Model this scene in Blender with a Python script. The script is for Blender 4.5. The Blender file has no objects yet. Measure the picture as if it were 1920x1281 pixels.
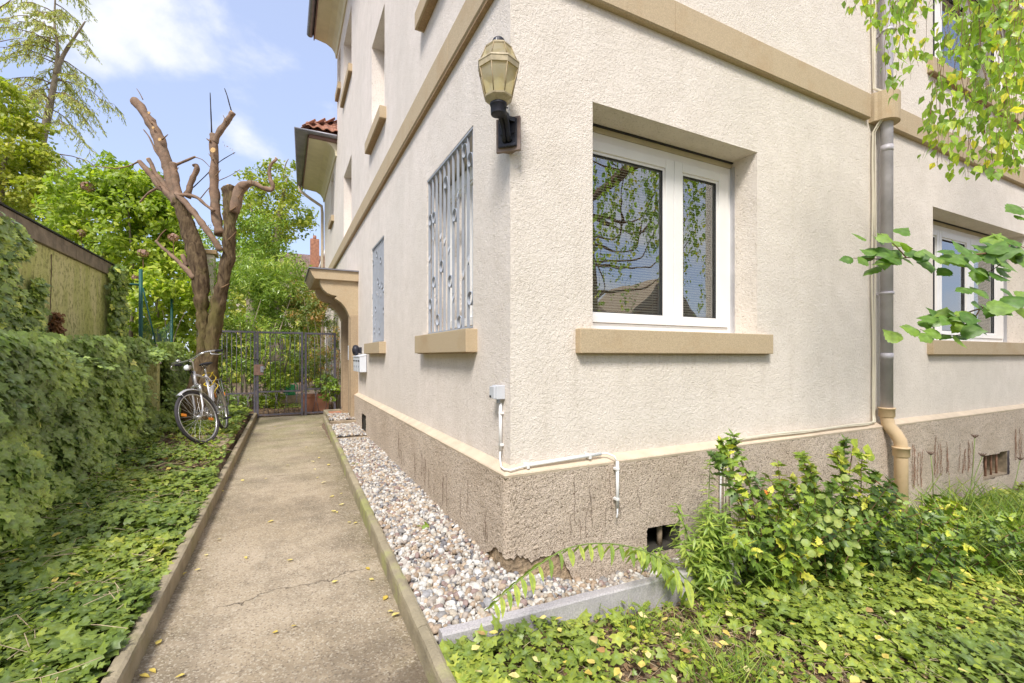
import bpy, bmesh, math, random
import numpy as np
from mathutils import Vector, Matrix, noise
random.seed(7); RNG = np.random.default_rng(7)
rad = math.radians
S = bpy.context.scene
COL = S.collection

# ------------------------------------------------------------------ camera
# X runs along the front wall, Y along the path side wall, the house corner stands at the origin
CAM = Vector((-1.18, -2.37, 1.3)); FPX = 855.0
FW = Vector((0.449, 0.8935, 0)).normalized(); RT = Vector((FW.y, -FW.x, 0))
cd = bpy.data.cameras.new('camera'); cam = bpy.data.objects.new('camera', cd); COL.objects.link(cam)
cam.location = CAM; cam.rotation_euler = (rad(90), 0, -math.atan2(FW.x, FW.y))
cd.sensor_width = 36; cd.lens = 36*FPX/1920; cd.shift_y = (668-640.5)/1920
cd.clip_start = 0.05; cd.clip_end = 2000
S.camera = cam

def ray(px, py):
    return FW + RT*((px-960)/FPX) + Vector((0, 0, (668-py)/FPX))
def P(px, py, d):                      # point seen at a spot of the photograph, d metres deep
    return CAM + ray(px, py)*d
def on_x(px, py, x):
    r = ray(px, py); return CAM + r*((x-CAM.x)/r.x)
def on_y(px, py, y):
    r = ray(px, py); return CAM + r*((y-CAM.y)/r.y)
def on_z(px, py, z):
    r = ray(px, py); return CAM + r*((z-CAM.z)/r.z)

# ------------------------------------------------------------------ light
SUN_EL, SUN_AZ = 50, 217               # azimuth of the sun, degrees from +Y towards +X
sd = bpy.data.lights.new('sun', 'SUN'); sd.energy = 2.2; sd.angle = rad(16); sd.color = (1.0, 0.955, 0.91)
sun = bpy.data.objects.new('sun', sd); COL.objects.link(sun)
sdir = Vector((math.sin(rad(SUN_AZ))*math.cos(rad(SUN_EL)), math.cos(rad(SUN_AZ))*math.cos(rad(SUN_EL)), math.sin(rad(SUN_EL))))
sun.rotation_euler = sdir.to_track_quat('Z', 'Y').to_euler(); sun.location = (-6, -8, 20)

def build_world():
    w = bpy.data.worlds.new('World'); S.world = w; w.use_nodes = True
    nt = w.node_tree; nt.nodes.clear(); N = nt.nodes.new; L = nt.links.new
    out = N('ShaderNodeOutputWorld'); bg = N('ShaderNodeBackground'); bg.inputs[1].default_value = 0.15
    sky = N('ShaderNodeTexSky'); sky.sky_type = 'NISHITA'; sky.sun_disc = False
    sky.sun_elevation = rad(SUN_EL); sky.sun_rotation = rad(SUN_AZ)
    sky.air_density = 1.0; sky.dust_density = 1.2; sky.ozone_density = 1.5; sky.altitude = 150
    tc = N('ShaderNodeTexCoord'); sep = N('ShaderNodeSeparateXYZ'); L(tc.outputs['Generated'], sep.inputs[0])
    def math_(op, a, b=None, c=None, clamp=False):
        n = N('ShaderNodeMath'); n.operation = op; n.use_clamp = clamp
        for i, q in enumerate((a, b, c)):
            if q is None: continue
            if isinstance(q, (int, float)): n.inputs[i].default_value = q
            else: L(q, n.inputs[i])
        return n.outputs[0]
    nz = N('ShaderNodeTexNoise'); nz.inputs['Scale'].default_value = 3.4; nz.inputs['Detail'].default_value = 9
    nz.inputs['Roughness'].default_value = 0.56; nz.inputs['Distortion'].default_value = 0.25
    mp = N('ShaderNodeMapping'); mp.inputs['Scale'].default_value = (1, 1, 1.7); mp.inputs['Location'].default_value = (2.3, 0.4, 1.1)
    L(tc.outputs['Generated'], mp.inputs[0]); L(mp.outputs[0], nz.inputs['Vector'])
    field = None
    for px, py, rad_, amp in ((290, -10, .17, .27), (170, 20, .16, .2), (225, 100, .10, .19), (360, 30, .10, .17), (450, 245, .10, .15), (160, 265, .12, .18), (385, 215, .12, .12), (340, 250, .08, .14), (620, 225, .07, .2)):
        d = ray(px, py).normalized()
        vm = N('ShaderNodeVectorMath'); vm.operation = 'DISTANCE'; vm.inputs[1].default_value = d
        L(tc.outputs['Generated'], vm.inputs[0])
        f = math_('MULTIPLY', math_('SUBTRACT', 1.0, math_('DIVIDE', vm.outputs['Value'], rad_), clamp=True), amp)
        field = f if field is None else math_('MAXIMUM', field, f)
    # outside the view extra cloud is added for fill and paler reflections
    vm = N('ShaderNodeVectorMath'); vm.operation = 'DISTANCE'; vm.inputs[1].default_value = ray(330, 250).normalized()
    L(tc.outputs['Generated'], vm.inputs[0])
    away = math_('MULTIPLY', math_('SUBTRACT', vm.outputs['Value'], 0.55, clamp=True), 0.2)
    tot = math_('ADD', math_('ADD', nz.outputs['Fac'], field), math_('MINIMUM', away, 0.17))
    mr = N('ShaderNodeMapRange'); mr.interpolation_type = 'SMOOTHSTEP'
    mr.inputs['From Min'].default_value = 0.56; mr.inputs['From Max'].default_value = 0.80
    L(tot, mr.inputs['Value'])
    veil = N('ShaderNodeMix'); veil.data_type = 'RGBA'; veil.inputs[0].default_value = 0.68
    veil.inputs[7].default_value = (1.95, 2.22, 3.15, 1); L(sky.outputs[0], veil.inputs[6])
    mix = N('ShaderNodeMix'); mix.data_type = 'RGBA'; mix.inputs[7].default_value = (3.35, 3.4, 3.55, 1)
    L(mr.outputs[0], mix.inputs[0]); L(veil.outputs[2], mix.inputs[6])
    L(mix.outputs[2], bg.inputs[0]); L(bg.outputs[0], out.inputs[0])
build_world()
S.view_settings.view_transform = 'Standard'; S.view_settings.look = 'None'
S.view_settings.gamma = 1; S.view_settings.exposure = 1.1; S.view_settings.use_curve_mapping = False
S.cycles.use_denoising = True
S.cycles.max_bounces = 7; S.cycles.transparent_max_bounces = 10; S.cycles.diffuse_bounces = 4

# ------------------------------------------------------------------ materials
def new_mat(name):
    m = bpy.data.materials.new(name); m.use_nodes = True
    nt = m.node_tree; b = nt.nodes['Principled BSDF']
    return m, nt, b
def mat(name, col, rough=0.7, metal=0.0, var=0.12, vscale=6.0, bump=0.0, bscale=60.0, spec=0.4, grime=None, gscale=3.0, gamt=0.5, detail=6, coords='Object'):
    """plain surface with tone variation, optional grime tint and fine relief"""
    m, nt, b = new_mat(name); N = nt.nodes.new; L = nt.links.new
    tc = N('ShaderNodeTexCoord')
    n1 = N('ShaderNodeTexNoise'); n1.inputs['Scale'].default_value = vscale; n1.inputs['Detail'].default_value = detail
    L(tc.outputs[coords], n1.inputs['Vector'])
    mx = N('ShaderNodeMix'); mx.data_type = 'RGBA'
    c = col
    mx.inputs[6].default_value = (c[0]*(1-var), c[1]*(1-var), c[2]*(1-var), 1); mx.inputs[7].default_value = (min(1, c[0]*(1+var)), min(1, c[1]*(1+var)), min(1, c[2]*(1+var)), 1)
    mr = N('ShaderNodeMapRange'); mr.inputs['From Min'].default_value = 0.3; mr.inputs['From Max'].default_value = 0.7
    L(n1.outputs['Fac'], mr.inputs['Value']); L(mr.outputs[0], mx.inputs[0])
    res = mx.outputs[2]
    if grime:
        n2 = N('ShaderNodeTexNoise'); n2.inputs['Scale'].default_value = gscale; n2.inputs['Detail'].default_value = 10; n2.inputs['Roughness'].default_value = 0.65
        L(tc.outputs[coords], n2.inputs['Vector'])
        r2 = N('ShaderNodeMapRange'); r2.inputs['From Min'].default_value = 0.5; r2.inputs['From Max'].default_value = 0.7; r2.inputs['To Max'].default_value = gamt
        L(n2.outputs['Fac'], r2.inputs['Value'])
        m2 = N('ShaderNodeMix'); m2.data_type = 'RGBA'; m2.inputs[7].default_value = (*grime, 1)
        L(r2.outputs[0], m2.inputs[0]); L(res, m2.inputs[6]); res = m2.outputs[2]
    L(res, b.inputs['Base Color'])
    b.inputs['Roughness'].default_value = rough; b.inputs['Metallic'].default_value = metal
    b.inputs['Specular IOR Level'].default_value = spec
    if bump:
        n3 = N('ShaderNodeTexNoise'); n3.inputs['Scale'].default_value = bscale; n3.inputs['Detail'].default_value = 5
        L(tc.outputs[coords], n3.inputs['Vector'])
        bp = N('ShaderNodeBump'); bp.inputs['Strength'].default_value = 1; bp.inputs['Distance'].default_value = bump
        L(n3.outputs['Fac'], bp.inputs['Height']); L(bp.outputs[0], b.inputs['Normal'])
    return m

def stucco_mat(name, col, streak=True):
    """floated render: swept ridges, pits and faint weathering"""
    m, nt, b = new_mat(name); N = nt.nodes.new; L = nt.links.new
    tc = N('ShaderNodeTexCoord')
    def nz(scale, det=5, rough=.55, sc=(1, 1, 1), dist=0):
        mp = N('ShaderNodeMapping'); mp.inputs['Scale'].default_value = sc; L(tc.outputs['Object'], mp.inputs[0])
        n = N('ShaderNodeTexNoise'); n.inputs['Scale'].default_value = scale; n.inputs['Detail'].default_value = det
        n.inputs['Roughness'].default_value = rough; n.inputs['Distortion'].default_value = dist
        L(mp.outputs[0], n.inputs['Vector']); return n.outputs['Fac']
    def mrange(v, a, c, t0=0., t1=1.):
        r = N('ShaderNodeMapRange'); r.inputs['From Min'].default_value = a; r.inputs['From Max'].default_value = c
        r.inputs['To Min'].default_value = t0; r.inputs['To Max'].default_value = t1; L(v, r.inputs['Value']); return r.outputs[0]
    def m_(op, a, c):
        n = N('ShaderNodeMath'); n.operation = op
        for i, q in enumerate((a, c)):
            if isinstance(q, (int, float)): n.inputs[i].default_value = q
            else: L(q, n.inputs[i])
        return n.outputs[0]
    def mixc(f, a, c):
        x = N('ShaderNodeMix'); x.data_type = 'RGBA'; L(f, x.inputs[0])
        if isinstance(a, tuple): x.inputs[6].default_value = a
        else: L(a, x.inputs[6])
        x.inputs[7].default_value = c; return x.outputs[2]
    big = mrange(nz(0.9, 4), .3, .7); med = mrange(nz(5, 8, .6), .35, .7)
    c = col
    base = mixc(big, (c[0]*.93, c[1]*.93, c[2]*.91, 1), (c[0]*1.05, c[1]*1.04, c[2]*1.03, 1))
    base = mixc(m_('MULTIPLY', med, .5), base, (c[0]*.80, c[1]*.78, c[2]*.74, 1))
    pits = mrange(nz(52, 4, .65), .57, .70)
    base = mixc(m_('MULTIPLY', pits, .7), base, (c[0]*.55, c[1]*.52, c[2]*.46, 1))
    run = mrange(nz(1.0, 6, .6, (7, 7, .35)), .56, .74)
    base = mixc(m_('MULTIPLY', run, .14), base, (c[0]*.66, c[1]*.62, c[2]*.54, 1))
    sp = N('ShaderNodeSeparateXYZ'); L(tc.outputs['Object'], sp.inputs[0])
    fine = mrange(nz(3.0, 7, .7, (9, 9, .5)), .42, .62)
    for ax_, cpos, w_ in ((0, .47, .07), (0, 2.30, .07), (0, 5.02, .08), (1, .53, .07), (1, 1.80, .06), (0, 1.3, .9)):
        near = mrange(m_('ABSOLUTE', m_('SUBTRACT', sp.outputs[ax_], cpos), 0), w_*.2, w_, 1, 0)
        hgt = m_('MULTIPLY', mrange(sp.outputs[2], .75 if w_ < .5 else 1.16, 1.31, 0, 1), mrange(sp.outputs[2], 1.32, 1.33, 1, 0))
        base = mixc(m_('MULTIPLY', m_('MULTIPLY', near, hgt), m_('MULTIPLY', fine, .28)), base, (c[0]*.50, c[1]*.47, c[2]*.40, 1))
    bandrun = m_('MULTIPLY', m_('MULTIPLY', mrange(sp.outputs[2], 3.0, 3.54, 0, 1), mrange(sp.outputs[2], 3.55, 3.56, 1, 0)), mrange(nz(2.4, 7, .7, (5, 5, .4)), .5, .7))
    base = mixc(m_('MULTIPLY', bandrun, .15), base, (c[0]*.55, c[1]*.52, c[2]*.44, 1))
    foot = m_('MULTIPLY', mrange(sp.outputs[2], .66, .85, 1, 0), mrange(nz(7, 7, .7), .4, .65))
    base = mixc(m_('MULTIPLY', foot, .22), base, (c[0]*.62, c[1]*.58, c[2]*.50, 1))
    L(base, b.inputs['Base Color']); b.inputs['Roughness'].default_value = .9; b.inputs['Specular IOR Level'].default_value = .15
    # relief
    rough1 = nz(44, 5, .65, (1, 1, .5) if streak else (1, 1, .8), .5)
    rough2 = nz(120, 3, .6)
    ridg = m_('ABSOLUTE', m_('SUBTRACT', nz(21, 4, .6, (1, 1, .42) if streak else (1, 1, .9), .9), .5), 0)
    h = m_('ADD', m_('MULTIPLY', rough1, 1.0), m_('MULTIPLY', rough2, .7))
    h = m_('ADD', h, m_('MULTIPLY', m_('MINIMUM', ridg, .05), 2.2))
    bp = N('ShaderNodeBump'); bp.inputs['Strength'].default_value = 1; bp.inputs['Distance'].default_value = .0085
    L(h, bp.inputs['Height']); L(bp.outputs[0], b.inputs['Normal'])
    return m

def roughcast_mat(name, c1, c2, dark):
    m, nt, b = new_mat(name); N = nt.nodes.new; L = nt.links.new
    tc = N('ShaderNodeTexCoord')
    n = N('ShaderNodeTexNoise'); n.inputs['Scale'].default_value = 2.2; n.inputs['Detail'].default_value = 6; L(tc.outputs['Object'], n.inputs['Vector'])
    n2 = N('ShaderNodeTexNoise'); n2.inputs['Scale'].default_value = 115; n2.inputs['Detail'].default_value = 4; L(tc.outputs['Object'], n2.inputs['Vector'])
    x = N('ShaderNodeMix'); x.data_type = 'RGBA'; x.inputs[6].default_value = (*c1, 1); x.inputs[7].default_value = (*c2, 1)
    r = N('ShaderNodeMapRange'); r.inputs['From Min'].default_value = .35; r.inputs['From Max'].default_value = .65; L(n.outputs['Fac'], r.inputs['Value']); L(r.outputs[0], x.inputs[0])
    y = N('ShaderNodeMix'); y.data_type = 'RGBA'; y.inputs[7].default_value = (*dark, 1); L(x.outputs[2], y.inputs[6])
    r2 = N('ShaderNodeMapRange'); r2.inputs['From Min'].default_value = .52; r2.inputs['From Max'].default_value = .66; r2.inputs['To Max'].default_value = .85; L(n2.outputs['Fac'], r2.inputs['Value']); L(r2.outputs[0], y.inputs[0])
    L(y.outputs[2], b.inputs['Base Color']); b.inputs['Roughness'].default_value = .95; b.inputs['Specular IOR Level'].default_value = .1
    bp = N('ShaderNodeBump'); bp.inputs['Distance'].default_value = .016
    n3 = N('ShaderNodeTexNoise'); n3.inputs['Scale'].default_value = 110; n3.inputs['Detail'].default_value = 4; n3.inputs['Roughness'].default_value = .65; L(tc.outputs['Object'], n3.inputs['Vector'])
    L(n3.outputs['Fac'], bp.inputs['Height']); L(bp.outputs[0], b.inputs['Normal'])
    return m

def leaf_mat(name, ramp, rough=.45, trans=.3, vein=None, spec=.5, edge=None, tboost=1.0):
    """leaves: tone by leaf, pale midrib, light passing through"""
    m, nt, b = new_mat(name); N = nt.nodes.new; L = nt.links.new
    at = N('ShaderNodeAttribute'); at.attribute_name = 'rnd'; at.attribute_type = 'GEOMETRY'
    cr = N('ShaderNodeValToRGB'); e = cr.color_ramp.elements
    while len(e) < len(ramp): e.new(.5)
    for i, (p, c) in enumerate(ramp): e[i].position = p; e[i].color = (*c, 1)
    L(at.outputs['Fac'], cr.inputs[0])
    res = cr.outputs[0]
    if vein:
        a2 = N('ShaderNodeAttribute'); a2.attribute_name = 'rim'; a2.attribute_type = 'GEOMETRY'
        r = N('ShaderNodeMapRange'); r.inputs['From Min'].default_value = 0; r.inputs['From Max'].default_value = .45; r.inputs['To Min'].default_value = .55; r.inputs['To Max'].default_value = 0
        L(a2.outputs['Fac'], r.inputs['Value'])
        x = N('ShaderNodeMix'); x.data_type = 'RGBA'; x.inputs[7].default_value = (*vein, 1); L(r.outputs[0], x.inputs[0]); L(res, x.inputs[6]); res = x.outputs[2]
    tc = N('ShaderNodeTexCoord'); n = N('ShaderNodeTexNoise'); n.inputs['Scale'].default_value = 45; n.inputs['Detail'].default_value = 3; L(tc.outputs['Object'], n.inputs['Vector'])
    hs = N('ShaderNodeHueSaturation'); r3 = N('ShaderNodeMapRange'); r3.inputs['From Min'].default_value = .3; r3.inputs['From Max'].default_value = .7; r3.inputs['To Min'].default_value = .75; r3.inputs['To Max'].default_value = 1.25
    L(n.outputs['Fac'], r3.inputs['Value']); L(r3.outputs[0], hs.inputs['Value']); L(res, hs.inputs['Color'])
    L(hs.outputs[0], b.inputs['Base Color']); b.inputs['Roughness'].default_value = rough; b.inputs['Specular IOR Level'].default_value = spec
    tr = N('ShaderNodeBsdfTranslucent'); g = N('ShaderNodeMix'); g.data_type = 'RGBA'; g.blend_type = 'MULTIPLY'; g.inputs[0].default_value = 1
    g.inputs[7].default_value = (1.5*tboost, 1.7*tboost, .6*tboost, 1); L(hs.outputs[0], g.inputs[6]); L(g.outputs[2], tr.inputs[0])
    ms = N('ShaderNodeMixShader'); ms.inputs[0].default_value = trans
    o = nt.nodes['Material Output']; L(b.outputs[0], ms.inputs[1]); L(tr.outputs[0], ms.inputs[2]); L(ms.outputs[0], o.inputs[0])
    return m

def glass_mat(name, tint=(1, 1, 1), refl=.2, rough=0.0):
    m, nt, b = new_mat(name); nt.nodes.remove(b); N = nt.nodes.new; L = nt.links.new
    t = N('ShaderNodeBsdfTransparent'); t.inputs[0].default_value = (*tint, 1)
    g = N('ShaderNodeBsdfGlossy'); g.inputs['Roughness'].default_value = rough; g.inputs[0].default_value = (.96, .98, 1, 1)
    lw = N('ShaderNodeFresnel'); lw.inputs[0].default_value = 1.5
    mr = N('ShaderNodeMapRange'); mr.inputs['To Min'].default_value = refl; mr.inputs['To Max'].default_value = 1; L(lw.outputs[0], mr.inputs['Value'])
    ms = N('ShaderNodeMixShader'); L(mr.outputs[0], ms.inputs[0]); L(t.outputs[0], ms.inputs[1]); L(g.outputs[0], ms.inputs[2])
    # slight waviness of float glass
    tc = N('ShaderNodeTexCoord'); n = N('ShaderNodeTexNoise'); n.inputs['Scale'].default_value = 2.5; L(tc.outputs['Object'], n.inputs['Vector'])
    bp = N('ShaderNodeBump'); bp.inputs['Distance'].default_value = .002; L(n.outputs['Fac'], bp.inputs['Height']); L(bp.outputs[0], g.inputs['Normal'])
    L(ms.outputs[0], nt.nodes['Material Output'].inputs[0])
    return m

def path_mat():
    m, nt, b = new_mat('path_concrete'); N = nt.nodes.new; L = nt.links.new
    tc = N('ShaderNodeTexCoord')
    def nz(scale, det=6, rough=.6, sc=(1, 1, 1), dist=0, loc=(0, 0, 0)):
        mp = N('ShaderNodeMapping'); mp.inputs['Scale'].default_value = sc; mp.inputs['Location'].default_value = loc; L(tc.outputs['Object'], mp.inputs[0])
        n = N('ShaderNodeTexNoise'); n.inputs['Scale'].default_value = scale; n.inputs['Detail'].default_value = det
        n.inputs['Roughness'].default_value = rough; n.inputs['Distortion'].default_value = dist
        L(mp.outputs[0], n.inputs['Vector']); return n.outputs['Fac']
    def mrange(v, a, c, t0=0., t1=1.):
        r = N('ShaderNodeMapRange'); r.inputs['From Min'].default_value = a; r.inputs['From Max'].default_value = c
        r.inputs['To Min'].default_value = t0; r.inputs['To Max'].default_value = t1; L(v, r.inputs['Value']); return r.outputs[0]
    def m_(op, a, c=0.):
        n = N('ShaderNodeMath'); n.operation = op
        for i, q in enumerate((a, c)):
            if isinstance(q, (int, float)): n.inputs[i].default_value = q
            else: L(q, n.inputs[i])
        return n.outputs[0]
    def mixc(f, a, c):
        x = N('ShaderNodeMix'); x.data_type = 'RGBA'; L(f, x.inputs[0])
        if isinstance(a, tuple): x.inputs[6].default_value = a
        else: L(a, x.inputs[6])
        x.inputs[7].default_value = c; return x.outputs[2]
    sep = N('ShaderNodeSeparateXYZ'); L(tc.outputs['Object'], sep.inputs[0])
    base = mixc(mrange(nz(.8, 8), .35, .65), (.38, .30, .20, 1), (.49, .40, .29, 1))
    base = mixc(mrange(nz(1.6, 9, .68, loc=(3, 1, 0)), .46, .66, 0, .75), base, (.205, .165, .115, 1))
    base = mixc(mrange(nz(4.5, 8, .7, loc=(8, 1, 0)), .5, .7, 0, .5), base, (.19, .15, .10, 1))
    # moss towards the gate
    mz = m_('MULTIPLY', mrange(nz(2.2, 7, .65, loc=(5, 5, 0)), .36, .58), mrange(sep.outputs[1], 2.2, 6.5, 0, .6))
    base = mixc(mz, base, (.25, .245, .095, 1))
    # dirt and moss gathered along both kerbs
    ed = m_('MAXIMUM', mrange(sep.outputs[0], -1.72, -1.50, 1, 0), mrange(sep.outputs[0], -.85, -.60, 0, 1))
    base = mixc(m_('MULTIPLY', m_('MULTIPLY', ed, .8), mrange(nz(5, 8, .7, loc=(2, 7, 0)), .38, .6)), base, (.17, .14, .07, 1))
    # aggregate
    v = N('ShaderNodeTexVoronoi'); v.inputs['Scale'].default_value = 130; L(tc.outputs['Object'], v.inputs['Vector'])
    sepc = N('ShaderNodeSeparateColor'); L(v.outputs['Color'], sepc.inputs[0])
    base = mixc(mrange(sepc.outputs[0], .72, .9, 0, .5), base, (.62, .55, .43, 1))
    base = mixc(mrange(sepc.outputs[1], .8, .95, 0, .55), base, (.12, .09, .065, 1))
    base = mixc(mrange(nz(60, 4, .7), .55, .7, 0, .45), base, (.14, .105, .07, 1))
    # wet patch near the right kerb and two hairline cracks
    wet = m_('MULTIPLY', mrange(nz(4.2, 7, .7), .40, .52), m_('MULTIPLY', mrange(sep.outputs[1], -.55, -.12, 1, 0), mrange(sep.outputs[0], -1.25, -1.0, 0, 1)))
    base = mixc(m_('MULTIPLY', wet, .62), base, (.085, .062, .042, 1))
    cr = None
    for (a, k, off, x0, x1) in ((.06, .22, .70, -1.55, -.7), (-.1, -.08, 3.0, -1.7, -.9), (.4, .02, 5.35, -1.7, -.5)):
        yy = m_('SUBTRACT', sep.outputs[1], m_('MULTIPLY', sep.outputs[0], k))
        yy = m_('SUBTRACT', yy, m_('MULTIPLY', m_('SUBTRACT', nz(3.5, 5, .6, loc=(a*10, 0, 0)), .5), .34))
        dd = m_('ABSOLUTE', m_('SUBTRACT', yy, off))
        c = m_('MULTIPLY', mrange(dd, .001, .004, 1, 0), m_('MULTIPLY', mrange(sep.outputs[0], x0, x0+.15, 0, 1), mrange(sep.outputs[0], x1-.1, x1, 1, 0)))
        cr = c if cr is None else m_('MAXIMUM', cr, c)
    base = mixc(m_('MULTIPLY', cr, .42), base, (.05, .035, .025, 1))
    L(base, b.inputs['Base Color'])
    L(mrange(wet, 0, 1, .9, .35), b.inputs['Roughness']); b.inputs['Specular IOR Level'].default_value = .3
    h = m_('ADD', m_('MULTIPLY', sepc.outputs[0], .4), nz(70, 5, .7)); h = m_('SUBTRACT', h, m_('MULTIPLY', cr, 2.5))
    bp = N('ShaderNodeBump'); bp.inputs['Distance'].default_value = .0045; L(h, bp.inputs['Height']); L(bp.outputs[0], b.inputs['Normal'])
    return m

M = {}
M['stucco'] = stucco_mat('cream_stucco', (.825, .745, .675))
M['stucco2'] = stucco_mat('cream_stucco_smooth', (.81, .735, .65), False)
M['roughcast'] = roughcast_mat('brown_roughcast', (.62, .505, .39), (.72, .60, .48), (.17, .12, .08))
M['ledge'] = mat('painted_ledge', (.60, .49, .36), .85, bump=.002, bscale=90, var=.1, vscale=9)
M['base'] = mat('old_brown_base', (.36, .265, .17), .9, bump=.02, bscale=45, var=.3, vscale=12, grime=(.5, .36, .2), gscale=6)
M['sand'] = mat('sandstone', (.475, .37, .235), .85, bump=.0022, bscale=170, var=.16, vscale=140, detail=3, grime=(.40, .26, .13), gscale=3, gamt=.5)
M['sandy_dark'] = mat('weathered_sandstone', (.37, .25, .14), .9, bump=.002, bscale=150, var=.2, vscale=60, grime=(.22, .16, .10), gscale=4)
M['pvc'] = mat('white_window_frame', (.82, .79, .745), .35, var=.02, grime=(.66, .65, .62), gscale=5, gamt=.25)
M['seal'] = mat('dark_seal', (.03, .03, .032), .6)
M['alu'] = mat('aluminium_rail', (.55, .55, .57), .4, .7)
M['dark'] = mat('dark_room', (.05, .045, .035), .9)
M['blind'] = mat('blind_slats', (.82, .79, .62), .5, var=.05)
M['shutterbox'] = mat('shutter_slot', (.52, .45, .30), .8)
M['glass'] = glass_mat('window_glass', (.94, .96, .94), .26)
M['grille'] = mat('grey_painted_steel', (.35, .375, .42), .45, var=.08, vscale=12, grime=(.38, .38, .38), gscale=9, gamt=.5)
M['gatesteel'] = mat('gate_steel', (.115, .11, .14), .5, .1, var=.2, vscale=20, grime=(.20, .12, .08), gscale=12, gamt=.6, bump=.0008, bscale=120)
M['gatelock'] = mat('rusty_lock_case', (.28, .17, .13), .7, .1, var=.3, vscale=20)
M['zinc'] = mat('zinc_pipe', (.52, .49, .51), .55, .15, var=.16, vscale=5, grime=(.27, .25, .25), gscale=3)
M['zincdark'] = mat('zinc_gutter', (.24, .235, .26), .45, .4, var=.2, vscale=4)
M['beigepipe'] = mat('beige_plastic_pipe', (.62, .455, .27), .55, var=.08, grime=(.42, .3, .17), gscale=7)
M['cable'] = mat('cream_cable', (.62, .56, .43), .5, var=.08)
M['white_plastic'] = mat('white_conduit', (.80, .79, .77), .45, var=.04, grime=(.6, .58, .52), gscale=12, gamt=.3)
M['socket'] = mat('grey_socket', (.55, .56, .58), .5, var=.06)
M['black'] = mat('black_metal', (.022, .022, .032), .5, .1, var=.25, vscale=25, grime=(.06, .055, .055), gscale=14)
M['lampframe'] = mat('lamp_cream_frame', (.46, .38, .24), .55, var=.2, vscale=25, grime=(.20, .15, .08), gscale=24, gamt=.75)
M['lampbar'] = mat('lamp_glazing_bar', (.34, .26, .15), .5, var=.2, vscale=25)
M['lampback'] = mat('lamp_backplate', (.27, .20, .17), .7, var=.25, vscale=22)
M['soffit'] = mat('painted_soffit', (.70, .64, .45), .8, var=.06, grime=(.5, .44, .3), gscale=2, gamt=.35)
M['brownwood'] = mat('brown_fascia', (.20, .12, .10), .7, var=.2)
M['tile'] = mat('red_roof_tile', (.36, .165, .105), .8, var=.3, vscale=9, grime=(.17, .10, .07), gscale=6, gamt=.7, bump=.004, bscale=30)
M['oldtile'] = mat('old_brown_tile', (.20, .13, .105), .85, var=.3, vscale=2.0)
M['brick'] = mat('red_brick', (.36, .17, .10), .85, var=.3, vscale=6, bump=.004, bscale=40)
M['door'] = mat('brown_door', (.20, .11, .06), .5, var=.2, vscale=4)
M['mail'] = mat('white_letterbox', (.70, .72, .76), .35, var=.03)
M['kerb'] = mat('brown_concrete_kerb', (.35, .29, .195), .9, bump=.004, bscale=90, var=.22, vscale=8, grime=(.25, .235, .10), gscale=3.5, gamt=.75)
M['kerbmoss'] = mat('mossy_concrete_kerb', (.32, .27, .18), .9, bump=.005, bscale=80, var=.25, vscale=8, grime=(.30, .34, .07), gscale=2.0, gamt=1.0)
M['granite'] = mat('grey_granite', (.46, .43, .43), .75, bump=.002, bscale=160, var=.18, vscale=120, detail=2, grime=(.36, .34, .33), gscale=5, gamt=.5)
M['soil'] = mat('soil', (.17, .115, .075), .95, bump=.02, bscale=30, var=.45, vscale=25, grime=(.16, .12, .06), gscale=9, gamt=.6)
M['greyslab'] = mat('dirty_paving_slab', (.36, .28, .19), .9, bump=.003, bscale=80, var=.25, vscale=14, grime=(.13, .10, .06), gscale=8, gamt=.7)
M['path'] = path_mat()
M['terracotta'] = mat('terracotta', (.45, .20, .115), .8, var=.15, vscale=8, grime=(.3, .2, .15), gscale=5)
M['greenplastic'] = mat('green_plastic', (.08, .50, .22), .4, var=.1)
M['greenpost'] = mat('green_coated_steel', (.02, .10, .085), .5, var=.2, vscale=10)
M['wood'] = mat('weathered_wood', (.30, .20, .12), .85, var=.25, vscale=12)
M['chrome'] = mat('polished_metal', (.62, .61, .60), .28, .85, var=.08, vscale=20)
M['silver'] = mat('silver_paint', (.56, .55, .57), .35, .35, var=.06, vscale=20)
M['rubber'] = mat('tyre_rubber', (.055, .05, .055), .8, var=.2, vscale=20)
M['orange'] = mat('orange_reflector', (.80, .26, .02), .3, var=.08)
M['yellow'] = mat('yellow_lock', (.72, .52, .04), .45, var=.08)
M['sandmid'] = mat('weathered_door_stone', (.40, .30, .19), .88, bump=.002, bscale=150, var=.15, vscale=60, grime=(.28, .20, .13), gscale=4)
M['straw'] = mat('dry_straw', (.50, .40, .25), .8, var=.3, vscale=20)
M['pebblebase'] = mat('gravel_bed', (.22, .18, .14), .95, bump=.01, bscale=60, var=.3, vscale=40)
M['deadvine'] = mat('dead_vine', (.30, .16, .10), .9, var=.35, vscale=20)
M['darkvine'] = mat('dark_vine_trace', (.17, .115, .085), .95, var=.35, vscale=20)
M['cutwood'] = mat('cut_wood', (.62, .40, .17), .8, var=.2, vscale=30)
M['twig'] = mat('twig', (.20, .12, .06), .85, var=.3, vscale=14)
M['greenstem'] = mat('green_stem', (.20, .27, .07), .6, var=.2, vscale=10)
M['blacktwig'] = mat('dead_black_twig', (.025, .018, .015), .9)
M['asphalt'] = mat('street_asphalt', (.05, .05, .05), .9)
M['farwall'] = mat('pale_house_wall', (.55, .47, .38), .9, var=.1)

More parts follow.
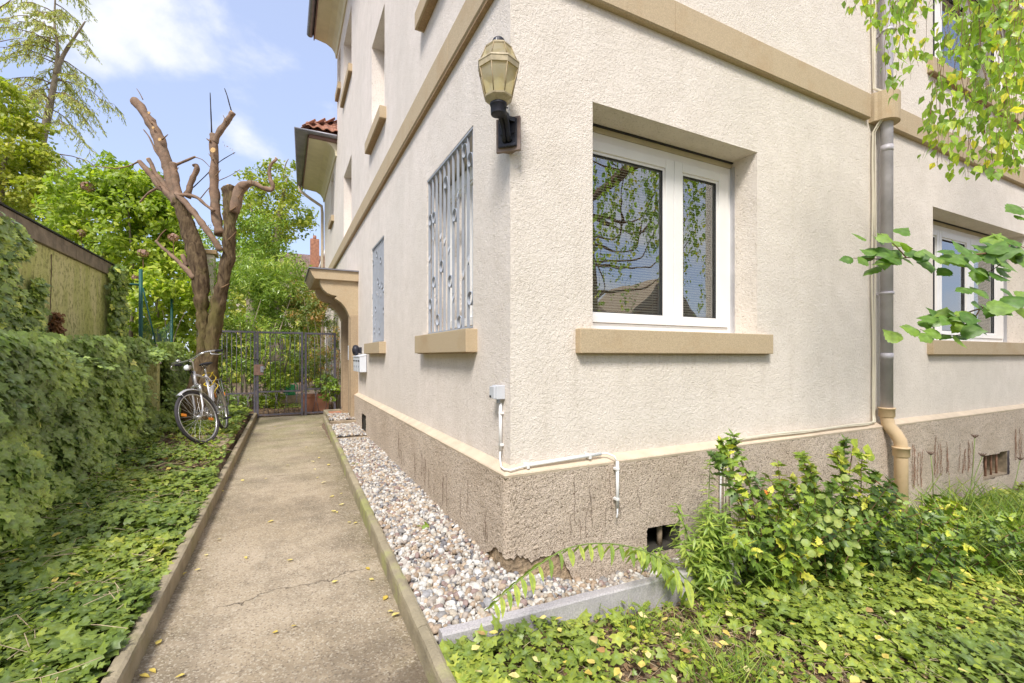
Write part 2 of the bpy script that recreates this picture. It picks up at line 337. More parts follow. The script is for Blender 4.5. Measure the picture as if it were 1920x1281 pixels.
def bark_mat():
    m, nt, b = new_mat('tree_bark'); N = nt.nodes.new; L = nt.links.new
    tc = N('ShaderNodeTexCoord'); mp = N('ShaderNodeMapping'); mp.inputs['Scale'].default_value = (1, 1, .28); L(tc.outputs['Object'], mp.inputs[0])
    n = N('ShaderNodeTexNoise'); n.inputs['Scale'].default_value = 26; n.inputs['Detail'].default_value = 7; n.inputs['Distortion'].default_value = .5; L(mp.outputs[0], n.inputs['Vector'])
    n2 = N('ShaderNodeTexNoise'); n2.inputs['Scale'].default_value = 2.2; n2.inputs['Detail'].default_value = 5; L(tc.outputs['Object'], n2.inputs['Vector'])
    cr = N('ShaderNodeValToRGB'); e = cr.color_ramp.elements; e[0].position = .3; e[0].color = (.045, .028, .018, 1); e[1].position = .72; e[1].color = (.19, .135, .075, 1)
    L(n.outputs['Fac'], cr.inputs[0])
    x = N('ShaderNodeMix'); x.data_type = 'RGBA'; x.inputs[7].default_value = (.17, .15, .05, 1); L(cr.outputs[0], x.inputs[6])
    r = N('ShaderNodeMapRange'); r.inputs['From Min'].default_value = .48; r.inputs['From Max'].default_value = .68; r.inputs['To Max'].default_value = .75; L(n2.outputs['Fac'], r.inputs['Value'])
    sep = N('ShaderNodeSeparateXYZ'); L(tc.outputs['Object'], sep.inputs[0])
    lo = N('ShaderNodeMapRange'); lo.inputs['From Min'].default_value = 2.6; lo.inputs['From Max'].default_value = 4.2; lo.inputs['To Min'].default_value = 1; lo.inputs['To Max'].default_value = 0; L(sep.outputs[2], lo.inputs['Value'])
    mm = N('ShaderNodeMath'); mm.operation = 'MULTIPLY'; L(r.outputs[0], mm.inputs[0]); L(lo.outputs[0], mm.inputs[1]); L(mm.outputs[0], x.inputs[0])
    L(x.outputs[2], b.inputs['Base Color']); b.inputs['Roughness'].default_value = .9; b.inputs['Specular IOR Level'].default_value = .15
    bp = N('ShaderNodeBump'); bp.inputs['Distance'].default_value = .02; L(n.outputs['Fac'], bp.inputs['Height']); L(bp.outputs[0], b.inputs['Normal'])
    return m
M['bark'] = bark_mat()
M['smoothbark'] = mat('brown_branch_bark', (.22, .14, .09), .8, var=.3, vscale=14, bump=.004, bscale=40, grime=(.18, .15, .10), gscale=6)
M['greybark'] = mat('grey_bark', (.27, .22, .16), .85, var=.3, vscale=8, bump=.01, bscale=20)

def mossy_wall():
    m, nt, b = new_mat('algae_stained_render'); N = nt.nodes.new; L = nt.links.new
    tc = N('ShaderNodeTexCoord')
    def nz(scale, sc, det=8, rough=.65):
        mp = N('ShaderNodeMapping'); mp.inputs['Scale'].default_value = sc; L(tc.outputs['Object'], mp.inputs[0])
        n = N('ShaderNodeTexNoise'); n.inputs['Scale'].default_value = scale; n.inputs['Detail'].default_value = det; n.inputs['Roughness'].default_value = rough
        L(mp.outputs[0], n.inputs['Vector']); return n.outputs['Fac']
    def mixc(v, lo, hi, t, a, c):
        r = N('ShaderNodeMapRange'); r.inputs['From Min'].default_value = lo; r.inputs['From Max'].default_value = hi; r.inputs['To Max'].default_value = t; L(v, r.inputs['Value'])
        x = N('ShaderNodeMix'); x.data_type = 'RGBA'; L(r.outputs[0], x.inputs[0])
        if isinstance(a, tuple): x.inputs[6].default_value = a
        else: L(a, x.inputs[6])
        x.inputs[7].default_value = c; return x.outputs[2]
    c = mixc(nz(1, (1, 1, .6)), .35, .65, 1, (.82, .76, .44, 1), (.74, .74, .30, 1))
    c = mixc(nz(2.2, (1, 1.4, .35)), .42, .62, .7, c, (.52, .57, .15, 1))
    c = mixc(nz(5, (1, 2.0, .22)), .60, .70, .5, c, (.78, .72, .46, 1))
    c = mixc(nz(22, (1, 1, .7), 6), .5, .66, .75, c, (.22, .22, .07, 1))
    L(c, b.inputs['Base Color']); b.inputs['Roughness'].default_value = .95; b.inputs['Specular IOR Level'].default_value = .1
    bp = N('ShaderNodeBump'); bp.inputs['Distance'].default_value = .012; L(nz(60, (1, 1, 1), 4), bp.inputs['Height']); L(bp.outputs[0], b.inputs['Normal'])
    return m
M['mossywall'] = mossy_wall()

def pebble_mat():
    m, nt, b = new_mat('pebbles'); N = nt.nodes.new; L = nt.links.new
    at = N('ShaderNodeAttribute'); at.attribute_name = 'rnd'
    cr = N('ShaderNodeValToRGB'); cr.color_ramp.interpolation = 'CONSTANT'; e = cr.color_ramp.elements
    cols = [(.62, .57, .48), (.48, .40, .30), (.70, .67, .60), (.40, .27, .15), (.30, .28, .26), (.55, .46, .33), (.66, .60, .50), (.22, .21, .22), (.45, .37, .29), (.58, .42, .25), (.34, .22, .18), (.68, .62, .52), (.38, .37, .37), (.56, .50, .42), (.72, .70, .65), (.47, .33, .2)]
    while len(e) < len(cols): e.new(.5)
    for i, c in enumerate(cols): e[i].position = i/len(cols); e[i].color = (*c, 1)
    L(at.outputs['Fac'], cr.inputs[0])
    tc = N('ShaderNodeTexCoord'); n = N('ShaderNodeTexNoise'); n.inputs['Scale'].default_value = 70; n.inputs['Detail'].default_value = 4; L(tc.outputs['Object'], n.inputs['Vector'])
    hs = N('ShaderNodeHueSaturation'); r = N('ShaderNodeMapRange'); r.inputs['From Min'].default_value = .3; r.inputs['From Max'].default_value = .7; r.inputs['To Min'].default_value = .62; r.inputs['To Max'].default_value = 1.02
    L(n.outputs['Fac'], r.inputs['Value']); L(r.outputs[0], hs.inputs['Value']); hs.inputs['Saturation'].default_value = .78; L(cr.outputs[0], hs.inputs['Color'])
    L(hs.outputs[0], b.inputs['Base Color']); b.inputs['Roughness'].default_value = .7; b.inputs['Specular IOR Level'].default_value = .3
    return m
M['pebble'] = pebble_mat()

M['ivy'] = leaf_mat('ivy_leaves', [(0, (0.123, 0.187, 0.046)), (.35, (0.249, 0.357, 0.076)), (.7, (0.475, 0.608, 0.116)), (.9, (0.780, 0.780, 0.161)), (.985, (0.780, 0.780, 0.233)), (.995, (0.780, 0.780, 0.204))], .36, .10, vein=(.34, .42, .26), spec=.6)
M['ivyground'] = leaf_mat('ground_ivy_leaves', [(0, (0.081, 0.133, 0.025)), (.35, (0.173, 0.240, 0.039)), (.7, (0.301, 0.365, 0.056)), (.93, (0.483, 0.497, 0.079)), (.99, (0.655, 0.590, 0.101))], .42, .15, vein=(.27, .36, .17), spec=.45)
M['fallen'] = leaf_mat('yellow_fallen_leaves', [(0, (.58, .42, .08)), (.5, (.74, .60, .17)), (.85, (.76, .66, .32)), (.97, (.42, .24, .09))], .6, .15, spec=.3)
M['litter'] = leaf_mat('brown_leaf_litter', [(0, (.12, .065, .04)), (.4, (.20, .12, .07)), (.75, (.33, .22, .12)), (1, (.46, .34, .18))], .75, .1, spec=.2)
M['birch'] = leaf_mat('birch_leaves', [(0, (0.156, 0.258, 0.038)), (.45, (0.266, 0.410, 0.054)), (.8, (0.437, 0.546, 0.074)), (.93, (0.655, 0.636, 0.095)), (.985, (0.780, 0.666, 0.081))], .4, .42, vein=(.26, .34, .10))
M['bigleaf'] = leaf_mat('toothed_leaves', [(0, (0.082, 0.172, 0.030)), (.6, (0.150, 0.261, 0.046)), (1, (0.269, 0.385, 0.072))], .4, .32, vein=(.24, .34, .13))
M['shrub'] = leaf_mat('bright_shrub_leaves', [(0, (0.160, 0.225, 0.026)), (.5, (0.318, 0.408, 0.046)), (1, (0.618, 0.632, 0.083))], .45, .4, vein=(.26, .36, .10))
M['laurel'] = leaf_mat('laurel_leaves', [(0, (0.112, 0.191, 0.030)), (.5, (0.240, 0.359, 0.048)), (1, (0.510, 0.628, 0.082))], .32, .25, vein=(.15, .25, .08))
M['yellowtree'] = leaf_mat('yellowing_tree_leaves', [(0, (0.189, 0.242, 0.034)), (.5, (0.354, 0.386, 0.057)), (1, (0.607, 0.555, 0.098))], .5, .42)
M['midtree'] = leaf_mat('tree_leaves', [(0, (0.155, 0.215, 0.035)), (.5, (0.327, 0.373, 0.059)), (1, (0.619, 0.559, 0.105))], .5, .4)
M['autumn'] = leaf_mat('turning_foliage', [(0, (.10, .16, .035)), (.5, (.20, .25, .06)), (.75, (.42, .26, .09)), (1, (.55, .25, .09))], .5, .35)
M['conifer'] = leaf_mat('conifer_sprays', [(0, (0.270, 0.302, 0.094)), (.5, (0.513, 0.522, 0.187)), (1, (0.780, 0.757, 0.304))], .6, .3)
M['mahonia'] = leaf_mat('glossy_spiny_leaves', [(0, (0.070, 0.127, 0.020)), (.5, (0.152, 0.242, 0.032)), (.85, (0.302, 0.405, 0.043)), (.985, (0.660, 0.637, 0.076)), (.995, (0.780, 0.232, 0.043))], .42, .16, vein=(.10, .17, .06), spec=.4)
M['lance'] = leaf_mat('narrow_leaves', [(0, (0.158, 0.238, 0.043)), (.5, (0.277, 0.386, 0.065)), (1, (0.553, 0.594, 0.108))], .45, .32, vein=(.26, .34, .14))
M['roundleaf'] = leaf_mat('pale_round_leaves', [(0, (.22, .30, .06)), (1, (.40, .44, .12))], .5, .3, vein=(.3, .42, .16))
M['grass'] = leaf_mat('grass_blades', [(0, (0.127, 0.210, 0.032)), (.5, (0.230, 0.336, 0.045)), (1, (0.414, 0.462, 0.090))], .5, .35)
M['flower_pink'] = leaf_mat('faded_pink_petals', [(0, (.35, .20, .16)), (1, (.55, .36, .30))], .6, .3)
M['moss'] = mat('moss', (.22, .26, .04), .95, bump=.006, bscale=60, var=.35, vscale=20)

# ------------------------------------------------------------------ mesh helpers
class MB:
    def __init__(s, T=None): s.v = []; s.f = []; s.sm = []; s.T = T
    def _add(s, vs, fs, smooth=False, T=None):
        o = len(s.v); T = T or s.T
        if T is not None: vs = [T @ Vector(q) for q in vs]
        s.v += [tuple(q) for q in vs]; s.f += [tuple(i+o for i in f) for f in fs]; s.sm += [smooth]*len(fs); return s
    def box(s, x0, x1, y0, y1, z0, z1, T=None):
        vs = [(x, y, z) for x in (x0, x1) for y in (y0, y1) for z in (z0, z1)]
        return s._add(vs, [(0, 1, 3, 2), (4, 6, 7, 5), (0, 4, 5, 1), (2, 3, 7, 6), (0, 2, 6, 4), (1, 5, 7, 3)], T=T)
    def tube(s, pts, r, n=8, cap=True, T=None, smooth=True, squash=None):
        pts = [Vector(p) for p in pts]; k = len(pts)
        rs = r if isinstance(r, (list, tuple)) else [r]*k
        vs = []; up = None
        for i in range(k):
            t = (pts[min(i+1, k-1)]-pts[max(i-1, 0)])
            if t.length < 1e-9: t = Vector((0, 0, 1))
            t.normalize()
            if up is None:
                up = Vector((0, 0, 1)) if abs(t.z) < .9 else Vector((1, 0, 0))
            a = t.cross(up)
            if a.length < 1e-6: a = t.orthogonal()
            a.normalize(); b = a.cross(t).normalized(); up = b
            for j in range(n):
                w = 2*math.pi*j/n; ca, sa = math.cos(w), math.sin(w)
                if squash: sa *= squash
                vs.append(pts[i]+(a*ca+b*sa)*rs[i])
        fs = [(i*n+j, i*n+(j+1) % n, (i+1)*n+(j+1) % n, (i+1)*n+j) for i in range(k-1) for j in range(n)]
        if cap: fs += [tuple(range(n))[::-1], tuple(range((k-1)*n, k*n))]
        s._add(vs, fs, smooth, T)
        if cap: s.sm[-1] = False; s.sm[-2] = False
        return s
    def torus(s, c, nrm, R, r, n=32, m=8, T=None, squash=1):
        c = Vector(c); nrm = Vector(nrm).normalized(); a = nrm.orthogonal().normalized(); b = nrm.cross(a)
        vs = []
        for i in range(n):
            w = 2*math.pi*i/n; d = a*math.cos(w)+b*math.sin(w)
            for j in range(m):
                q = 2*math.pi*j/m; vs.append(c+d*(R+r*math.cos(q))+nrm*(r*squash*math.sin(q)))
        return s._add(vs, [(i*m+j, ((i+1) % n)*m+j, ((i+1) % n)*m+(j+1) % m, i*m+(j+1) % m) for i in range(n) for j in range(m)], True, T)
    def lathe(s, prof, n=16, c=(0, 0, 0), T=None, smooth=True, phase=0):
        vs = [(c[0]+r*math.cos(2*math.pi*(j+phase)/n), c[1]+r*math.sin(2*math.pi*(j+phase)/n), c[2]+z) for r, z in prof for j in range(n)]
        k = len(prof)
        fs = [(i*n+j, i*n+(j+1) % n, (i+1)*n+(j+1) % n, (i+1)*n+j) for i in range(k-1) for j in range(n)]
        fs += [tuple(range(n))[::-1], tuple(range((k-1)*n, k*n))]
        return s._add(vs, fs, smooth, T)
    def prism(s, poly, axis, a0, a1, T=None):
        """poly of 2D points in the plane normal to axis (x: (y,z), y: (x,z), z: (x,y))"""
        def mk(p, a): return {'x': (a, p[0], p[1]), 'y': (p[0], a, p[1]), 'z': (p[0], p[1], a)}[axis]
        n = len(poly); vs = [mk(p, a0) for p in poly]+[mk(p, a1) for p in poly]
        fs = [(i, (i+1) % n, n+(i+1) % n, n+i) for i in range(n)]+[tuple(range(n))[::-1], tuple(range(n, 2*n))]
        return s._add(vs, fs, T=T)
    def build(s, name, m, parent=None, bevel=0, fix=True, **props):
        me = bpy.data.meshes.new(name); me.from_pydata(s.v, [], s.f)
        me.polygons.foreach_set('use_smooth', s.sm)
        if fix or bevel:
            bm = bmesh.new(); bm.from_mesh(me)
            if fix: bmesh.ops.recalc_face_normals(bm, faces=bm.faces)
            if bevel: bmesh.ops.bevel(bm, geom=[e for e in bm.edges if e.is_manifold and e.calc_face_angle(0) > .5], offset=bevel, segments=2, affect='EDGES', profile=.6)
            bm.to_mesh(me); bm.free()
        me.materials.append(m if not isinstance(m, str) else M[m])
        return link(name, me, parent, **props)
def link(name, me, parent=None, **props):
    o = bpy.data.objects.new(name, me); COL.objects.link(o)
    if parent is not None: o.parent = parent
    for k, v in props.items(): o[k] = v
    return o
def thing(name, label, cat, loc=(0, 0, 0), group=None, kind=None):
    o = link(name, None); o.location = loc; o['label'] = label; o['category'] = cat; o.empty_display_size = .1
    if group: o['group'] = group
    if kind: o['kind'] = kind
    return o
def struct(name, label=None):
    o = link(name, None); o['kind'] = 'structure'
    if label: o['label'] = label
    return o
def fbm(p, o=4): return noise.fractal(Vector(p), 1.0, 2.0, o)

# leaf templates: verts (x across, y along, z up), rim value, triangles
def T_fan(outline, c=(0, .42), cz=.0, drop=.10):
    vs = [(c[0], c[1], cz)]+[(x, y, -drop*(abs(x)*1.6+abs(y-.4)*.6)) for x, y in outline]
    n = len(outline); return np.array(vs, float), np.array([0.]+[1.]*n), np.array([(0, 1+i, 1+(i+1) % n) for i in range(n)])
def half(o): return o+[(-x, y) for x, y in o[::-1] if abs(x) > 1e-6]
IVY = T_fan(half([(0, .06), (.22, -.06), (.50, .10), (.30, .30), (.44, .58), (.17, .62), (0, 1.0)]))
def T_blade(ws, fold=.25, curl=.12, n=None):
    """midrib with two wings; ws = half widths along the length"""
    k = len(ws); vs = []; rim = []; tr = []
    for i, w in enumerate(ws):
        y = i/(k-1); z = -curl*y*y
        vs += [(0, y, z), (-w, y-.04*(w > 0), z+fold*w), (w, y-.04*(w > 0), z+fold*w)]; rim += [0, 1, 1]
    for i in range(k-1):
        a = i*3; b = a+3
        tr += [(a, b, b+1), (a, b+1, a+1), (a, a+2, b+2), (a, b+2, b)]
    return np.array(vs, float), np.array(rim, float), np.array(tr)
OVAL = T_blade([0, .27, .24, 0], .3)
BIRCH = T_blade([.04, .36, .22, 0], .2)
TOOTH = T_fan(half([(0, 0), (.2, .02), (.34, .14), (.36, .24), (.44, .30), (.38, .42), (.40, .50), (.28, .62), (.24, .74), (.12, .84), (0, 1.05)]), (0, .35), drop=.14)
LANCE = T_blade([.01, .11, .07, 0], .3, .22)
LONG = T_blade([.02, .15, .17, .12, 0], .25, .28)
SPINY = T_fan(half([(0, 0), (.16, .06), (.30, .10), (.20, .26), (.34, .38), (.20, .50), (.28, .66), (.13, .74), (0, 1.05)]), (0, .4), .03, .05)
ROUND = T_fan([(.5*math.sin(a)*(.9+.1*(i % 2)), .5-.5*math.cos(a)*(.9+.1*(i % 2))) for i, a in enumerate(np.linspace(.25, 6.03, 13))], (0, .35), -.08, -.02)
NEEDLE = T_blade([.05, .16, .12, 0], .4, .2)
GRASS = T_blade([.018, .016, .010, 0], .4, .45)
FLAT = T_blade([.03, .34, .26, 0], .15, .05)
TRI = (np.array([(0, 0, 0), (.3, .5, .05), (0, 1, 0), (-.3, .5, .05)], float), np.array([0, 1, 0, 1.]), np.array([(0, 1, 2), (0, 2, 3)]))

def leaves(name, pts, nrm, size, tmpl, material, parent=None, dirs=None, roll=True, rnd=None, **props):
    """one mesh of many leaf blades: pts base, nrm facing, dirs the way the tip points"""
    pts = np.asarray(pts, float); n = len(pts); nrm = np.asarray(nrm, float)
    nrm = nrm/np.maximum(np.linalg.norm(nrm, axis=1, keepdims=True), 1e-9)
    if dirs is None: dirs = RNG.normal(size=(n, 3))
    dirs = np.asarray(dirs, float)
    d = dirs-nrm*np.sum(dirs*nrm, axis=1, keepdims=True)
    d /= np.maximum(np.linalg.norm(d, axis=1, keepdims=True), 1e-9)
    x = np.cross(d, nrm)
    tv, trim, tt = tmpl; k = len(tv)
    size = np.broadcast_to(np.asarray(size, float), (n,))[:, None, None]
    wv = RNG.uniform(.8, 1.2, (n, 1, 1))
    V = pts[:, None, :]+size*(tv[None, :, 0:1]*wv*x[:, None, :]+tv[None, :, 1:2]*d[:, None, :]+tv[None, :, 2:3]*nrm[:, None, :]*RNG.uniform(.3, 1.8, (n, 1, 1)))
    F = (tt[None]+np.arange(n)[:, None, None]*k).reshape(-1, 3)
    me = bpy.data.meshes.new(name); me.vertices.add(n*k); me.vertices.foreach_set('co', V.reshape(-1))
    nf = len(F); me.loops.add(nf*3); me.loops.foreach_set('vertex_index', F.reshape(-1).astype(np.int32))
    me.polygons.add(nf); me.polygons.foreach_set('loop_start', np.arange(0, nf*3, 3, dtype=np.int32))
    me.update(calc_edges=True)
    a = me.attributes.new('rnd', 'FLOAT', 'POINT'); r = RNG.random(n) if rnd is None else np.asarray(rnd)
    a.data.foreach_set('value', np.repeat(r, k).astype(np.float32))
    a = me.attributes.new('rim', 'FLOAT', 'POINT'); a.data.foreach_set('value', np.tile(trim, n).astype(np.float32))
    me.materials.append(M[material]); me.validate()
    return link(name, me, parent, **props)
def cat(*a): return np.concatenate(a)

def crown(center, radii, nblob, nleaf, blob=.3, seed=0, fill=.75, low=-1.0):
    """leaf positions in clumps through an uneven crown: returns points and outward directions"""
    g = np.random.default_rng(seed); c = np.array(center, float); R = np.array(radii, float)
    d = g.normal(size=(nblob*3, 3)); d /= np.linalg.norm(d, axis=1, keepdims=True); d = d[d[:, 2] > low][:nblob]
    bc = c+d*R*(g.uniform(0.25, 1, (len(d), 1))**.5)
    br = g.uniform(.55, 1.25, len(d))*blob*R.mean()
    i = g.integers(0, len(d), nleaf); e = g.normal(size=(nleaf, 3)); e /= np.linalg.norm(e, axis=1, keepdims=True)
    p = bc[i]+e*br[i][:, None]*(g.uniform(fill**3, 1, (nleaf, 1))**(1/3))*np.array([1, 1, .8])
    tone = g.uniform(0, 1, len(d))[i]
    return p, e+np.array([0, 0, .55]), np.clip(.55*tone+.45*g.random(nleaf), 0, 1)
# ------------------------------------------------------------------ the ground
def ss(a, b, t):
    t = max(0., min(1., (t-a)/(b-a))); return t*t*(3-2*t)
def xl(y): return -1.72+.01*y           # path edges
def xr(y): return -.66+.021*(y+.6)
def gz(x, y):
    if y > 8.1: return .10
    if x > -.6 and y > 6.70: return .03
    pz = .008*y
    if x < -1.75: return pz+.065+.10*ss(1.2, 4.4, y)+.05*min(2., -1.75-x)+.012*math.sin(3*x+2*y)
    if x <= -.6: return pz-.05
    if y < -.47:
        t = ss(-.5, .9, x); z = .01*(1-t)-.09*t
        return z-.052*max(0, x-.9)+.015*math.sin(2.3*x+1)*math.cos(2*y)
    if x < -.06: return .045+.01*max(y, 0)
    return .045-.16*ss(-.1, .55, x)-.045*max(0, x-.9)
def build_ground():
    xs = sorted(set([round(v, 3) for v in np.arange(-6.5, 11, .14)]+[-150, -60, -25, -12, -8, 14, 25, 60, 150]))
    ys = sorted(set([round(v, 3) for v in np.arange(-5, 13.5, .14)]+[-.47, -150, -60, -25, -12, -8, 18, 30, 60, 150]))
    vs = [(x, y, gz(x, y)+(.012*fbm((x*3, y*3, 0)) if -6 < x < 9 else 0)-(0 if abs(x) < 12 else .3)) for x in xs for y in ys]
    k = len(ys); fs = [(i*k+j, (i+1)*k+j, (i+1)*k+j+1, i*k+j+1) for i in range(len(xs)-1) for j in range(k-1)]
    b = MB(); b._add(vs, fs, True); return b.build('ground', 'soil', kind='structure')
build_ground()
# concrete path: a sheet with a slight camber
b = MB(); vs = []; NX = 12; ys = list(np.arange(-4.5, 8.16, .15))
for y in ys:
    for i in range(NX+1):
        x = xl(y)-.01+(xr(y)-xl(y)+.02)*i/NX; vs.append((x, y, .008*y+.004*fbm((x*2, y*2, 3))))
b._add(vs, [(j*(NX+1)+i, j*(NX+1)+i+1, (j+1)*(NX+1)+i+1, (j+1)*(NX+1)+i) for j in range(len(ys)-1) for i in range(NX)], True)
b.build('path', 'path', kind='structure')
# area in front of the doorway
b = MB(); b._add([(xr(6.6), 6.72, .058), (-.06, 6.72, .058), (-.06, 8.2, .07), (xr(6.6), 8.2, .07)], [(0, 1, 2, 3)]); b.build('forecourt', 'path', kind='structure')

# ------------------------------------------------------------------ kerbs
def kerb(name, pts_in, width, top, material, length, rough=.004, depth=.18, seg=.05, seedz=0):
    """row of kerb stones along y; pts_in(y) gives the path side x, width to the far side"""
    root = struct(name)
    y0, y1 = length[0], length[1]; step = length[2]; y = y0
    while y < y1-.05:
        e = min(y+step, y1); n = max(2, int((e-.006-y)/seg)); b = MB(); vs = []
        for i in range(n+1):
            yy = y+.003+(e-.006-y)*i/n; x = pts_in(yy); t = top(yy)
            ring = [(x, t-depth), (x, t-.02), (x+width*.08, t-.004), (x+width*.3, t+.001), (x+width*.7, t+.001), (x+width*.92, t-.005), (x+width, t-.02), (x+width, t-depth)]
            for q, (a, z) in enumerate(ring):
                f = rough*fbm((a*14, yy*14, z*14+seedz), 3); vs.append((a+f, yy, z+f*.8))
        k = 8; fs = [(i*k+j, (i+1)*k+j, (i+1)*k+(j+1) % k, i*k+(j+1) % k) for i in range(n) for j in range(k)]
        fs += [tuple(range(k)), tuple(range(n*k, n*k+k))]
        b._add(vs, fs, False); b.build('kerb_stone', material, root); y = e
    return root
kerb('left_kerb', lambda y: xl(y)-.062, .062, lambda y: .105+.008*y, 'kerb', (-4.4, 8.05, 1.0))
kerb('right_kerb', lambda y: xr(y), .058, lambda y: .115+.009*y, 'kerbmoss', (-4.4, 7.0, 1.0), seedz=9)
# pale granite edging in front of the gravel
root = struct('granite_edging')
def gstone(x0, x1, y0, y1, zt, mname='granite', dz=.2, slope=0):
    b = MB(); n = max(2, int((x1-x0)/.06)); vs = []
    for i in range(n+1):
        x = x0+(x1-x0)*i/n; zz = zt+slope*(x-x0)
        for (yy, z) in ((y0, zz-dz), (y0, zz-.008), (y0+.006, zz), (y1-.006, zz), (y1, zz-.008), (y1, zz-dz)):
            f = .0022*fbm((x*20, yy*20, z*20), 3); vs.append((x, yy+f, z+f))
    k = 6; fs = [(i*k+j, (i+1)*k+j, (i+1)*k+(j+1) % k, i*k+(j+1) % k) for i in range(n) for j in range(k)]+[tuple(range(k)), tuple(range(n*k, n*k+k))]
    b._add(vs, fs); return b.build('kerb_stone', mname, root)
gstone(-.575, .40, -.51, -.455, .118, slope=-.03); gstone(.404, 1.38, -.505, -.45, .085, slope=-.03)
# small cross kerbs stepping the gravel by the door
root = struct('cross_kerbs')
for (yy, zt, x0) in ((4.55, .125, -.50), (5.75, .215, -.47), (6.62, .235, -.46)):
    gstone(x0, -.065, yy, yy+.07, zt, 'greyslab', .2)

# ------------------------------------------------------------------ house
house = thing('apartment_house', 'large cream rendered house with sandstone bands, rising beside the concrete path', 'house')
def lw(o, a, b_, z0, z1, p0, p1, T=None):       # box on the path side wall: a..b along y, p = how far proud of the wall (negative = into it)
    return o.box(-p1, -p0, a, b_, z0, z1, T)
def rw(o, a, b_, z0, z1, p0, p1, T=None):       # box on the garden side wall
    return o.box(a, b_, -p1, -p0, z0, z1, T)
def wall_sheet(side, a0, a1, z0, z1, holes, depth=.25, off=0):
    b = MB(); A = sorted({a0, a1, *[h[0] for h in holes], *[h[1] for h in holes]}); Z = sorted({z0, z1, *[h[2] for h in holes], *[h[3] for h in holes]})
    def pt(a, p, z): return (-p, a, z) if side == 'L' else (a, -p, z)
    for i in range(len(A)-1):
        for j in range(len(Z)-1):
            ca, cz = (A[i]+A[i+1])/2, (Z[j]+Z[j+1])/2
            if any(h[0] < ca < h[1] and h[2] < cz < h[3] for h in holes): continue
            b._add([pt(A[i], off, Z[j]), pt(A[i+1], off, Z[j]), pt(A[i+1], off, Z[j+1]), pt(A[i], off, Z[j+1])], [(0, 1, 2, 3) if side == 'R' else (3, 2, 1, 0)])
    for (h0, h1, g0, g1) in holes:
        e = [pt(h0, off, g0), pt(h1, off, g0), pt(h1, off, g1), pt(h0, off, g1)]; i_ = [pt(h0, off-depth, g0), pt(h1, off-depth, g0), pt(h1, off-depth, g1), pt(h0, off-depth, g1)]
        b._add(e+i_, [(0, 1, 5, 4), (1, 2, 6, 5), (2, 3, 7, 6), (3, 0, 4, 7)])
    return b
LH = [(.58, 1.72, 1.485, 2.905), (3.70, 4.62, 1.485, 2.885), (6.22, 7.12, .20, 2.45), (.58, 1.72, 4.50, 5.88), (3.66, 4.62, 4.50, 5.88), (6.85, 8.1, 3.80, 5.18), (6.85, 8.1, 6.88, 8.05), (8.72, 9.2, 7.55, 8.4)]
RH = [(.587, 2.197, 1.475, 2.925), (5.12, 7.8, 1.475, 2.925), (.587, 2.197, 4.50, 5.92), (5.12, 7.8, 4.50, 5.92), (9.6, 11.3, 1.475, 2.925)]
wall_sheet('L', 0, 9.45, .60, 8.75, LH).build('wall', 'stucco', house, fix=False)
wall_sheet('R', 0, 14, .60, 8.75, RH).build('wall', 'stucco2', house, fix=False)
WH = [(10.3, 11.0, 4.95, 6.1), (10.4, 11.1, 1.5, 2.8)]
wall_sheet('L', 9.46, 13.2, .60, 6.45, WH, off=0).build('wall', 'stucco', house, fix=False)
b = MB(); b._add([(0, 9.45, .6), (4, 9.45, .6), (4, 9.45, 8.75), (0, 9.45, 8.75)], [(0, 1, 2, 3)]); b._add([(0, 13.2, 0), (4, 13.2, 0), (4, 13.2, 6.4), (0, 13.2, 6.4)], [(0, 1, 2, 3)]); b.build('wall', 'stucco', house, fix=False)
# a slightly rounded plaster arris at the corner

# rendered plinth with real roughcast relief
def plinth():
    b = MB()
    def top(a): return .625
    def sheet(side, a0, a1, zb, holes, step=.0085, step_far=.022):
        a = a0; A = []
        while a < a1:
            A.append(a); a += step if a < 3.2 else step_far
        A.append(a1); nz = 66; vs = []; 
        for a in A:
            for j in range(nz+1):
                z0 = zb(a); z = z0+(.632-z0)*j/nz
                p = (a, 0, z) if side == 'R' else (0, a+9, z)
                d = .0045*noise.noise(Vector(p)*62)+.005*noise.noise(Vector(p)*110)+.004*noise.noise(Vector(p)*9)
                d *= min(1, (.632-z)/.02+.15)
                r = .035  # rounded outer corner
                off = .066+d
                q = a-(-.066)
                if q < r: off -= r-math.sqrt(max(0, r*r-(r-q)**2))
                vs.append((a, -off, z) if side == 'R' else (-off, a, z))
        k = nz+1; fs = []
        for i in range(len(A)-1):
            for j in range(nz):
                ca = (A[i]+A[i+1])/2; z0 = zb(ca); cz = z0+(.632-z0)*(j+.5)/nz
                if any(h[0] < ca < h[1] and h[2] < cz < h[3] for h in holes): continue
                f = (i*k+j, (i+1)*k+j, (i+1)*k+j+1, i*k+j+1); fs.append(f if side == 'R' else f[::-1])
        b._add(vs, fs, True)
    def zbR(a): return (.17+.022*noise.noise(Vector((a*13, 0, 0)))+.02*noise.noise(Vector((a*45, 0, 0)))-.045*ss(-.06, .12, a)-.10*ss(.25, .42, a)-.28*ss(.30, .55, a)) if a < .6 else -.15-.06*max(0, a-.6)
    def zbL(a): return .175+.03*noise.noise(Vector((a*11, 4, 0)))-.17*ss(.05, .35, a)
    sheet('R', -.066, 13.9, zbR, [(.98, 1.28, -.02, .15), (6.18, 6.95, -.17, .12)])
    sheet('L', -.066, 6.12, zbL, [(4.72, 5.12, .13, .40)])
    return b
plinth().build('plinth', 'roughcast', house, fix=False)
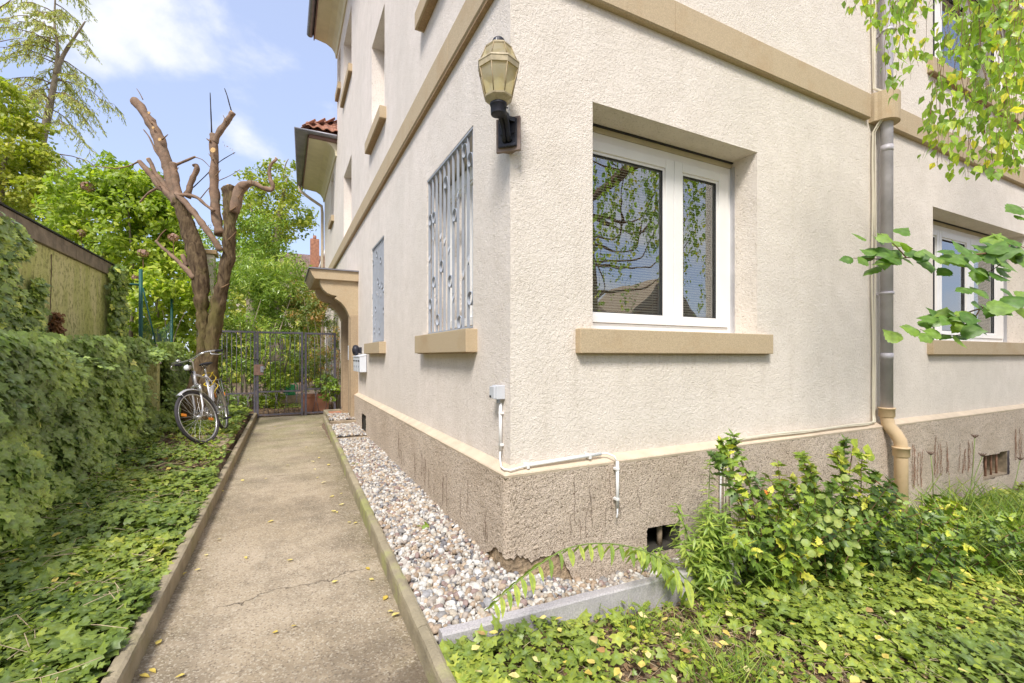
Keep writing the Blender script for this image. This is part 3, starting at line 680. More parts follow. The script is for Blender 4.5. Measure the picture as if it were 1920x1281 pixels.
# the older base that shows where the roughcast broke away
b = MB(); b.box(-.052, 13.9, -.052, .05, -.7, .3); b.box(-.052, .05, -.05, 4.70, -.2, .3); b.box(-.05, .05, 5.14, 6.1, -.2, .3)
b = MB(); b.box(-.05, .96, -.05, .04, -.7, .28); b.box(-.05, .03, .045, 4.68, -.2, .28); b.build('plinth_base', 'base', house, bevel=.01)
# sloping painted ledge
b = MB()
b._add([(-.070, -.070, .628), (14, -.070, .628), (14, .003, .668), (.003, .003, .668), (-.070, 6.12, .628), (.003, 6.12, .668)], [(0, 1, 2, 3), (4, 0, 3, 5)])
b._add([(-.070, -.070, .628), (14, -.070, .628), (14, -.066, .612), (-.066, -.066, .612), (-.070, 6.12, .628), (-.066, 6.12, .612)], [(1, 0, 3, 2), (0, 4, 5, 3)])
b.build('ledge', 'ledge', house, fix=False)
b = MB(); lw(b, 7.25, 9.45, -.1, .60, -.02, .05); lw(b, 9.5, 13.2, -.1, .60, -.02, .05); b.build('plinth', 'roughcast', house)

# cellar openings
def cellar(side, a0, a1, z0, z1, bars, mt):
    f = lw if side == 'L' else rw
    b = MB(); f(b, a0-.02, a1+.02, z0-.02, z1+.02, -.28, -.26); f(b, a0-.02, a0, z0-.02, z1+.02, -.26, .045); f(b, a1, a1+.02, z0-.02, z1+.02, -.26, .045)
    f(b, a0, a1, z0-.02, z0, -.26, .045); f(b, a0, a1, z1, z1+.02, -.26, .045); o = b.build('cellar_opening', 'dark' if not mt else 'greyslab', house)
    for i in range(bars):
        a = a0+(a1-a0)*(i+.6)/(bars+(.6 if side == 'R' and bars > 2 else 0)); b = MB(); p = (a, .0, z0) if side == 'R' else (.0, a, z0)
        b.tube([(p[0], p[1], z0), (p[0], p[1], z1)], .011 if bars > 1 else .02, 8); b.build('bar', 'deadvine' if bars > 2 else 'greyslab', o)
cellar('R', 1.0, 1.26, -.01, .14, 1, False); cellar('R', 6.2, 6.93, -.16, .11, 4, True); cellar('L', 4.74, 5.10, .14, .39, 1, False)

# sandstone band: separate stones with fine joints
def band():
    y = -.045
    for w in (1.05, 1.35, 1.2, 1.3, 1.25, 1.3, 1.3, 1.3, 1.3, 1.3):
        if y > 12.4: break
        b = MB(); e = y+w; g = .003 if y < 9.4 else .003
        b.prism([(.02, 3.545), (-.035, 3.545), (-.045, 3.555), (-.045, 3.775), (-.02, 3.79), (.02, 3.79)], 'y', y+(.0015 if y > 0 else 0), e-.0015); b.build('band_stone', 'sand', house, bevel=.002); y = e
    x = .022
    for w in (1.24, 1.42, 1.10):
        b = MB(); b.prism([(.02, 3.545), (-.035, 3.545), (-.045, 3.555), (-.045, 3.775), (-.02, 3.79), (.02, 3.79)], 'x', x+.0015, min(x+w, 3.83)-.0015); b.build('band_stone', 'sand', house, bevel=.002); x += w
    x = 4.12
    while x < 13.5:
        b = MB(); b.prism([(.02, 3.545), (-.035, 3.545), (-.045, 3.555), (-.045, 3.775), (-.02, 3.79), (.02, 3.79)], 'x', x+.0015, x+1.3-.0015); b.build('band_stone', 'sand', house, bevel=.002); x += 1.3
    # stone collar bulging round the downpipe
    b = MB(); n = 12; prof = [(3.83, .02)]+[(3.975+.145*math.cos(w), -.085-.145*math.sin(w)) for w in np.linspace(math.pi, 0, n)]+[(4.12, .02)]
    prof = [(3.83, .02), (3.83, -.05)]+[(3.975+.13*math.cos(w), -.07-.115*math.sin(w)) for w in np.linspace(math.pi, 0, n)]+[(4.12, -.05), (4.12, .02)]
    b.prism(prof, 'z', 3.53, 3.80); b.build('band_collar', 'sand', house, bevel=.004)
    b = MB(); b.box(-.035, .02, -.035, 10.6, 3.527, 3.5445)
    b.build('band_shade_strip', 'sandy_dark', house)  # added dark strip, shade under the band put into its colour
band()

# sills
def sill(side, a0, a1, zt, h=.155, p=.055, mt='sand', d=.20):
    b = MB(); (lw if side == 'L' else rw)(b, a0, a1, zt-h, zt, -d, p); b.build('sill', mt, house, bevel=.006)
    b = MB(); (lw if side == 'L' else rw)(b, a0+.03, a1-.03, zt-h-.006, zt-h-.0005, -.05, p-.02); b.build('sill_joint', 'sandy_dark', house)
sill('R', .455, 2.32, 1.473); sill('R', 4.99, 7.93, 1.473); sill('R', 4.99, 7.93, 4.49); sill('R', .455, 2.32, 4.49); sill('R', 9.47, 11.4, 1.473)
sill('L', .50, 1.83, 1.487, .16, .085); sill('L', 3.58, 4.80, 1.487, .15, .085); sill('L', .50, 1.83, 4.49, .155, .085); sill('L', 3.55, 4.74, 4.49, .155, .085)
sill('L', 8.65, 9.28, 7.54, .15, .07); sill('L', 10.2, 11.1, 4.94, .15, .07); sill('L', 6.75, 8.2, 6.87, .15, .07)

# ------------------------------------------------------------------ windows
def Tside(side, a0, z0, d):
    """local frame: x along the wall, y into it, z up"""
    if side == 'R': return Matrix.Translation((a0, d, z0))
    return Matrix(((0, 1, 0, d), (1, 0, 0, a0), (0, 0, 1, z0), (0, 0, 0, 1)))
def window(side, a0, a1, z0, z1, panes, d=.235, blind=(), caps=False, full=True, backd=.5):
    """panes: list of (x0, x1) glass spans, measured along the wall from the opening's edge"""
    W, H = a1-a0, z1-z0; T = Tside(side, a0, z0, d)
    fw, fb, ft = .052, .06, .11
    b = MB(T); b.box(0, fw, 0, .07, 0, H-.05); b.box(W-fw, W, 0, .07, 0, H-.05); b.box(fw, W-fw, 0, .07, 0, fb); b.box(fw, W-fw, 0, .07, H-ft, H-.05)
    win = b.build('window', 'pvc', house, bevel=.004)
    gz0, gz1 = .135, H-.205
    edges = [fw+.002]
    for i in range(len(panes)-1): edges.append((panes[i][1]+panes[i+1][0])/2)
    edges.append(W-fw-.002)
    for i, (p0, p1) in enumerate(panes):
        s0, s1 = edges[i]+.002, edges[i+1]-.002
        b = MB(T); zz0, zz1 = fb+.003, H-ft-.003
        q = .020
        b.box(s0, p0-q, -.018, .05, zz0, zz1); b.box(p1+q, s1, -.018, .05, zz0, zz1); b.box(p0-q, p1+q, -.018, .05, zz0, gz0-q); b.box(p0-q, p1+q, -.018, .05, gz1+q, zz1)
        sa = b.build('sash', 'pvc', win, bevel=.005)
        b = MB(T); b.box(p0-q, p0, -.006, .05, gz0-q, gz1+q); b.box(p1, p1+q, -.006, .05, gz0-q, gz1+q); b.box(p0, p1, -.006, .05, gz0-q, gz0); b.box(p0, p1, -.006, .05, gz1, gz1+q); b.build('glazing_bead', 'pvc', win, bevel=.003)
        if full:
            b = MB(T); g = .006
            b.box(p0, p0+g, -.004, .008, gz0, gz1); b.box(p1-g, p1, -.004, .008, gz0, gz1); b.box(p0+g, p1-g, -.004, .008, gz0, gz0+g); b.box(p0+g, p1-g, -.004, .008, gz1-g, gz1)
            b.build('seal', 'seal', win)
        b = MB(T); b._add([(p0, .012, gz0), (p1, .012, gz0), (p1, .012, gz1), (p0, .012, gz1)], [(0, 1, 2, 3)]); b.build('pane', 'glass', win, fix=False)
        if i in blind:
            b = MB(T); z = gz0+.006; 
            while z < gz1-.01:
                b._add([(p0-.005, .052, z), (p1+.02, .052, z), (p1+.02, .072, z+.0155), (p0-.005, .072, z+.0155)], [(0, 1, 2, 3)]); z += .0195
            for q in (p0+.06, p1-.05): b.box(q, q+.002, .05, .052, gz0, gz1)
            b.build('blind', 'blind', win, fix=False)
    if full:
        b = MB(T); b.box(W-.012, W-.001, -.035, -.002, 0, H-.045); b.build('shutter_rail', 'alu', win); b = MB(T); b.box(.001, .012, -.035, -.002, 0, H-.045); b.build('shutter_rail', 'alu', win)
        b = MB(T); b.box(.0, W, -.004, .02, H-.049, H-.001); b.build('shutter_slot', 'shutterbox', win)
        b = MB(T); b.box(.0, W, -.02, -.006, H-.012, H-.001); b.build('shutter_edge', 'seal', win)
    if caps:
        for q in caps: b = MB(T); b.box(q, q+.04, -.008, 0, .018, .03); b.build('drain_cap', 'pvc', win, bevel=.002)
    # the dark room behind
    b = MB(T); b.box(-.05, W+.05, backd, backd+.02, -.05, H+.05); b.box(-.05, -.03, .08, backd, -.05, H+.05); b.box(W+.03, W+.05, .08, backd, -.05, H+.05); b.box(-.03, W+.03, .08, backd, -.05, -.03); b.box(-.03, W+.03, .08, backd, H+.03, H+.05)
    b.build('room', 'dark', win); return win
window('R', .587, 2.197, 1.475, 2.925, [(.12, .83), (1.045, 1.42)], blind=(0, 1), caps=(.66, 1.02, 1.32))
window('R', 5.12, 7.8, 1.475, 2.925, [(.12, .66), (.83, 1.46), (1.71, 2.36)], blind=(2,), caps=(1.0, 1.6, 2.2))
window('R', 5.12, 7.8, 4.50, 5.92, [(.12, .66), (.83, 1.46), (1.71, 2.36)], blind=(0,))
window('R', .587, 2.197, 4.50, 5.92, [(.12, .7), (.9, 1.42)])
window('R', 9.6, 11.3, 1.475, 2.925, [(.12, .75), (.95, 1.58)])
window('L', .58, 1.72, 1.485, 2.905, [(.12, .53), (.62, 1.02)], d=.19, full=False)
window('L', 3.70, 4.62, 1.485, 2.885, [(.12, .80)], d=.19, full=False)
window('L', .58, 1.72, 4.50, 5.88, [(.12, 1.02)], d=.19, full=False); window('L', 3.66, 4.62, 4.50, 5.88, [(.12, .84)], d=.19, full=False)
window('L', 6.85, 8.1, 3.80, 5.18, [(.12, .57), (.68, 1.13)], d=.19, full=False); window('L', 6.85, 8.1, 6.88, 8.05, [(.12, .57), (.68, 1.13)], d=.19, full=False)
window('L', 8.72, 9.2, 7.55, 8.4, [(.1, .38)], d=.19, full=False); window('L', 10.3, 11.0, 4.95, 6.1, [(.1, .6)], d=.19, full=False); window('L', 10.4, 11.1, 1.5, 2.8, [(.1, .6)], d=.19, full=False)

# window grilles: flat bars on edge, each twisted somewhere, with rings between them
def grille(a0, a1, z0, z1, n, rings, label):
    W = a1-a0
    b = MB(); lw(b, a0+.012, a1-.012, z1-.018, z1-.004, -.035, -.002)
    g = b.build('window_grille', 'grille', house); b = MB(); lw(b, a0+.012, a1-.012, z0+.016, z0+.028, -.03, -.008); b.build('bottom_rail', 'grille', g)
    rr = random.Random(n*7+int(a0))
    for i in range(n):
        y = a0+.028+(W-.056)*i/(n-1)
        zt = z0+(z1-z0)*rr.uniform(.1, .88)
        vs = []; k = 44
        for j in range(k+1):
            z = z0+.028+(z1-z0-.046)*j/k
            # refine round the twist
            tw = math.pi*ss(zt-.04, zt+.04, z)
            ca, sa = math.cos(tw), math.sin(tw); hw, ht = .0095, .003
            for (p, q) in ((-hw, -ht), (hw, -ht), (hw, ht), (-hw, ht)):
                vs.append((.018+p*ca-q*sa, y+p*sa+q*ca, z))
        zs = None
        b = MB(); b._add(vs, [(j*4+m, j*4+(m+1) % 4, (j+1)*4+(m+1) % 4, (j+1)*4+m) for j in range(k) for m in range(4)]+[(0, 1, 2, 3), (k*4, k*4+1, k*4+2, k*4+3)]); b.build('bar', 'grille', g)
    sp = (W-.056)/(n-1)
    for (i, f) in rings:
        y = a0+.028+sp*(i+.5); z = z0+(z1-z0)*f; b = MB(); R = sp/2-.004
        vs = []; m = 20
        for j in range(m):
            w = 2*math.pi*j/m
            for (r, x) in ((R, .006), (R, .029), (R-.0035, .029), (R-.0035, .006)): vs.append((x, y+r*math.cos(w), z+1.0*r*math.sin(w)))
        b._add(vs, [(j*4+q, ((j+1) % m)*4+q, ((j+1) % m)*4+(q+1) % 4, j*4+(q+1) % 4) for j in range(m) for q in range(4)], False); b.build('ring', 'grille', g)
grille(.58, 1.72, 1.485, 2.905, 11, [(0, .855), (1, .93), (3, .64), (5, .87), (8, .73), (9, .735), (0, .16), (2, .05), (4, .29), (6, .40), (8, .33), (9, .20), (7, .09)], '')
grille(3.70, 4.62, 1.485, 2.885, 10, [(0, .3), (2, .8), (4, .62), (6, .35), (8, .85), (9, .5), (3, .12), (7, .14), (5, .9), (1, .55)], '')

# ------------------------------------------------------------------ door, canopy, pilasters
b = MB(); lw(b, 6.24, 7.10, .20, 2.43, -.18, -.13); dr = b.build('door', 'door', house, bevel=.004)
for (a, c, z, w) in ((6.32, 6.62, .35, 1.1), (6.72, 7.02, .35, 1.1), (6.32, 6.62, 1.25, 2.3), (6.72, 7.02, 1.25, 2.3)):
    b = MB(); lw(b, a, c, z, w, -.13, -.115); b.build('door_panel', 'door', dr, bevel=.008)
b = MB(); b.tube([(.06, 6.34, 1.2), (.06, 6.34, 1.34)], .012, 8); b.build('handle', 'chrome', dr)
def pilaster(a0, a1):
    b = MB(); lw(b, a0, a1, .22, 2.02, -.02, .128); b.build('pilaster', 'sandmid', house, bevel=.008)
    b = MB(); lw(b, a0+.04, a1-.04, .30, 1.98, .13, .145); b.build('pilaster_panel', 'sandmid', house, bevel=.006)
    b = MB(); lw(b, a0-.02, a1+.02, .06, .22, -.02, .16); b.build('pilaster_base', 'sandy_dark', house, bevel=.008)
pilaster(5.98, 6.20); pilaster(7.14, 7.36)
def console(a0, a1):
    # S-curved bracket carrying the canopy: (p outward, z)
    pr = [(0, 2.62), (.62, 2.62), (.62, 2.565), (.605, 2.50), (.565, 2.43), (.50, 2.375), (.42, 2.345), (.345, 2.335), (.385, 2.295), (.345, 2.27), (.28, 2.225), (.22, 2.155), (.175, 2.07), (.14, 1.98), (.10, 1.93), (-.001, 1.90)]
    b = MB(); b.prism([(-p, z) for p, z in pr], 'y', a0, a1, )
    # prism over y expects (x, z)
    return b.build('canopy_bracket', 'sand', house, bevel=.006)
console(5.988, 6.175); console(7.165, 7.352)
b = MB(); b.prism([(.0, 2.60), (-.70, 2.60), (-.73, 2.64), (-.76, 2.70), (-.78, 2.735), (-.78, 2.76), (0, 2.79)], 'y', 5.93, 7.45); can = b.build('canopy', 'sand', house, bevel=.008)
b = MB(); lw(b, 5.90, 7.48, 2.765, 2.785, -.02, .80); b.build('canopy_flashing', 'zincdark', can)
b = MB(); lw(b, 6.2, 7.14, .06, .20, -.2, .14); b.build('door_sill', 'sandy_dark', house, bevel=.008)
b = MB(); b.prism([(-.48, .10), (-.48, .30), (-.44, .34), (-.08, .34), (-.08, .10)], 'y', 6.85, 6.95)
b = MB(); lw(b, 6.55, 6.63, .04, .235, .14, .46); lw(b, 7.35, 7.43, .04, .235, .14, .46); lw(b, 6.63, 7.35, .04, .235, .40, .46); lw(b, 6.63, 7.35, .04, .19, .14, .40)
step = b.build('door_step', 'kerbmoss', house, bevel=.008)
b = MB(); lw(b, 6.65, 7.33, .191, .205, .16, .385); b.build('door_mat', 'terracotta', step)

# ------------------------------------------------------------------ eaves, gutters, roofs
def gutter(pts, r, name='gutter'):
    """half-round trough swept along pts (horizontal)"""
    b = MB(); vs = []; k = 9
    for i, p in enumerate(pts):
        p = Vector(p); t = (Vector(pts[min(i+1, len(pts)-1)])-Vector(pts[max(i-1, 0)])).normalized(); s_ = Vector((t.y, -t.x, 0))
        sc = 1.0
        if 0 < i < len(pts)-1:
            t1 = (p-Vector(pts[i-1])).normalized(); sc = 1/max(.3, t.dot(t1))
        for rr in (r, r-.006):
            for j in range(k):
                w = math.pi*j/(k-1); vs.append(p+s_*(rr*math.cos(w)*sc)-Vector((0, 0, rr*math.sin(w))))
    n = len(pts)
    fs = [(i*2*k+j, (i+1)*2*k+j, (i+1)*2*k+j+1, i*2*k+j+1) for i in range(n-1) for j in range(k-1)]+[(i*2*k+k+j, i*2*k+k+j+1, (i+1)*2*k+k+j+1, (i+1)*2*k+k+j) for i in range(n-1) for j in range(k-1)]
    fs += [(i*2*k+a, (i+1)*2*k+a, (i+1)*2*k+k+a, i*2*k+k+a) for i in range(n-1) for a in (0, k-1)]
    b._add(vs, fs, True); g = b.build(name, 'zincdark', house)
    return g
def soffit(y0, y1, zt, ov):
    pr = [(0, zt-.42), (-.03, zt-.42), (-.05, zt-.30), (-.12, zt-.20), (-.24, zt-.13), (-ov+.06, zt-.09), (-ov+.02, zt-.09), (-ov+.02, zt), (0, zt)]
    b = MB(); b.prism(pr, 'y', y0, y1); b.build('soffit', 'soffit', house)
    b = MB(); b.box(-ov-.005, -ov+.018, y0-.02, y1, zt-.13, zt+.01); b.build('fascia', 'brownwood', house)
soffit(-.5, 9.50, 8.98, .52); gutter([(-.60, -1, 8.98), (-.60, 9.52, 8.98)], .075)
pr = [(-.42, 8.98)]
b = MB(); b.prism([(0.0, 8.56), (-.03, 8.56), (-.05, 8.68), (-.12, 8.78), (-.24, 8.85), (-.50, 8.89), (-.50, 8.98), (0, 8.98)], 'x', -.5, 14.3); b.build('soffit', 'soffit', house)
gutter([(14, -.60, 8.98), (-.60, -.60, 8.98)], .075)
# roof planes of the main house
b = MB(); b._add([(-.58, -.58, 9.0), (14.4, -.58, 9.0), (14.4, 5, 13.4), (5, 5, 13.4), (-.58, 9.55, 9.0), (5, 9.55, 13.4), (14.4, 9.55, 9.0)], [(0, 1, 2, 3), (4, 0, 3, 5)]); b.build('roof', 'tile', house, fix=False)
# wing
zt = 6.62
soffit(9.52, 13.3, zt, .64)
b = MB(); b.prism([(9.47, zt-.42), (9.47, zt), (9.0, zt), (9.0, zt-.09), (9.2, zt-.11), (9.36, zt-.20), (9.43, zt-.30)], 'x', -.62, -.01)
b = MB(); b.box(-.62, -.01, 9.44, 9.52, zt-.12, zt-.001); b.build('fascia', 'brownwood', house)
gutter([(-.02, 9.38, zt+.0), (-.72, 9.38, zt+.0), (-.72, 13.3, zt+.0)], .07)
tm = MB(); vs = []
for i in range(9):
    x = i/8*.21; z = .022*math.sin(2*math.pi*i/8)
    vs += [(x, 0, z), (x, .36, z+.0), (x, 0, z+.014), (x, .36, z+.014)]
tm._add(vs, [q for i in range(8) for q in ((i*4+2, i*4+6, i*4+7, i*4+3), (i*4, i*4+1, i*4+5, i*4+4), (i*4, i*4+4, i*4+6, i*4+2), (i*4+1, i*4+3, i*4+7, i*4+5))]+[(0, 2, 3, 1), (32, 33, 35, 34)], True)
b = MB(); b._add([(-.66, 9.42, zt+.03), (0.0, 9.42, zt+.03), (2.4, 11.4, zt+2.2), (2.4, 11.6, zt+2.2), (-.66, 13.3, zt+.03), (2.4, 13.3, zt+2.2)], [(0, 1, 2), (0, 2, 3), (4, 0, 3, 5)]); wr = b.build('roof', 'tile', house, fix=False)
tile0 = None
sl = math.atan2(2.2, 3.0)
def put_tile(M4):
    global tile0
    if tile0 is None: tile0 = tm.build('roof_tile', 'tile', wr); o = tile0
    else: o = tile0.copy(); COL.objects.link(o); o.parent = wr
    o.matrix_local = M4; return o
for r in range(5):
    for c in range(5):       # the end facing the path gate
        x = -.70+c*.205+r*.0; s_ = r*.29
        if x+.1 < -.68+s_*math.cos(sl)*.9: continue
        put_tile(Matrix.Translation((x, 9.30+s_*math.cos(sl), zt+.05+s_*math.sin(sl)+.012))@Matrix.Rotation(sl+.05*random.uniform(-1, 1), 4, 'X')@Matrix.Rotation(random.uniform(-.03, .03), 4, 'Z'))
for r in range(4):
    for c in range(18):
        y = 9.35+c*.205; s_ = r*.29
        if y+.1 < 9.32+s_*math.cos(sl)*.9+.1: continue
        put_tile(Matrix.Translation((-.78+s_*math.cos(sl), y+.2, zt+.05+s_*math.sin(sl)+.012))@Matrix.Rotation(-math.pi/2, 4, 'Z')@Matrix.Rotation(sl+.04*random.uniform(-1, 1), 4, 'X'))
b = MB(); b.tube([(-.72, 13.15, zt-.05), (-.70, 13.15, zt-.22), (-.40, 13.15, zt-.42), (-.09, 13.15, zt-.60), (-.07, 13.15, zt-.8), (-.07, 13.15, .2)], .045, 10); b.build('downpipe', 'ledge', house)

# front downpipe: zinc above, beige plastic below
X0, Y0 = 3.975, -.085
b = MB(); b.tube([(X0, Y0, .80), (X0, Y0, 9.0)], .049, 16); dp = b.build('downpipe', 'zinc', house)
for z in (3.28, 1.30, 4.9): b = MB(); b.tube([(X0, Y0, z-.03), (X0, Y0, z+.03)], .0505, 16, smooth=True); b.build('pipe_socket', 'zinc', dp)
for z in (1.90, 4.4):
    b = MB(); b.tube([(X0, Y0, z-.012), (X0, Y0, z+.012)], .057, 16); b.box(X0-.01, X0+.01, Y0, .01, z-.012, z+.012); b.build('pipe_clip', 'zinc', dp)
b = MB(); b.tube([(X0, Y0, .81), (X0, Y0, .72), (X0+.005, Y0-.01, .64), (X0+.03, Y0-.055, .57), (X0+.05, Y0-.085, .50), (X0+.055, Y0-.09, .44), (X0+.055, Y0-.09, -.4)], .054, 16); lp = b.build('downpipe', 'beigepipe', house)
for (c, z, r) in (((X0, Y0), .765, .064), ((X0+.055, Y0-.09), .40, .066)):
    b = MB(); b.lathe([(r-.004, -.045), (r, -.04), (r, .03), (r+.006, .032), (r+.006, .045), (r-.004, .046)], 18, (c[0], c[1], z)); b.build('pipe_socket', 'beigepipe', lp)

# ------------------------------------------------------------------ gravel: every pebble its own rounded body
def ico(n):
    bm = bmesh.new(); bmesh.ops.create_icosphere(bm, subdivisions=n, radius=1); v = np.array([q.co[:] for q in bm.verts]); f = np.array([[w.index for w in q.verts] for q in bm.faces]); bm.free(); return v, f
def bodies(name, pts, size, lvl, material, parent=None, squash=(.5, .8), jit=.12, **props):
    v0, f0 = ico(lvl); n = len(pts); k = len(v0)
    sx = RNG.uniform(.75, 1.3, n)*size; sy = RNG.uniform(.6, 1.0, n)*size; sz = RNG.uniform(*squash, n)*size
    q = RNG.normal(size=(n, 4)); q[:, 1:3] *= .35; q /= np.linalg.norm(q, axis=1, keepdims=True)
    w, x, y, z = q.T
    R = np.stack([1-2*(y*y+z*z), 2*(x*y-z*w), 2*(x*z+y*w), 2*(x*y+z*w), 1-2*(x*x+z*z), 2*(y*z-x*w), 2*(x*z-y*w), 2*(y*z+x*w), 1-2*(x*x+y*y)], 1).reshape(n, 3, 3)
    ph = RNG.uniform(0, 6.28, (n, 3, 1)); d = 1+jit*(np.sin(v0[None, :, 0]*2.2+ph[:, 0])+np.sin(v0[None, :, 1]*2.5+ph[:, 1])+np.sin(v0[None, :, 2]*2.3+ph[:, 2]))*.6
    V = v0[None]*d[:, :, None]*np.stack([sx, sy, sz], 1)[:, None, :]
    V = np.einsum('nij,nkj->nki', R, V)+np.asarray(pts)[:, None, :]
    F = (f0[None]+np.arange(n)[:, None, None]*k).reshape(-1, 3); me = bpy.data.meshes.new(name)
    me.vertices.add(n*k); me.vertices.foreach_set('co', V.reshape(-1)); nf = len(F)
    me.loops.add(nf*3); me.loops.foreach_set('vertex_index', F.reshape(-1).astype(np.int32)); me.polygons.add(nf)
    me.polygons.foreach_set('loop_start', np.arange(0, nf*3, 3, dtype=np.int32)); me.update(calc_edges=True)
    me.polygons.foreach_set('use_smooth', np.ones(nf, bool))
    a = me.attributes.new('rnd', 'FLOAT', 'POINT'); a.data.foreach_set('value', np.repeat(RNG.random(n), k).astype(np.float32))
    me.materials.append(M[material]); return link(name, me, parent, **props)
def gravel():
    near, far = [], []
    def grid(x0f, x1f, y0, y1, sp):
        y = y0
        while y < y1:
            x0, x1 = x0f(y), x1f(y); x = x0+random.uniform(0, sp)
            while x < x1:
                yield x+random.uniform(-.45, .45)*sp, y+random.uniform(-.45, .45)*sp
                x += sp
            y += sp*.85
    strip0 = lambda y: xr(y)+.064; strip1 = lambda y: -.060
    for layer in range(3):
        for x, y in grid(strip0, strip1, -.44, 6.6, .031):
            if y > 4.5 and layer == 2: continue
            if any(abs(y-q-.035) < .05 for q in (4.55, 5.75)): continue
            zl = 0.0 if y < 4.6 else (.04 if y < 5.8 else .11)
            z = gz(x, y)+zl+.008+layer*.012+.016*fbm((x*4, y*4, 1), 3)-.05*max(0, 1-(x+.6)/.05)*.0
            z -= .115*ss(-.12, .5, x)*0
            (near if y < 2.6 else far).append((x, y, z))
    for layer in range(3):
        for x, y in grid(lambda y: -.06, lambda y: 1.5, -.44, -.075, .031):
            near.append((x, y, gz(x, y)+.012+layer*.013+.014*fbm((x*4, y*4, 1), 3)))
    near = np.array(near); far = np.array(far)
    sz = lambda n: np.clip(RNG.lognormal(-.05, .28, n), .5, 1.9)*.0170
    g = bodies('gravel', near, sz(len(near)), 2, 'pebble', kind='stuff', jit=.11)
    g2 = bodies('gravel', far, sz(len(far))*1.05, 1, 'pebble', kind='stuff')
    print('pebbles', len(near), len(far))
gravel()

# ------------------------------------------------------------------ wall lantern on the corner
def lantern():
    nv = Vector((-1, -1, 0)).normalized()   # plate faces away from the corner
    c = Vector((0, 0, 0)); zp = 2.567       # plate centre height
    root = thing('wall_lantern', 'old cream and black eight sided lantern with amber glass on the house corner', 'lantern', (nv*.035+Vector((0, 0, zp)))[:])
    T = Matrix(((nv.y, -nv.x, 0, 0), (-nv.x, -nv.y, 0, 0), (0, 0, 1, 0), (0, 0, 0, 1)))
    # local: y = -outward, so outward is -y ; x along the plate
    T = Matrix(((-nv.y, -nv.x, 0, 0), (nv.x, -nv.y, 0, 0), (0, 0, 1, 0), (0, 0, 0, 1)))
    def mk(name, mt, fn, parent=root, bevel=0, fix=True):
        b = MB(T); fn(b); return b.build(name, mt, parent, bevel=bevel, fix=fix)
    mk('backplate', 'lampback', lambda b: b.box(-.072, .072, -.008, .012, -.095, .098), bevel=.003)
    mk('corner_bracket', 'lampback', lambda b: b.prism([(-.05, .012), (.05, .012), (0, .05)], 'z', -.09, .09))
    ap = mk('arm_plate', 'black', lambda b: b.box(-.056, .056, -.02, -.0085, -.075, .085), bevel=.005)
    mk('ridge', 'black', lambda b: b.box(-.048, .048, -.032, -.0205, -.078, -.06), ap, .004)
    mk('ridge', 'black', lambda b: b.box(-.03, .03, -.03, -.0205, -.042, -.03), ap, .003)
    mk('ridge', 'black', lambda b: b.box(-.022, .022, -.028, -.0205, -.012, -.002), ap, .003)
    for x in (-.037, .037): mk('bolt', 'black', lambda b: b.tube([(x, -.019, .0), (x, -.028, .0)], .006, 8), ap)
    arc = [(0, -.022, -.05), (0, -.040, -.02), (0, -.052, .01), (0, -.062, .03), (0, -.08, .05), (0, -.115, .068), (0, -.15, .075)]
    for x in (-.013, .013): mk('arm', 'black', lambda b: b.tube([(x+p[0], p[1], p[2]) for p in arc], [.013, .014, .014, .014, .015, .016, .017], 8))
    mk('arm_web', 'black', lambda b: b.prism([(-.02, .07), (-.045, .02), (-.065, .04), (-.10, .06), (-.15, .07), (-.15, .09), (-.08, .09), (-.05, .10), (-.02, .084)], 'x', -.02, .02), bevel=.004)
    mk('arm_flare', 'black', lambda b: b._add([(-.048, -.02, .085), (.048, -.02, .085), (.03, -.06, .075), (-.03, -.06, .075), (.02, -.12, .088), (-.02, -.12, .088), (-.048, -.02, .06), (.048, -.02, .06), (.028, -.055, .055), (-.028, -.055, .055), (.018, -.12, .072), (-.018, -.12, .072)], [(0, 1, 2, 3), (3, 2, 4, 5), (6, 9, 8, 7), (9, 11, 10, 8), (0, 3, 9, 6), (3, 5, 11, 9), (1, 7, 8, 2), (2, 8, 10, 4), (5, 4, 10, 11), (0, 6, 7, 1)]))
    Y = -.165
    T0 = T; T = T@Matrix.Translation((0, 0, -.055))
    mk('lamp_holder', 'black', lambda b: b.lathe([(.030, .085), (.040, .088), (.042, .092), (.043, .135), (.046, .137), (.046, .147), (.03, .15)], 20, (0, Y, 0)), bevel=0)
    r8 = lambda r: r/math.cos(math.pi/8)
    # levels: base, widest rim, shoulder, top
    zb, zr, zs, zt = .150, .338, .362, .440
    rb, rr, rs, rt = .070, .1005, .100, .066
    def ring(b, r0, z0, r1, z1, th=.004):
        b.lathe([(r8(r0-th), z0), (r8(r0), z0), (r8(r1), z1), (r8(r1-th), z1)], 8, (0, Y, 0), smooth=False, phase=0)
    mk('base_cone', 'lampframe', lambda b: b.lathe([(.03, .147), (r8(.045), .148), (r8(rb), zb+.022), (r8(rb+.002), zb+.03), (r8(rb-.004), zb+.03), (.03, .152)], 8, (0, Y, 0), smooth=False, phase=0))
    mk('rim', 'lampframe', lambda b: b.lathe([(r8(rr-.008), zr-.02), (r8(rr+.003), zr-.02), (r8(rr+.006), zr+.004), (r8(rr+.009), zr+.008), (r8(rr+.006), zr+.018), (r8(rs-.003), zs), (r8(rs-.01), zs), (r8(rr-.008), zr)], 8, (0, Y, 0), smooth=False, phase=0))
    mk('roof_rim', 'lampframe', lambda b: b.lathe([(r8(rt+.002), zt-.006), (r8(rt+.004), zt), (r8(rt-.006), zt+.012), (.03, zt+.018), (.03, zt)], 8, (0, Y, 0), smooth=False, phase=0))
    mk('cap', 'black', lambda b: b.lathe([(.030, zt+.014), (.033, zt+.016), (.033, zt+.048), (.028, zt+.055), (.006, zt+.058)], 16, (0, Y, 0)))
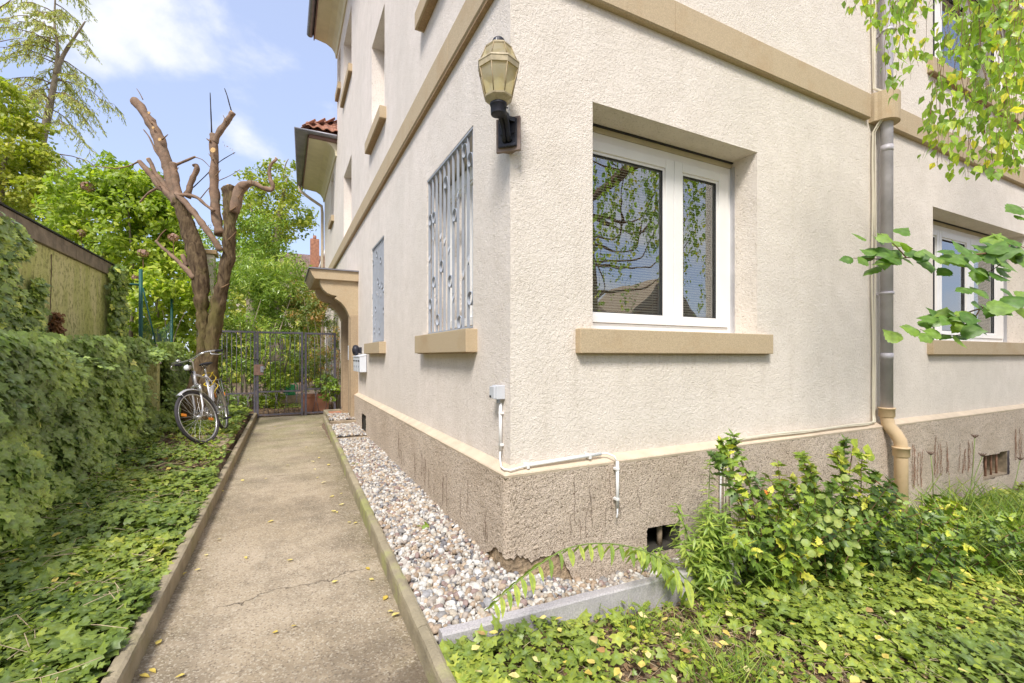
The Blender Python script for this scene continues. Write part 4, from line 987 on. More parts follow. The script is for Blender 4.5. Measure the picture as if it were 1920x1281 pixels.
    mk('cap_mark', 'white_plastic', lambda b: b.box(-.0015, .0015, Y-.0345, Y-.032, zt+.026, zt+.044))
    for i in range(8):
        a0 = 2*math.pi*i/8; a1 = 2*math.pi*(i+1)/8
        def pt(a, r, z): return Vector((r8(r)*math.cos(a), Y+r8(r)*math.sin(a), z))
        for (ra, za, rb_, zb_, nm) in ((rb, zb+.03, rr, zr-.019, 'glass_pane'), (rs-.004, zs, rt+.002, zt-.004, 'roof_pane')):
            q = [pt(a0, ra-.003, za), pt(a1, ra-.003, za), pt(a1, rb_-.003, zb_), pt(a0, rb_-.003, zb_)]
            b = MB(T); b._add(q, [(0, 1, 2, 3)]); b.build(nm, 'amber', root, fix=False)
            b = MB(T); b.tube([pt(a0, ra, za), pt(a0, rb_, zb_)], .0028, 6); b.build('glazing_bar', 'lampbar', root)
    mk('bulb', 'bulb', lambda b: b.lathe([(.012, .15), (.013, .19), (.024, .215), (.03, .24), (.028, .265), (.018, .285), (.004, .292)], 14, (0, Y, 0)))
    mk('screw', 'black', lambda b: b.tube([(.04, Y, .118), (.055, Y, .118)], .003, 6))
def amber_mat():
    m, nt, b = new_mat('amber_glass'); N = nt.nodes.new; L = nt.links.new
    tc = N('ShaderNodeTexCoord'); n = N('ShaderNodeTexNoise'); n.inputs['Scale'].default_value = 14; n.inputs['Detail'].default_value = 6; L(tc.outputs['Object'], n.inputs['Vector'])
    cr = N('ShaderNodeValToRGB'); e = cr.color_ramp.elements; e[0].position = .35; e[0].color = (.88, .78, .48, 1); e[1].position = .65; e[1].color = (.98, .95, .78, 1); L(n.outputs['Fac'], cr.inputs[0])
    L(cr.outputs[0], b.inputs['Base Color']); b.inputs['Roughness'].default_value = .22; b.inputs['Specular IOR Level'].default_value = .8
    t = N('ShaderNodeBsdfTranslucent'); L(cr.outputs[0], t.inputs[0]); tr = N('ShaderNodeBsdfTransparent'); tr.inputs[0].default_value = (1, .93, .66, 1)
    m1 = N('ShaderNodeMixShader'); m1.inputs[0].default_value = .6; L(b.outputs[0], m1.inputs[1]); L(t.outputs[0], m1.inputs[2])
    m2 = N('ShaderNodeMixShader'); m2.inputs[0].default_value = .45; L(m1.outputs[0], m2.inputs[1]); L(tr.outputs[0], m2.inputs[2])
    L(m2.outputs[0], nt.nodes['Material Output'].inputs[0])
    bp = N('ShaderNodeBump'); bp.inputs['Distance'].default_value = .004; L(n.outputs['Fac'], bp.inputs['Height']); L(bp.outputs[0], b.inputs['Normal'])
    return m
M['amber'] = amber_mat(); M['bulb'] = mat('frosted_bulb', (.8, .78, .7), .3)
lantern()

# ------------------------------------------------------------------ socket, conduit and cables on the wall
rt_ = thing('power_socket', 'small grey weatherproof socket box on the path side wall near the corner', 'socket', (-.03, .10, 1.085))
b = MB(); b.box(-.028, .03, -.034, .034, -.04, .042); b.build('housing', 'socket', rt_, bevel=.004)
b = MB(); b.box(-.045, -.0285, -.032, .032, -.036, .036); b.build('lid', 'socket', rt_, bevel=.004)
b = MB(); b.box(-.048, -.045, .004, .024, -.03, -.018); b.build('latch', 'black', rt_)
b = MB(); b.tube([(.0, 0, -.04), (.0, 0, -.065)], .012, 8); b.build('gland', 'grille', rt_)
cx = .10
rt_ = thing('cable_conduit', 'thin white conduit running from the grey socket round the corner and onto the plinth', 'conduit', (0, 0, .64))
rt_.location = (0, 0, 0)
b = MB(); b.tube([(-.016, cx, 1.02), (-.016, cx, .735)], .0105, 10); b.build('pipe', 'white_plastic', rt_)
b = MB(); b.tube([(-.016, cx, .74), (-.02, cx, .70), (-.030, cx-.03, .675), (-.05, .02, .66), (-.052, -.03, .655), (-.03, -.06, .654), (.03, -.05, .660), (.10, -.045, .664)], .006, 8); b.build('cable', 'white_plastic', rt_)
b = MB(); b.tube([(.065, -.044, .667), (.62, -.042, .682)], .0115, 10); b.build('pipe', 'white_plastic', rt_)
b = MB(); b.tube([(.62, -.042, .682), (.66, -.052, .682), (.69, -.085, .668), (.705, -.098, .63)], .006, 8); b.build('cable', 'white_plastic', rt_)
b = MB(); b.tube([(.705, -.099, .635), (.705, -.099, .345)], .0105, 10); b.build('pipe', 'white_plastic', rt_)
b = MB(); b.tube([(.705, -.099, .35), (.705, -.10, .31), (.694, -.105, .285)], .005, 8); b.build('cable', 'white_plastic', rt_)
for (x, y, z, dx, dy) in ((-.012, cx, .96, 0, 1), (-.012, cx, .77, 0, 1)): b = MB(); b.box(x-.012, 0, y-.016, y+.016, z-.007, z+.007); b.build('clip', 'white_plastic', rt_, bevel=.002)
for (x, z) in ((.09, .668), (.53, .68)): b = MB(); b.box(x-.008, x+.008, -.057, -.004, z-.02, z+.01); b.build('clip', 'white_plastic', rt_, bevel=.002)
for z in (.59, .40): b = MB(); b.box(.69, .712, -.112, -.074, z-.008, z+.008); b.build('clip', 'white_plastic', rt_, bevel=.002)
# cables beside the downpipe
def cables():
    r = thing('cable_bundle', 'pale bundle of cables running down beside the grey downpipe', 'cable', (0, 0, 0))
    for k, (ox, rr) in enumerate(((3.86, .0085), (3.878, .007), (3.895, .0075))):
        pts = []; z = 8.9
        while z > .70:
            bul = 0
            if 3.45 < z < 3.85: bul = .19*ss(3.45, 3.56, z)*(1-ss(3.78, 3.85, z))
            pts.append((ox+.010*math.sin(z*2.1+k*2.3)+.006*math.sin(z*5.3+k), -.022-.011*(k == 1)-bul*.45, z)); z -= .06
        pts += [(ox-.005, -.03, .69), (ox-.04, -.045, .675-.004*k)]
        if k < 2: pts += [(x, -.048-.004*k, .672-.008*k+.004*math.sin(x*6+k)) for x in np.arange(3.7, 1.78+k*.05, -.12)]
        b = MB(); b.tube(pts, rr*(.8 if k else 1), 8); b.build('cable', 'cable', r)
    for k in range(4):
        x = 1.66+k*.035; b = MB(); b.tube([(1.80, -.05, .665), (x+.04, -.065, .660), (x+.01, -.09, .62), (x, -.095, .5), (x+.008*(k % 2), -.09, .3), (x, -.088, .05)], .0065, 8); b.build('cable', 'cable' if k else 'white_plastic', r)
cables()

# ------------------------------------------------------------------ letterboxes, bell, plate
y = 5.02
for k in range(3):
    r = thing('letterbox', ['nearest of the three narrow white letterboxes on the wall beside the door', 'middle one of the three narrow white letterboxes beside the door', 'farthest of the three narrow white letterboxes, closest to the door canopy'][k], 'letterbox', (-.01, y+.12+k*.25, 1.05), group='white letterboxes beside the door')
    b = MB(); b.prism([(0, 0), (-.10, 0), (-.105, .23), (-.075, .262), (0, .275)], 'y', -.115, .115); b.build('box', 'mail', r, bevel=.006)
    b = MB(); b.prism([(.002, .262), (-.11, .238), (-.116, .244), (-.11, .252), (.002, .285)], 'y', -.12, .12); b.build('lid', 'mail', r, bevel=.003)
    b = MB(); b.box(-.1068, -.1035, -.085, .085, .165, .185); b.build('slot', 'seal', r)
    b = MB(); b.box(-.1045, -.1012, -.04, .04, .07, .10); b.build('name_plate', 'grille', r)
r = thing('door_bell_lamp', 'black round wall lamp above the white letterboxes', 'lamp', (-.07, 5.62, 1.40))
b = MB(Matrix.Rotation(math.pi/2, 4, 'Y')); b.lathe([(.07, .02), (.085, .0), (.09, -.03), (.075, -.06), (.03, -.075)], 18); b.build('dome', 'black', r)
b = MB(); b.box(.0, .07, -.05, .05, -.05, .05); b.build('mount', 'black', r, bevel=.005)
# narrow number plate on the pilaster
r = thing('name_sign', 'narrow white plate with dark lettering on the stone door pilaster', 'sign', (-.148, 6.09, 1.36))
b = MB(); b.box(-.006, .0, -.045, .045, -.125, .125); b.build('plate', 'mail', r, bevel=.002)
for k in range(7):
    b = MB(); z = .10-k*.031; b.box(-.0075, -.0062, -.022, .022-.008*(k % 3), z-.018, z-.013); b.box(-.0075, -.0062, -.022, -.017, z-.018, z); b.build('letter', 'black', r)

# ------------------------------------------------------------------ gate and its side panels
GY = 8.08
def bar_part(name, x, z0, z1, w, t, parent, y=0): b = MB(); b.box(x-w/2, x+w/2, y-t/2, y+t/2, z0, z1); return b.build(name, 'gatesteel', parent)
def gate_panel(name, label, cat, x0, x1, z0, zr, zt, n, posts, zig=True):
    r = thing(name, label, cat, (x0, GY, z0)); W = x1-x0; zr -= z0; zt -= z0
    b = MB(); b.box(0, W, -.02, .02, zt-.035, zt); b.build('top_rail', 'gatesteel', r, bevel=.003)
    b = MB(); b.box(0, W, -.018, .018, zr-.015, zr+.018); b.build('middle_rail', 'gatesteel', r, bevel=.003)
    b = MB(); b.box(0, W, -.018, .018, .0, .03); b.build('bottom_rail', 'gatesteel', r, bevel=.003)
    for p in posts: b = MB(); b.box(p-.022, p+.022, -.024, .024, -.12, zt+.004); b.build('post', 'gatesteel', r, bevel=.003)
    for i in range(n):
        x = W*(i+.75)/(n+.5); b = MB(); b.tube([(x, 0, zr+.018), (x, 0, zt-.035)], .0068, 6); b.build('bar', 'gatesteel', r)
    if zig:
        m = n
        for i in range(m):
            xa = W*(i+.35)/(m+.2); xb = xa+W/(m+.2)*.75*(1 if i % 2 else -1); b = MB(); b.tube([(xa, 0, .03), (max(.03, min(W-.03, xb)), 0, zr-.015)], .005, 6); b.build('zigzag_bar', 'gatesteel', r)
    k = int(W/.045)
    for i in range(k):
        x = W*(i+.5)/k; b = MB(); b.tube([(x, 0, zt), (x, 0, zt+.022)], [.006, .001], 4); b.build('spike', 'gatesteel', r)
    return r
gate_panel('bar_fence', 'dark steel bar fence panel between the pruned tree and the gate', 'fence', -2.62, -1.69, .12, .56, 1.80, 11, (.02,))
gt = gate_panel('garden_gate', 'closed dark steel bar gate across the end of the path', 'gate', -1.655, -.80, .10, .58, 1.795, 9, (.022, .833))
gate_panel('bar_fence', 'narrow dark steel bar fence panel between the gate and the house wall', 'fence', -.775, -.16, .10, .61, 1.79, 5, (.022, .59))
b = MB(); b.box(-1.70, -1.665, GY-.025, GY+.025, -.05, 1.80); o = b.build('gate_post', 'gatesteel', bevel=.003); o['label'] = 'slim dark steel post between the side panel and the gate'; o['category'] = 'post'
b = MB(); b.box(-.04, .13, -.04, .03, .82, 1.03); lk = b.build('lock_case', 'gatelock', gt, bevel=.004)
b = MB(); b.box(.075, .13, -.05, -.042, .88, 1.0); b.build('lock_plate', 'grille', lk)
b = MB(); b.tube([(.10, -.045, .955), (.10, -.085, .955), (.17, -.085, .955)], .007, 8); b.build('handle', 'grille', lk)
b = MB(); b.torus((0.0, -.01, 1.12), (.2, .3, 1), .05, .008, 18, 6); o = b.build('gate_chain', 'black'); o.location = (-1.66, GY, .10); o['label'] = 'small dark chain loop holding the gate to its post'; o['category'] = 'chain'

# behind the gate
r = thing('watering_can', 'green plastic watering can on the ground behind the gate', 'watering can', (-1.02, 10.6, .31))
b = MB(); b.lathe([(.13, 0), (.135, .01), (.125, .24), (.11, .26), (.10, .26), (.10, .25)], 18); b.build('body', 'greenplastic', r)
b = MB(); b.tube([(-.11, 0, .06), (-.24, 0, .17), (-.33, 0, .27)], [.03, .02, .015], 8); sp = b.build('spout', 'greenplastic', r)
b = MB(); b.tube([(-.33, 0, .27), (-.37, 0, .30)], [.015, .04], 10); b.build('rose', 'greenplastic', sp)
b = MB(); b.tube([(-.07, 0, .25), (-.06, 0, .33), (.0, 0, .37), (.10, 0, .34), (.17, 0, .25), (.17, 0, .14), (.125, 0, .07)], .013, 8); b.build('handle', 'greenplastic', r)
b = MB(); b.box(-1.45, -.65, 10.35, 11.0, .08, .306); o = b.build('garden_step', 'greyslab', bevel=.01); o['label'] = 'low stone garden step under the green watering can'; o['category'] = 'step'
r = thing('plant_pot', 'rectangular terracotta trough standing behind the right gate panel', 'plant pot', (-.53, 8.55, .10))
b = MB(); T_ = .02
b._add([(-.24, -.16, 0), (.24, -.16, 0), (.24, .16, 0), (-.24, .16, 0), (-.28, -.19, .36), (.28, -.19, .36), (.28, .19, .36), (-.28, .19, .36), (-.25, -.16, .36), (.25, -.16, .36), (.25, .16, .36), (-.25, .16, .36), (-.25, -.16, .30), (.25, -.16, .30), (.25, .16, .30), (-.25, .16, .30)],
       [(0, 1, 2, 3), (0, 1, 5, 4), (1, 2, 6, 5), (2, 3, 7, 6), (3, 0, 4, 7), (4, 5, 9, 8), (5, 6, 10, 9), (6, 7, 11, 10), (7, 4, 8, 11), (8, 9, 13, 12), (9, 10, 14, 13), (10, 11, 15, 14), (11, 8, 12, 15)])
b.build('tub', 'terracotta', r); b = MB(); b.box(-.25, .25, -.16, .16, .25, .305); b.build('soil', 'soil', r)
b = MB(); b.box(-.285, .285, -.197, -.1915, .31, .355); b.build('rim', 'terracotta', r)
b = MB(); b.tube([(-.13, 8.35, .08), (-.10, 8.30, .8), (-.07, 8.28, 1.45)], .014, 8); o = b.build('wooden_pole', 'wood'); o['label'] = 'thin wooden pole leaning on the wall beside the gate'; o['category'] = 'pole'
b = MB(); b.tube([(-.24, 8.40, .06), (-.16, 8.33, .7), (-.115, 8.31, 1.2)], .012, 8); o = b.build('wooden_pole', 'wood'); o['label'] = 'shorter wooden stick leaning behind the right gate panel'; o['category'] = 'pole'

# ------------------------------------------------------------------ garage wall on the left
GX = -3.62
gar = thing('garage', 'low flat roofed garage with an algae stained yellow green wall behind the ivy', 'garage')
b = MB(); b.box(GX-3.0, GX, -1.9, 6.98, -.2, 2.56); b.build('wall', 'mossywall', gar)
b = MB(); y = -2.0
while y < 7.0:
    b = MB(); b.box(GX-.25, GX+.035, y+.002, min(y+1.5, 7.03)-.002, 2.565, 2.74); b.build('coping_stone', 'greybark', gar, bevel=.006); y += 1.5
b = MB(); b.box(GX-3.02, GX+.05, -2.02, 7.06, 2.745, 2.762); b.build('roof_edge', 'seal', gar)
b = MB(); pts = [(GX+.006, 4.80+.03*fbm((0, 0, z*3))+.06*(z-1.3), z) for z in np.arange(1.3, 2.56, .08)]; b.tube(pts, .004, 5); b.build('crack', 'darkvine', gar)
# dry ivy clump hanging on that wall
pts = []; 
for i in range(260): 
    z = random.uniform(1.35, 1.82); w = .05+.05*math.sin((z-1.3)*6); pts.append((GX+.05+random.uniform(-.03, .05), 4.86+random.uniform(-w, w), z))
M['dryleaf'] = leaf_mat('dry_brown_leaves', [(0, (.16, .07, .035)), (1, (.40, .21, .10))], .7, .15)
o = leaves('dry_ivy', np.array(pts), RNG.normal(size=(260, 3))+np.array([1.5, 0, 0]), .055, IVY, 'dryleaf', dirs=np.array([[0, 0, -1.]]*260)); o['label'] = 'dried brown clump of ivy clinging to the algae stained garage wall'; o['category'] = 'plant'

# low boundary wall with concrete posts behind the ivy hedge
LWX = -3.12
bw = thing('boundary_wall', 'low old wall with concrete posts mostly hidden under ivy', 'wall')
b = MB(); b.box(LWX-.16, LWX-.02, -5.5, 8.6, -.3, 1.16); b.build('wall', 'mossywall', bw)
for yy in (6.32, 7.9, 4.6, 2.8, 1.0):
    b = MB(); b.box(LWX-.02, LWX+(.24 if yy > 6 and yy < 7 else .11), yy-.075, yy+.075, -.05, 1.24); b.build('concrete_post', 'mossywall', bw, bevel=.012)
b = MB(); b.box(LWX-.02, LWX+.03, 5.95, 6.20, .2, 1.1); b.build('render_patch', 'ledge', bw, bevel=.01)

# green post and chain link fence
def at(px, py, y): return on_y(px, py, y)
def chain():
    y = 7.4
    def post(px, pt, pb, yy, label, r=.025):
        a = at(px, pt, yy); c = at(px, pb, yy); b = MB(); b.tube([(a.x, yy, .1), (a.x, yy, a.z)], r, 8); o = b.build('fence_post', 'greenpost'); o['label'] = label; o['category'] = 'fence post'; o['group'] = 'green fence posts'; return a
    a = post(264, 505, 650, 7.3, 'tall green steel fence post right of the garage wall', .028)
    post(322, 560, 650, 8.6, 'thinner green fence post close to the pruned tree', .022); post(220, 555, 650, 7.9, 'green fence post right against the garage corner', .022)
    b = MB(); c = at(226, 532, 7.3); b.tube([c, (a.x, 7.3, c.z)], .018, 8); o = b.build('steel_bracket', 'greenpost'); o['label'] = 'short green steel arm sticking out left from the tall green post'; o['category'] = 'fence arm'
    c0 = at(268, 540, 7.3); c1 = at(292, 645, 7.0); b = MB(); b.tube([c0, c1], .012, 6); o = b.build('steel_brace', 'greenpost'); o['label'] = 'slanting green steel brace behind the tall green post'; o['category'] = 'fence brace'
    # wire mesh sagging between the posts
    p0 = Vector((a.x, 7.3, 1.0)); p1 = at(322, 600, 8.6); p1.z = 1.0; u = (p1-p0); Lh = u.length; u.normalize(); b = MB(); H = 1.15; s_ = .06; k = int((Lh+H)/s_)
    for i in range(k):
        for sg in (1, -1):
            pts = []
            for j in range(int(H/s_)+1):
                q = i*s_-(H if sg == 1 else 0)+(j*s_ if sg == 1 else -j*s_)
                if 0 <= q <= Lh: pts.append(p0+u*q+Vector((0.0, .02*math.sin(j*1.7), j*s_-.1-.25*math.sin(q/Lh*math.pi)*j/19)))
            if len(pts) > 1: b.tube(pts, .0022, 3, cap=False)
    o = b.build('chain_link_mesh', 'greenpost'); o['label'] = 'sagging green chain link mesh stretched between green posts'; o['category'] = 'fence'
chain()

# paving slab under the bicycle and an old slab
b = MB(); b.prism([(-2.62, 3.95), (-1.80, 4.05), (-1.79, 5.0), (-2.55, 5.0)], 'z', .12, .232); o = b.build('paving_slab', 'greyslab', bevel=.008); o['label'] = 'dirty flat paving slab under the front wheel of the bicycle'; o['category'] = 'slab'
o.location.z = -.0
# ------------------------------------------------------------------ trees and plants
def polyline_smooth(pts, rs, sub=4, wob=0.0, seed=0):
    """Catmull-Rom through the points with a little waver"""
    P_ = [Vector(p) for p in pts]; out = []; R_ = []
    for i in range(len(P_)-1):
        p0, p1, p2, p3 = P_[max(i-1, 0)], P_[i], P_[i+1], P_[min(i+2, len(P_)-1)]
        for j in range(sub):
            t = j/sub; q = .5*((2*p1)+(-p0+p2)*t+(2*p0-5*p1+4*p2-p3)*t*t+(-p0+3*p1-3*p2+p3)*t**3)
            if wob: q = q+Vector((fbm((i+t, seed, 0)), fbm((i+t, seed, 5)), 0))*wob
            out.append(q); R_.append(rs[i]*(1-t)+rs[i+1]*t)
    out.append(P_[-1]); R_.append(rs[-1]); return out, R_
def limb(pts, rs, m, parent, name='branch', n=10, sub=4, lump=.06, seed=0, cut=False):
    q, r = polyline_smooth(pts, rs, sub); rr = random.Random(seed)
    r = [x*(1+lump*math.sin(i*1.3+seed)+rr.uniform(-lump, lump)) for i, x in enumerate(r)]
    b = MB()
    if rs[0] > .035 and m in ('bark', 'smoothbark'):
        b.tube(q, r, n+6); R0 = max(r)
        b.v = [tuple(Vector(v)+noise.noise_vector(Vector(v)*9)*R0*.22+noise.noise_vector(Vector(v)*27)*R0*.09) for v in b.v]
    else: b.tube(q, r, n)
    o = b.build(name, m, parent)
    if cut:
        t = (q[-1]-q[-2]).normalized(); b = MB(); b.tube([q[-1]-t*.01, q[-1]+t*.004], r[-1]*.93, n); b.build('cut_end', 'cutwood', o)
    return o
TD = 7.3
def tp(px, py, d=TD): return P(px, py, d)
def pruned_tree():
    r = thing('pruned_tree', 'hard pruned brown tree with forked trunk and sawn off bare limbs behind the bicycle', 'tree')
    f = TD/855
    def L(px, rs, name='branch', m='bark', cut=False, n=12, d=0, sub=4, seed=1):
        dd = d if isinstance(d, (list, tuple)) else [d]*len(px)
        return limb([tp(a, c, TD+e) for (a, c), e in zip(px, dd)], [x*f*(.76 if name == 'trunk' else .88) for x in rs], m, r, name, n, sub, seed=seed, cut=cut)
    L([(357, 810), (364, 745), (374, 700), (379, 655), (380, 620), (378, 590), (378, 560), (377, 535), (368, 478), (356, 435), (345, 400), (334, 374)], [27, 22, 16, 12, 11.5, 12, 17, 18, 19, 17.5, 16, 14], 'trunk', n=16, seed=3)
    L([(378, 810), (385, 745), (393, 695), (398, 645), (403, 605), (411, 565), (420, 520), (428, 478), (431, 431), (432, 395), (433, 365), (436, 350)], [30, 24, 18, 15.5, 15.5, 16, 15, 14, 13.5, 14.5, 17, 15], 'trunk', n=16, seed=5, d=.04, cut=True)
    # left leaning sawn limb
    L([(336, 385), (326, 350), (317, 320), (306, 285), (296, 255), (281, 228), (266, 205), (252, 188)], [13, 12, 11.5, 11, 10, 9.5, 9, 8.5], m='smoothbark', cut=True, seed=7)
    # middle upright limb from the right trunk
    L([(412, 440), (405, 405), (402, 370), (401, 335), (402, 300), (400, 265), (397, 250)], [10, 9.5, 9, 8.5, 8, 7.5, 5], m='smoothbark', seed=9)
    L([(402, 268), (408, 253), (420, 236), (430, 222), (437, 211)], [7, 6.5, 6, 6, 6], m='smoothbark', cut=True)
    L([(397, 252), (396, 225), (395, 200), (394, 174)], [1.6, 1.4, 1.2, .8], m='blacktwig', name='twig', n=6)
    L([(435, 212), (430, 195), (426, 180), (421, 166)], [1.4, 1.3, 1.1, .8], m='blacktwig', name='twig', n=6)
    # hooked branch on the right
    L([(440, 400), (444, 375), (450, 355), (460, 347), (475, 345), (492, 352), (508, 356), (512, 348), (505, 330), (507, 312), (518, 296)], [11, 10.5, 10, 9, 5, 4.5, 5, 4.5, 4, 3.5, 3.2], m='smoothbark', seed=11, cut=True, sub=3)
    # left cluster of stubs
    L([(345, 392), (325, 372), (302, 352), (285, 330), (272, 315), (260, 303)], [10, 8, 7, 6, 5, 4.5], m='smoothbark', cut=True, seed=2)
    L([(325, 372), (308, 345), (295, 330), (285, 312), (278, 298)], [7, 6, 5, 4, 4], m='smoothbark', cut=True, seed=4, d=.05)
    L([(338, 375), (330, 345), (326, 320), (325, 306)], [8, 7, 6.5, 6], m='smoothbark', cut=True, seed=6, d=-.06)
    L([(328, 310), (345, 303), (366, 294)], [3, 2.6, 2.2], m='smoothbark', cut=True)
    L([(350, 370), (358, 345), (366, 325), (370, 312), (362, 310)], [8, 6, 5.5, 5, 3], m='smoothbark', cut=True, seed=8, d=.08)
    L([(330, 362), (345, 378), (360, 395), (378, 418), (395, 442), (414, 470)], [5, 6, 6, 6, 6, 6.5], m='smoothbark', seed=10, d=[-.1, -.12, -.14, -.16, -.16, -.1])
    L([(333, 366), (352, 366), (370, 371), (385, 384), (402, 396)], [4, 3.6, 3.4, 3, 3], m='smoothbark', d=-.12)
    L([(300, 350), (285, 358), (275, 365), (262, 380)], [3, 2.5, 2, 1.5], m='smoothbark')
    L([(366, 522), (352, 508), (338, 494), (318, 476), (302, 462), (293, 452)], [7, 6, 4, 3.5, 3, 2.5], m='smoothbark', seed=12, d=-.08)
    L([(350, 500), (346, 488), (342, 478)], [4, 5, 4], m='smoothbark', cut=True)
    L([(294, 453), (302, 440), (312, 430)], [2, 1.4, .8], m='twig', name='twig', n=6)
    L([(258, 304), (240, 312), (215, 316), (190, 313), (172, 311)], [1.6, 1.3, 1.2, 1, .6], m='twig', name='twig', n=6)
    L([(366, 295), (380, 300), (393, 313)], [1, .8, .6], m='twig', name='twig', n=5)
    L([(362, 352), (385, 330), (410, 305), (430, 292), (441, 286)], [1.1, 1, .9, .8, .6], m='blacktwig', name='twig', n=5)
    L([(376, 372), (400, 345), (430, 330), (450, 318)], [1, .9, .7, .5], m='twig', name='twig', n=5)
    L([(301, 293), (293, 284), (287, 272), (279, 256), (269, 243)], [4, 3, 1.8, 1.4, 1], m='smoothbark', name='twig', n=6)
    L([(268, 187), (262, 175), (256, 166)], [1, .8, .5], m='twig', name='twig', n=5)
    for (x, y, rr) in ((280, 212, 2), (300, 262, 2.5), (288, 240, 2), (400, 282, 4)):
        c = tp(x, y, TD-.1); b = MB(); b.tube([c, c-FW*.012], rr*f*1.2, 8); b.build('pruning_scar', 'cutwood', r)
    # short water shoots and stubs
    for (x, y, dx, dy, w) in ((285, 232, -10, -14, 1), (303, 262, 12, -10, 1.3), (322, 330, 13, -16, 1.2), (345, 395, -16, -8, 1.4), (404, 330, 10, -12, 1.1), (400, 300, -9, -12, 1), (432, 395, 14, -10, 1.3), (428, 450, 15, -16, 1.2), (360, 455, -14, -10, 1.3), (395, 265, -8, -5, 1.6), (446, 372, 9, -16, 1.1), (300, 350, -9, -14, 1), (470, 346, 3, -14, .9), (425, 228, -7, -12, .9), (372, 500, -15, -2, 1.6), (415, 540, 14, -8, 1.4)):
        L([(x, y), (x+dx*.5, y+dy*.45), (x+dx, y+dy)], [w*1.5, w, w*.5], m='twig', name='twig', n=5, d=-.08)
    # a few pendulous new leaves
    pts = np.array([tp(418+i*3.2, 268+i*2.9, TD) for i in range(7)]); o = leaves('leaf_spray', pts, RNG.normal(size=(7, 3)), .05, LANCE, 'dryleaf', r, kind='stuff')
pruned_tree()

def mass(name, label, cat_, blobs, n, size, tmpl, m, stems=None, seed=0, low=-1., fill=.75, droop=0., blobk=.3, nb=40, group=None, vary=.3):
    """a bush or crown: blobs = [((x,y,z),(rx,ry,rz)), ...]"""
    r = thing(name, label, cat_, group=group); P_, N_, T_ = [], [], []
    vol = [b_[1][0]*b_[1][1]*b_[1][2] for b_ in blobs]; tot = sum(v**.66 for v in vol)
    for i, (c, R) in enumerate(blobs):
        k = int(n*vol[i]**.66/tot); p, d, t = crown(c, R, nb, k, blobk, seed*31+i, fill, low); P_.append(p); N_.append(d); T_.append(t)
    p = np.concatenate(P_); d = np.concatenate(N_); t = np.concatenate(T_); k = len(p)
    keep = p[:, 2] > .05
    p, d, t = p[keep], d[keep], t[keep]; k = len(p)
    nr = d+RNG.normal(size=(k, 3))*.55; dr = d*.6+RNG.normal(size=(k, 3))*.8+np.array([0, 0, -droop])
    leaves('foliage', p, nr, size*RNG.uniform(1-vary, 1+vary, k), tmpl, m, r, dirs=dr, rnd=t, kind='stuff')
    if stems:
        for i, (pts, rs, sm) in enumerate(stems): limb(pts, rs, sm, r, 'trunk' if rs[0] > .04 else 'stem', 7 if rs[0] > .03 else 5, 3, .05, i)
    return r
def fan_stems(base, tops, r0=.03, m='greybark', sag=.1):
    out = []
    for i, t in enumerate(tops):
        t = Vector(t); b_ = Vector(base)+Vector((random.uniform(-.15, .15), random.uniform(-.15, .15), 0)); mid = b_.lerp(t, .5)+Vector((random.uniform(-sag, sag), random.uniform(-sag, sag), .1))
        out.append(([b_, mid, t], [r0, r0*.7, r0*.25], m))
    return out
def B(px, py, d, rx, ry, rz=None):      # blob from a spot of the photo: half width, half height in photo pixels
    c = P(px, py, d); k = d/855
    return (tuple(c), (rx*k, (rz if rz is not None else rx)*k, ry*k))

# bright large-leaved shrub between garage and pruned tree
mass('shrub', 'tall bright green broad leaved shrub rising between the garage wall and the pruned tree', 'shrub',
     [B(175, 400, 9.5, 75, 90), B(250, 420, 9.5, 75, 100), B(300, 450, 10, 55, 90), B(205, 345, 9.5, 45, 50), B(270, 375, 9.8, 50, 50), B(315, 400, 9.6, 40, 45)], 9500, .115, OVAL, 'shrub',
     [([P(245, 640, 9.6), P(250, 520, 9.6), P(243, 430, 9.6), P(238, 350, 9.6)], [.04, .03, .02, .01], 'greybark'), ([P(190, 640, 9.6), P(192, 500, 9.4), P(198, 400, 9.4)], [.035, .025, .012], 'greybark'), ([P(300, 640, 9.7), P(290, 500, 9.7), P(305, 420, 9.7)], [.035, .025, .012], 'greybark')], 1, blobk=.28, nb=46, fill=.5)
mass('shrub', 'lower bright green bush with arching leafy stems behind the green fence posts', 'shrub',
     [B(330, 530, 9.2, 60, 60), B(280, 560, 9.4, 60, 60), B(345, 600, 9.4, 45, 60), B(240, 590, 9.6, 60, 60)], 4200, .11, OVAL, 'shrub', fan_stems(P(310, 680, 9.2), [P(330, 540, 9), P(290, 540, 9), P(350, 580, 9), P(260, 560, 9)], .015), 2, nb=34, fill=.5)
# fading pink flower heads in it
def hydr(px, py, d, s, lab):
    r = thing('flower_head', lab, 'flower', group='faded hydrangea heads'); c = P(px, py, d); e = RNG.normal(size=(90, 3)); e /= np.linalg.norm(e, axis=1, keepdims=True)
    leaves('petals', np.array(c)+e*s*np.array([1, 1, .7]), e, s*.5, ROUND, 'flower_pink', r, kind='stuff'); b = MB(); b.tube([c, c+Vector((0, .05, -.5))], .008, 5); b.build('stem', 'twig', r)
hydr(165, 350, 9.0, .11, 'beige faded flower head high in the tall shrub'); hydr(152, 437, 9.0, .08, 'pinkish faded flower head just above the garage coping'); hydr(268, 475, 9.0, .09, 'pale faded flower head beside the green post')
hydr(325, 445, 9.0, .09, 'pale faded flower head left of the forked trunk'); hydr(255, 520, 9.0, .07, 'rusty faded flower head below the tall shrub')
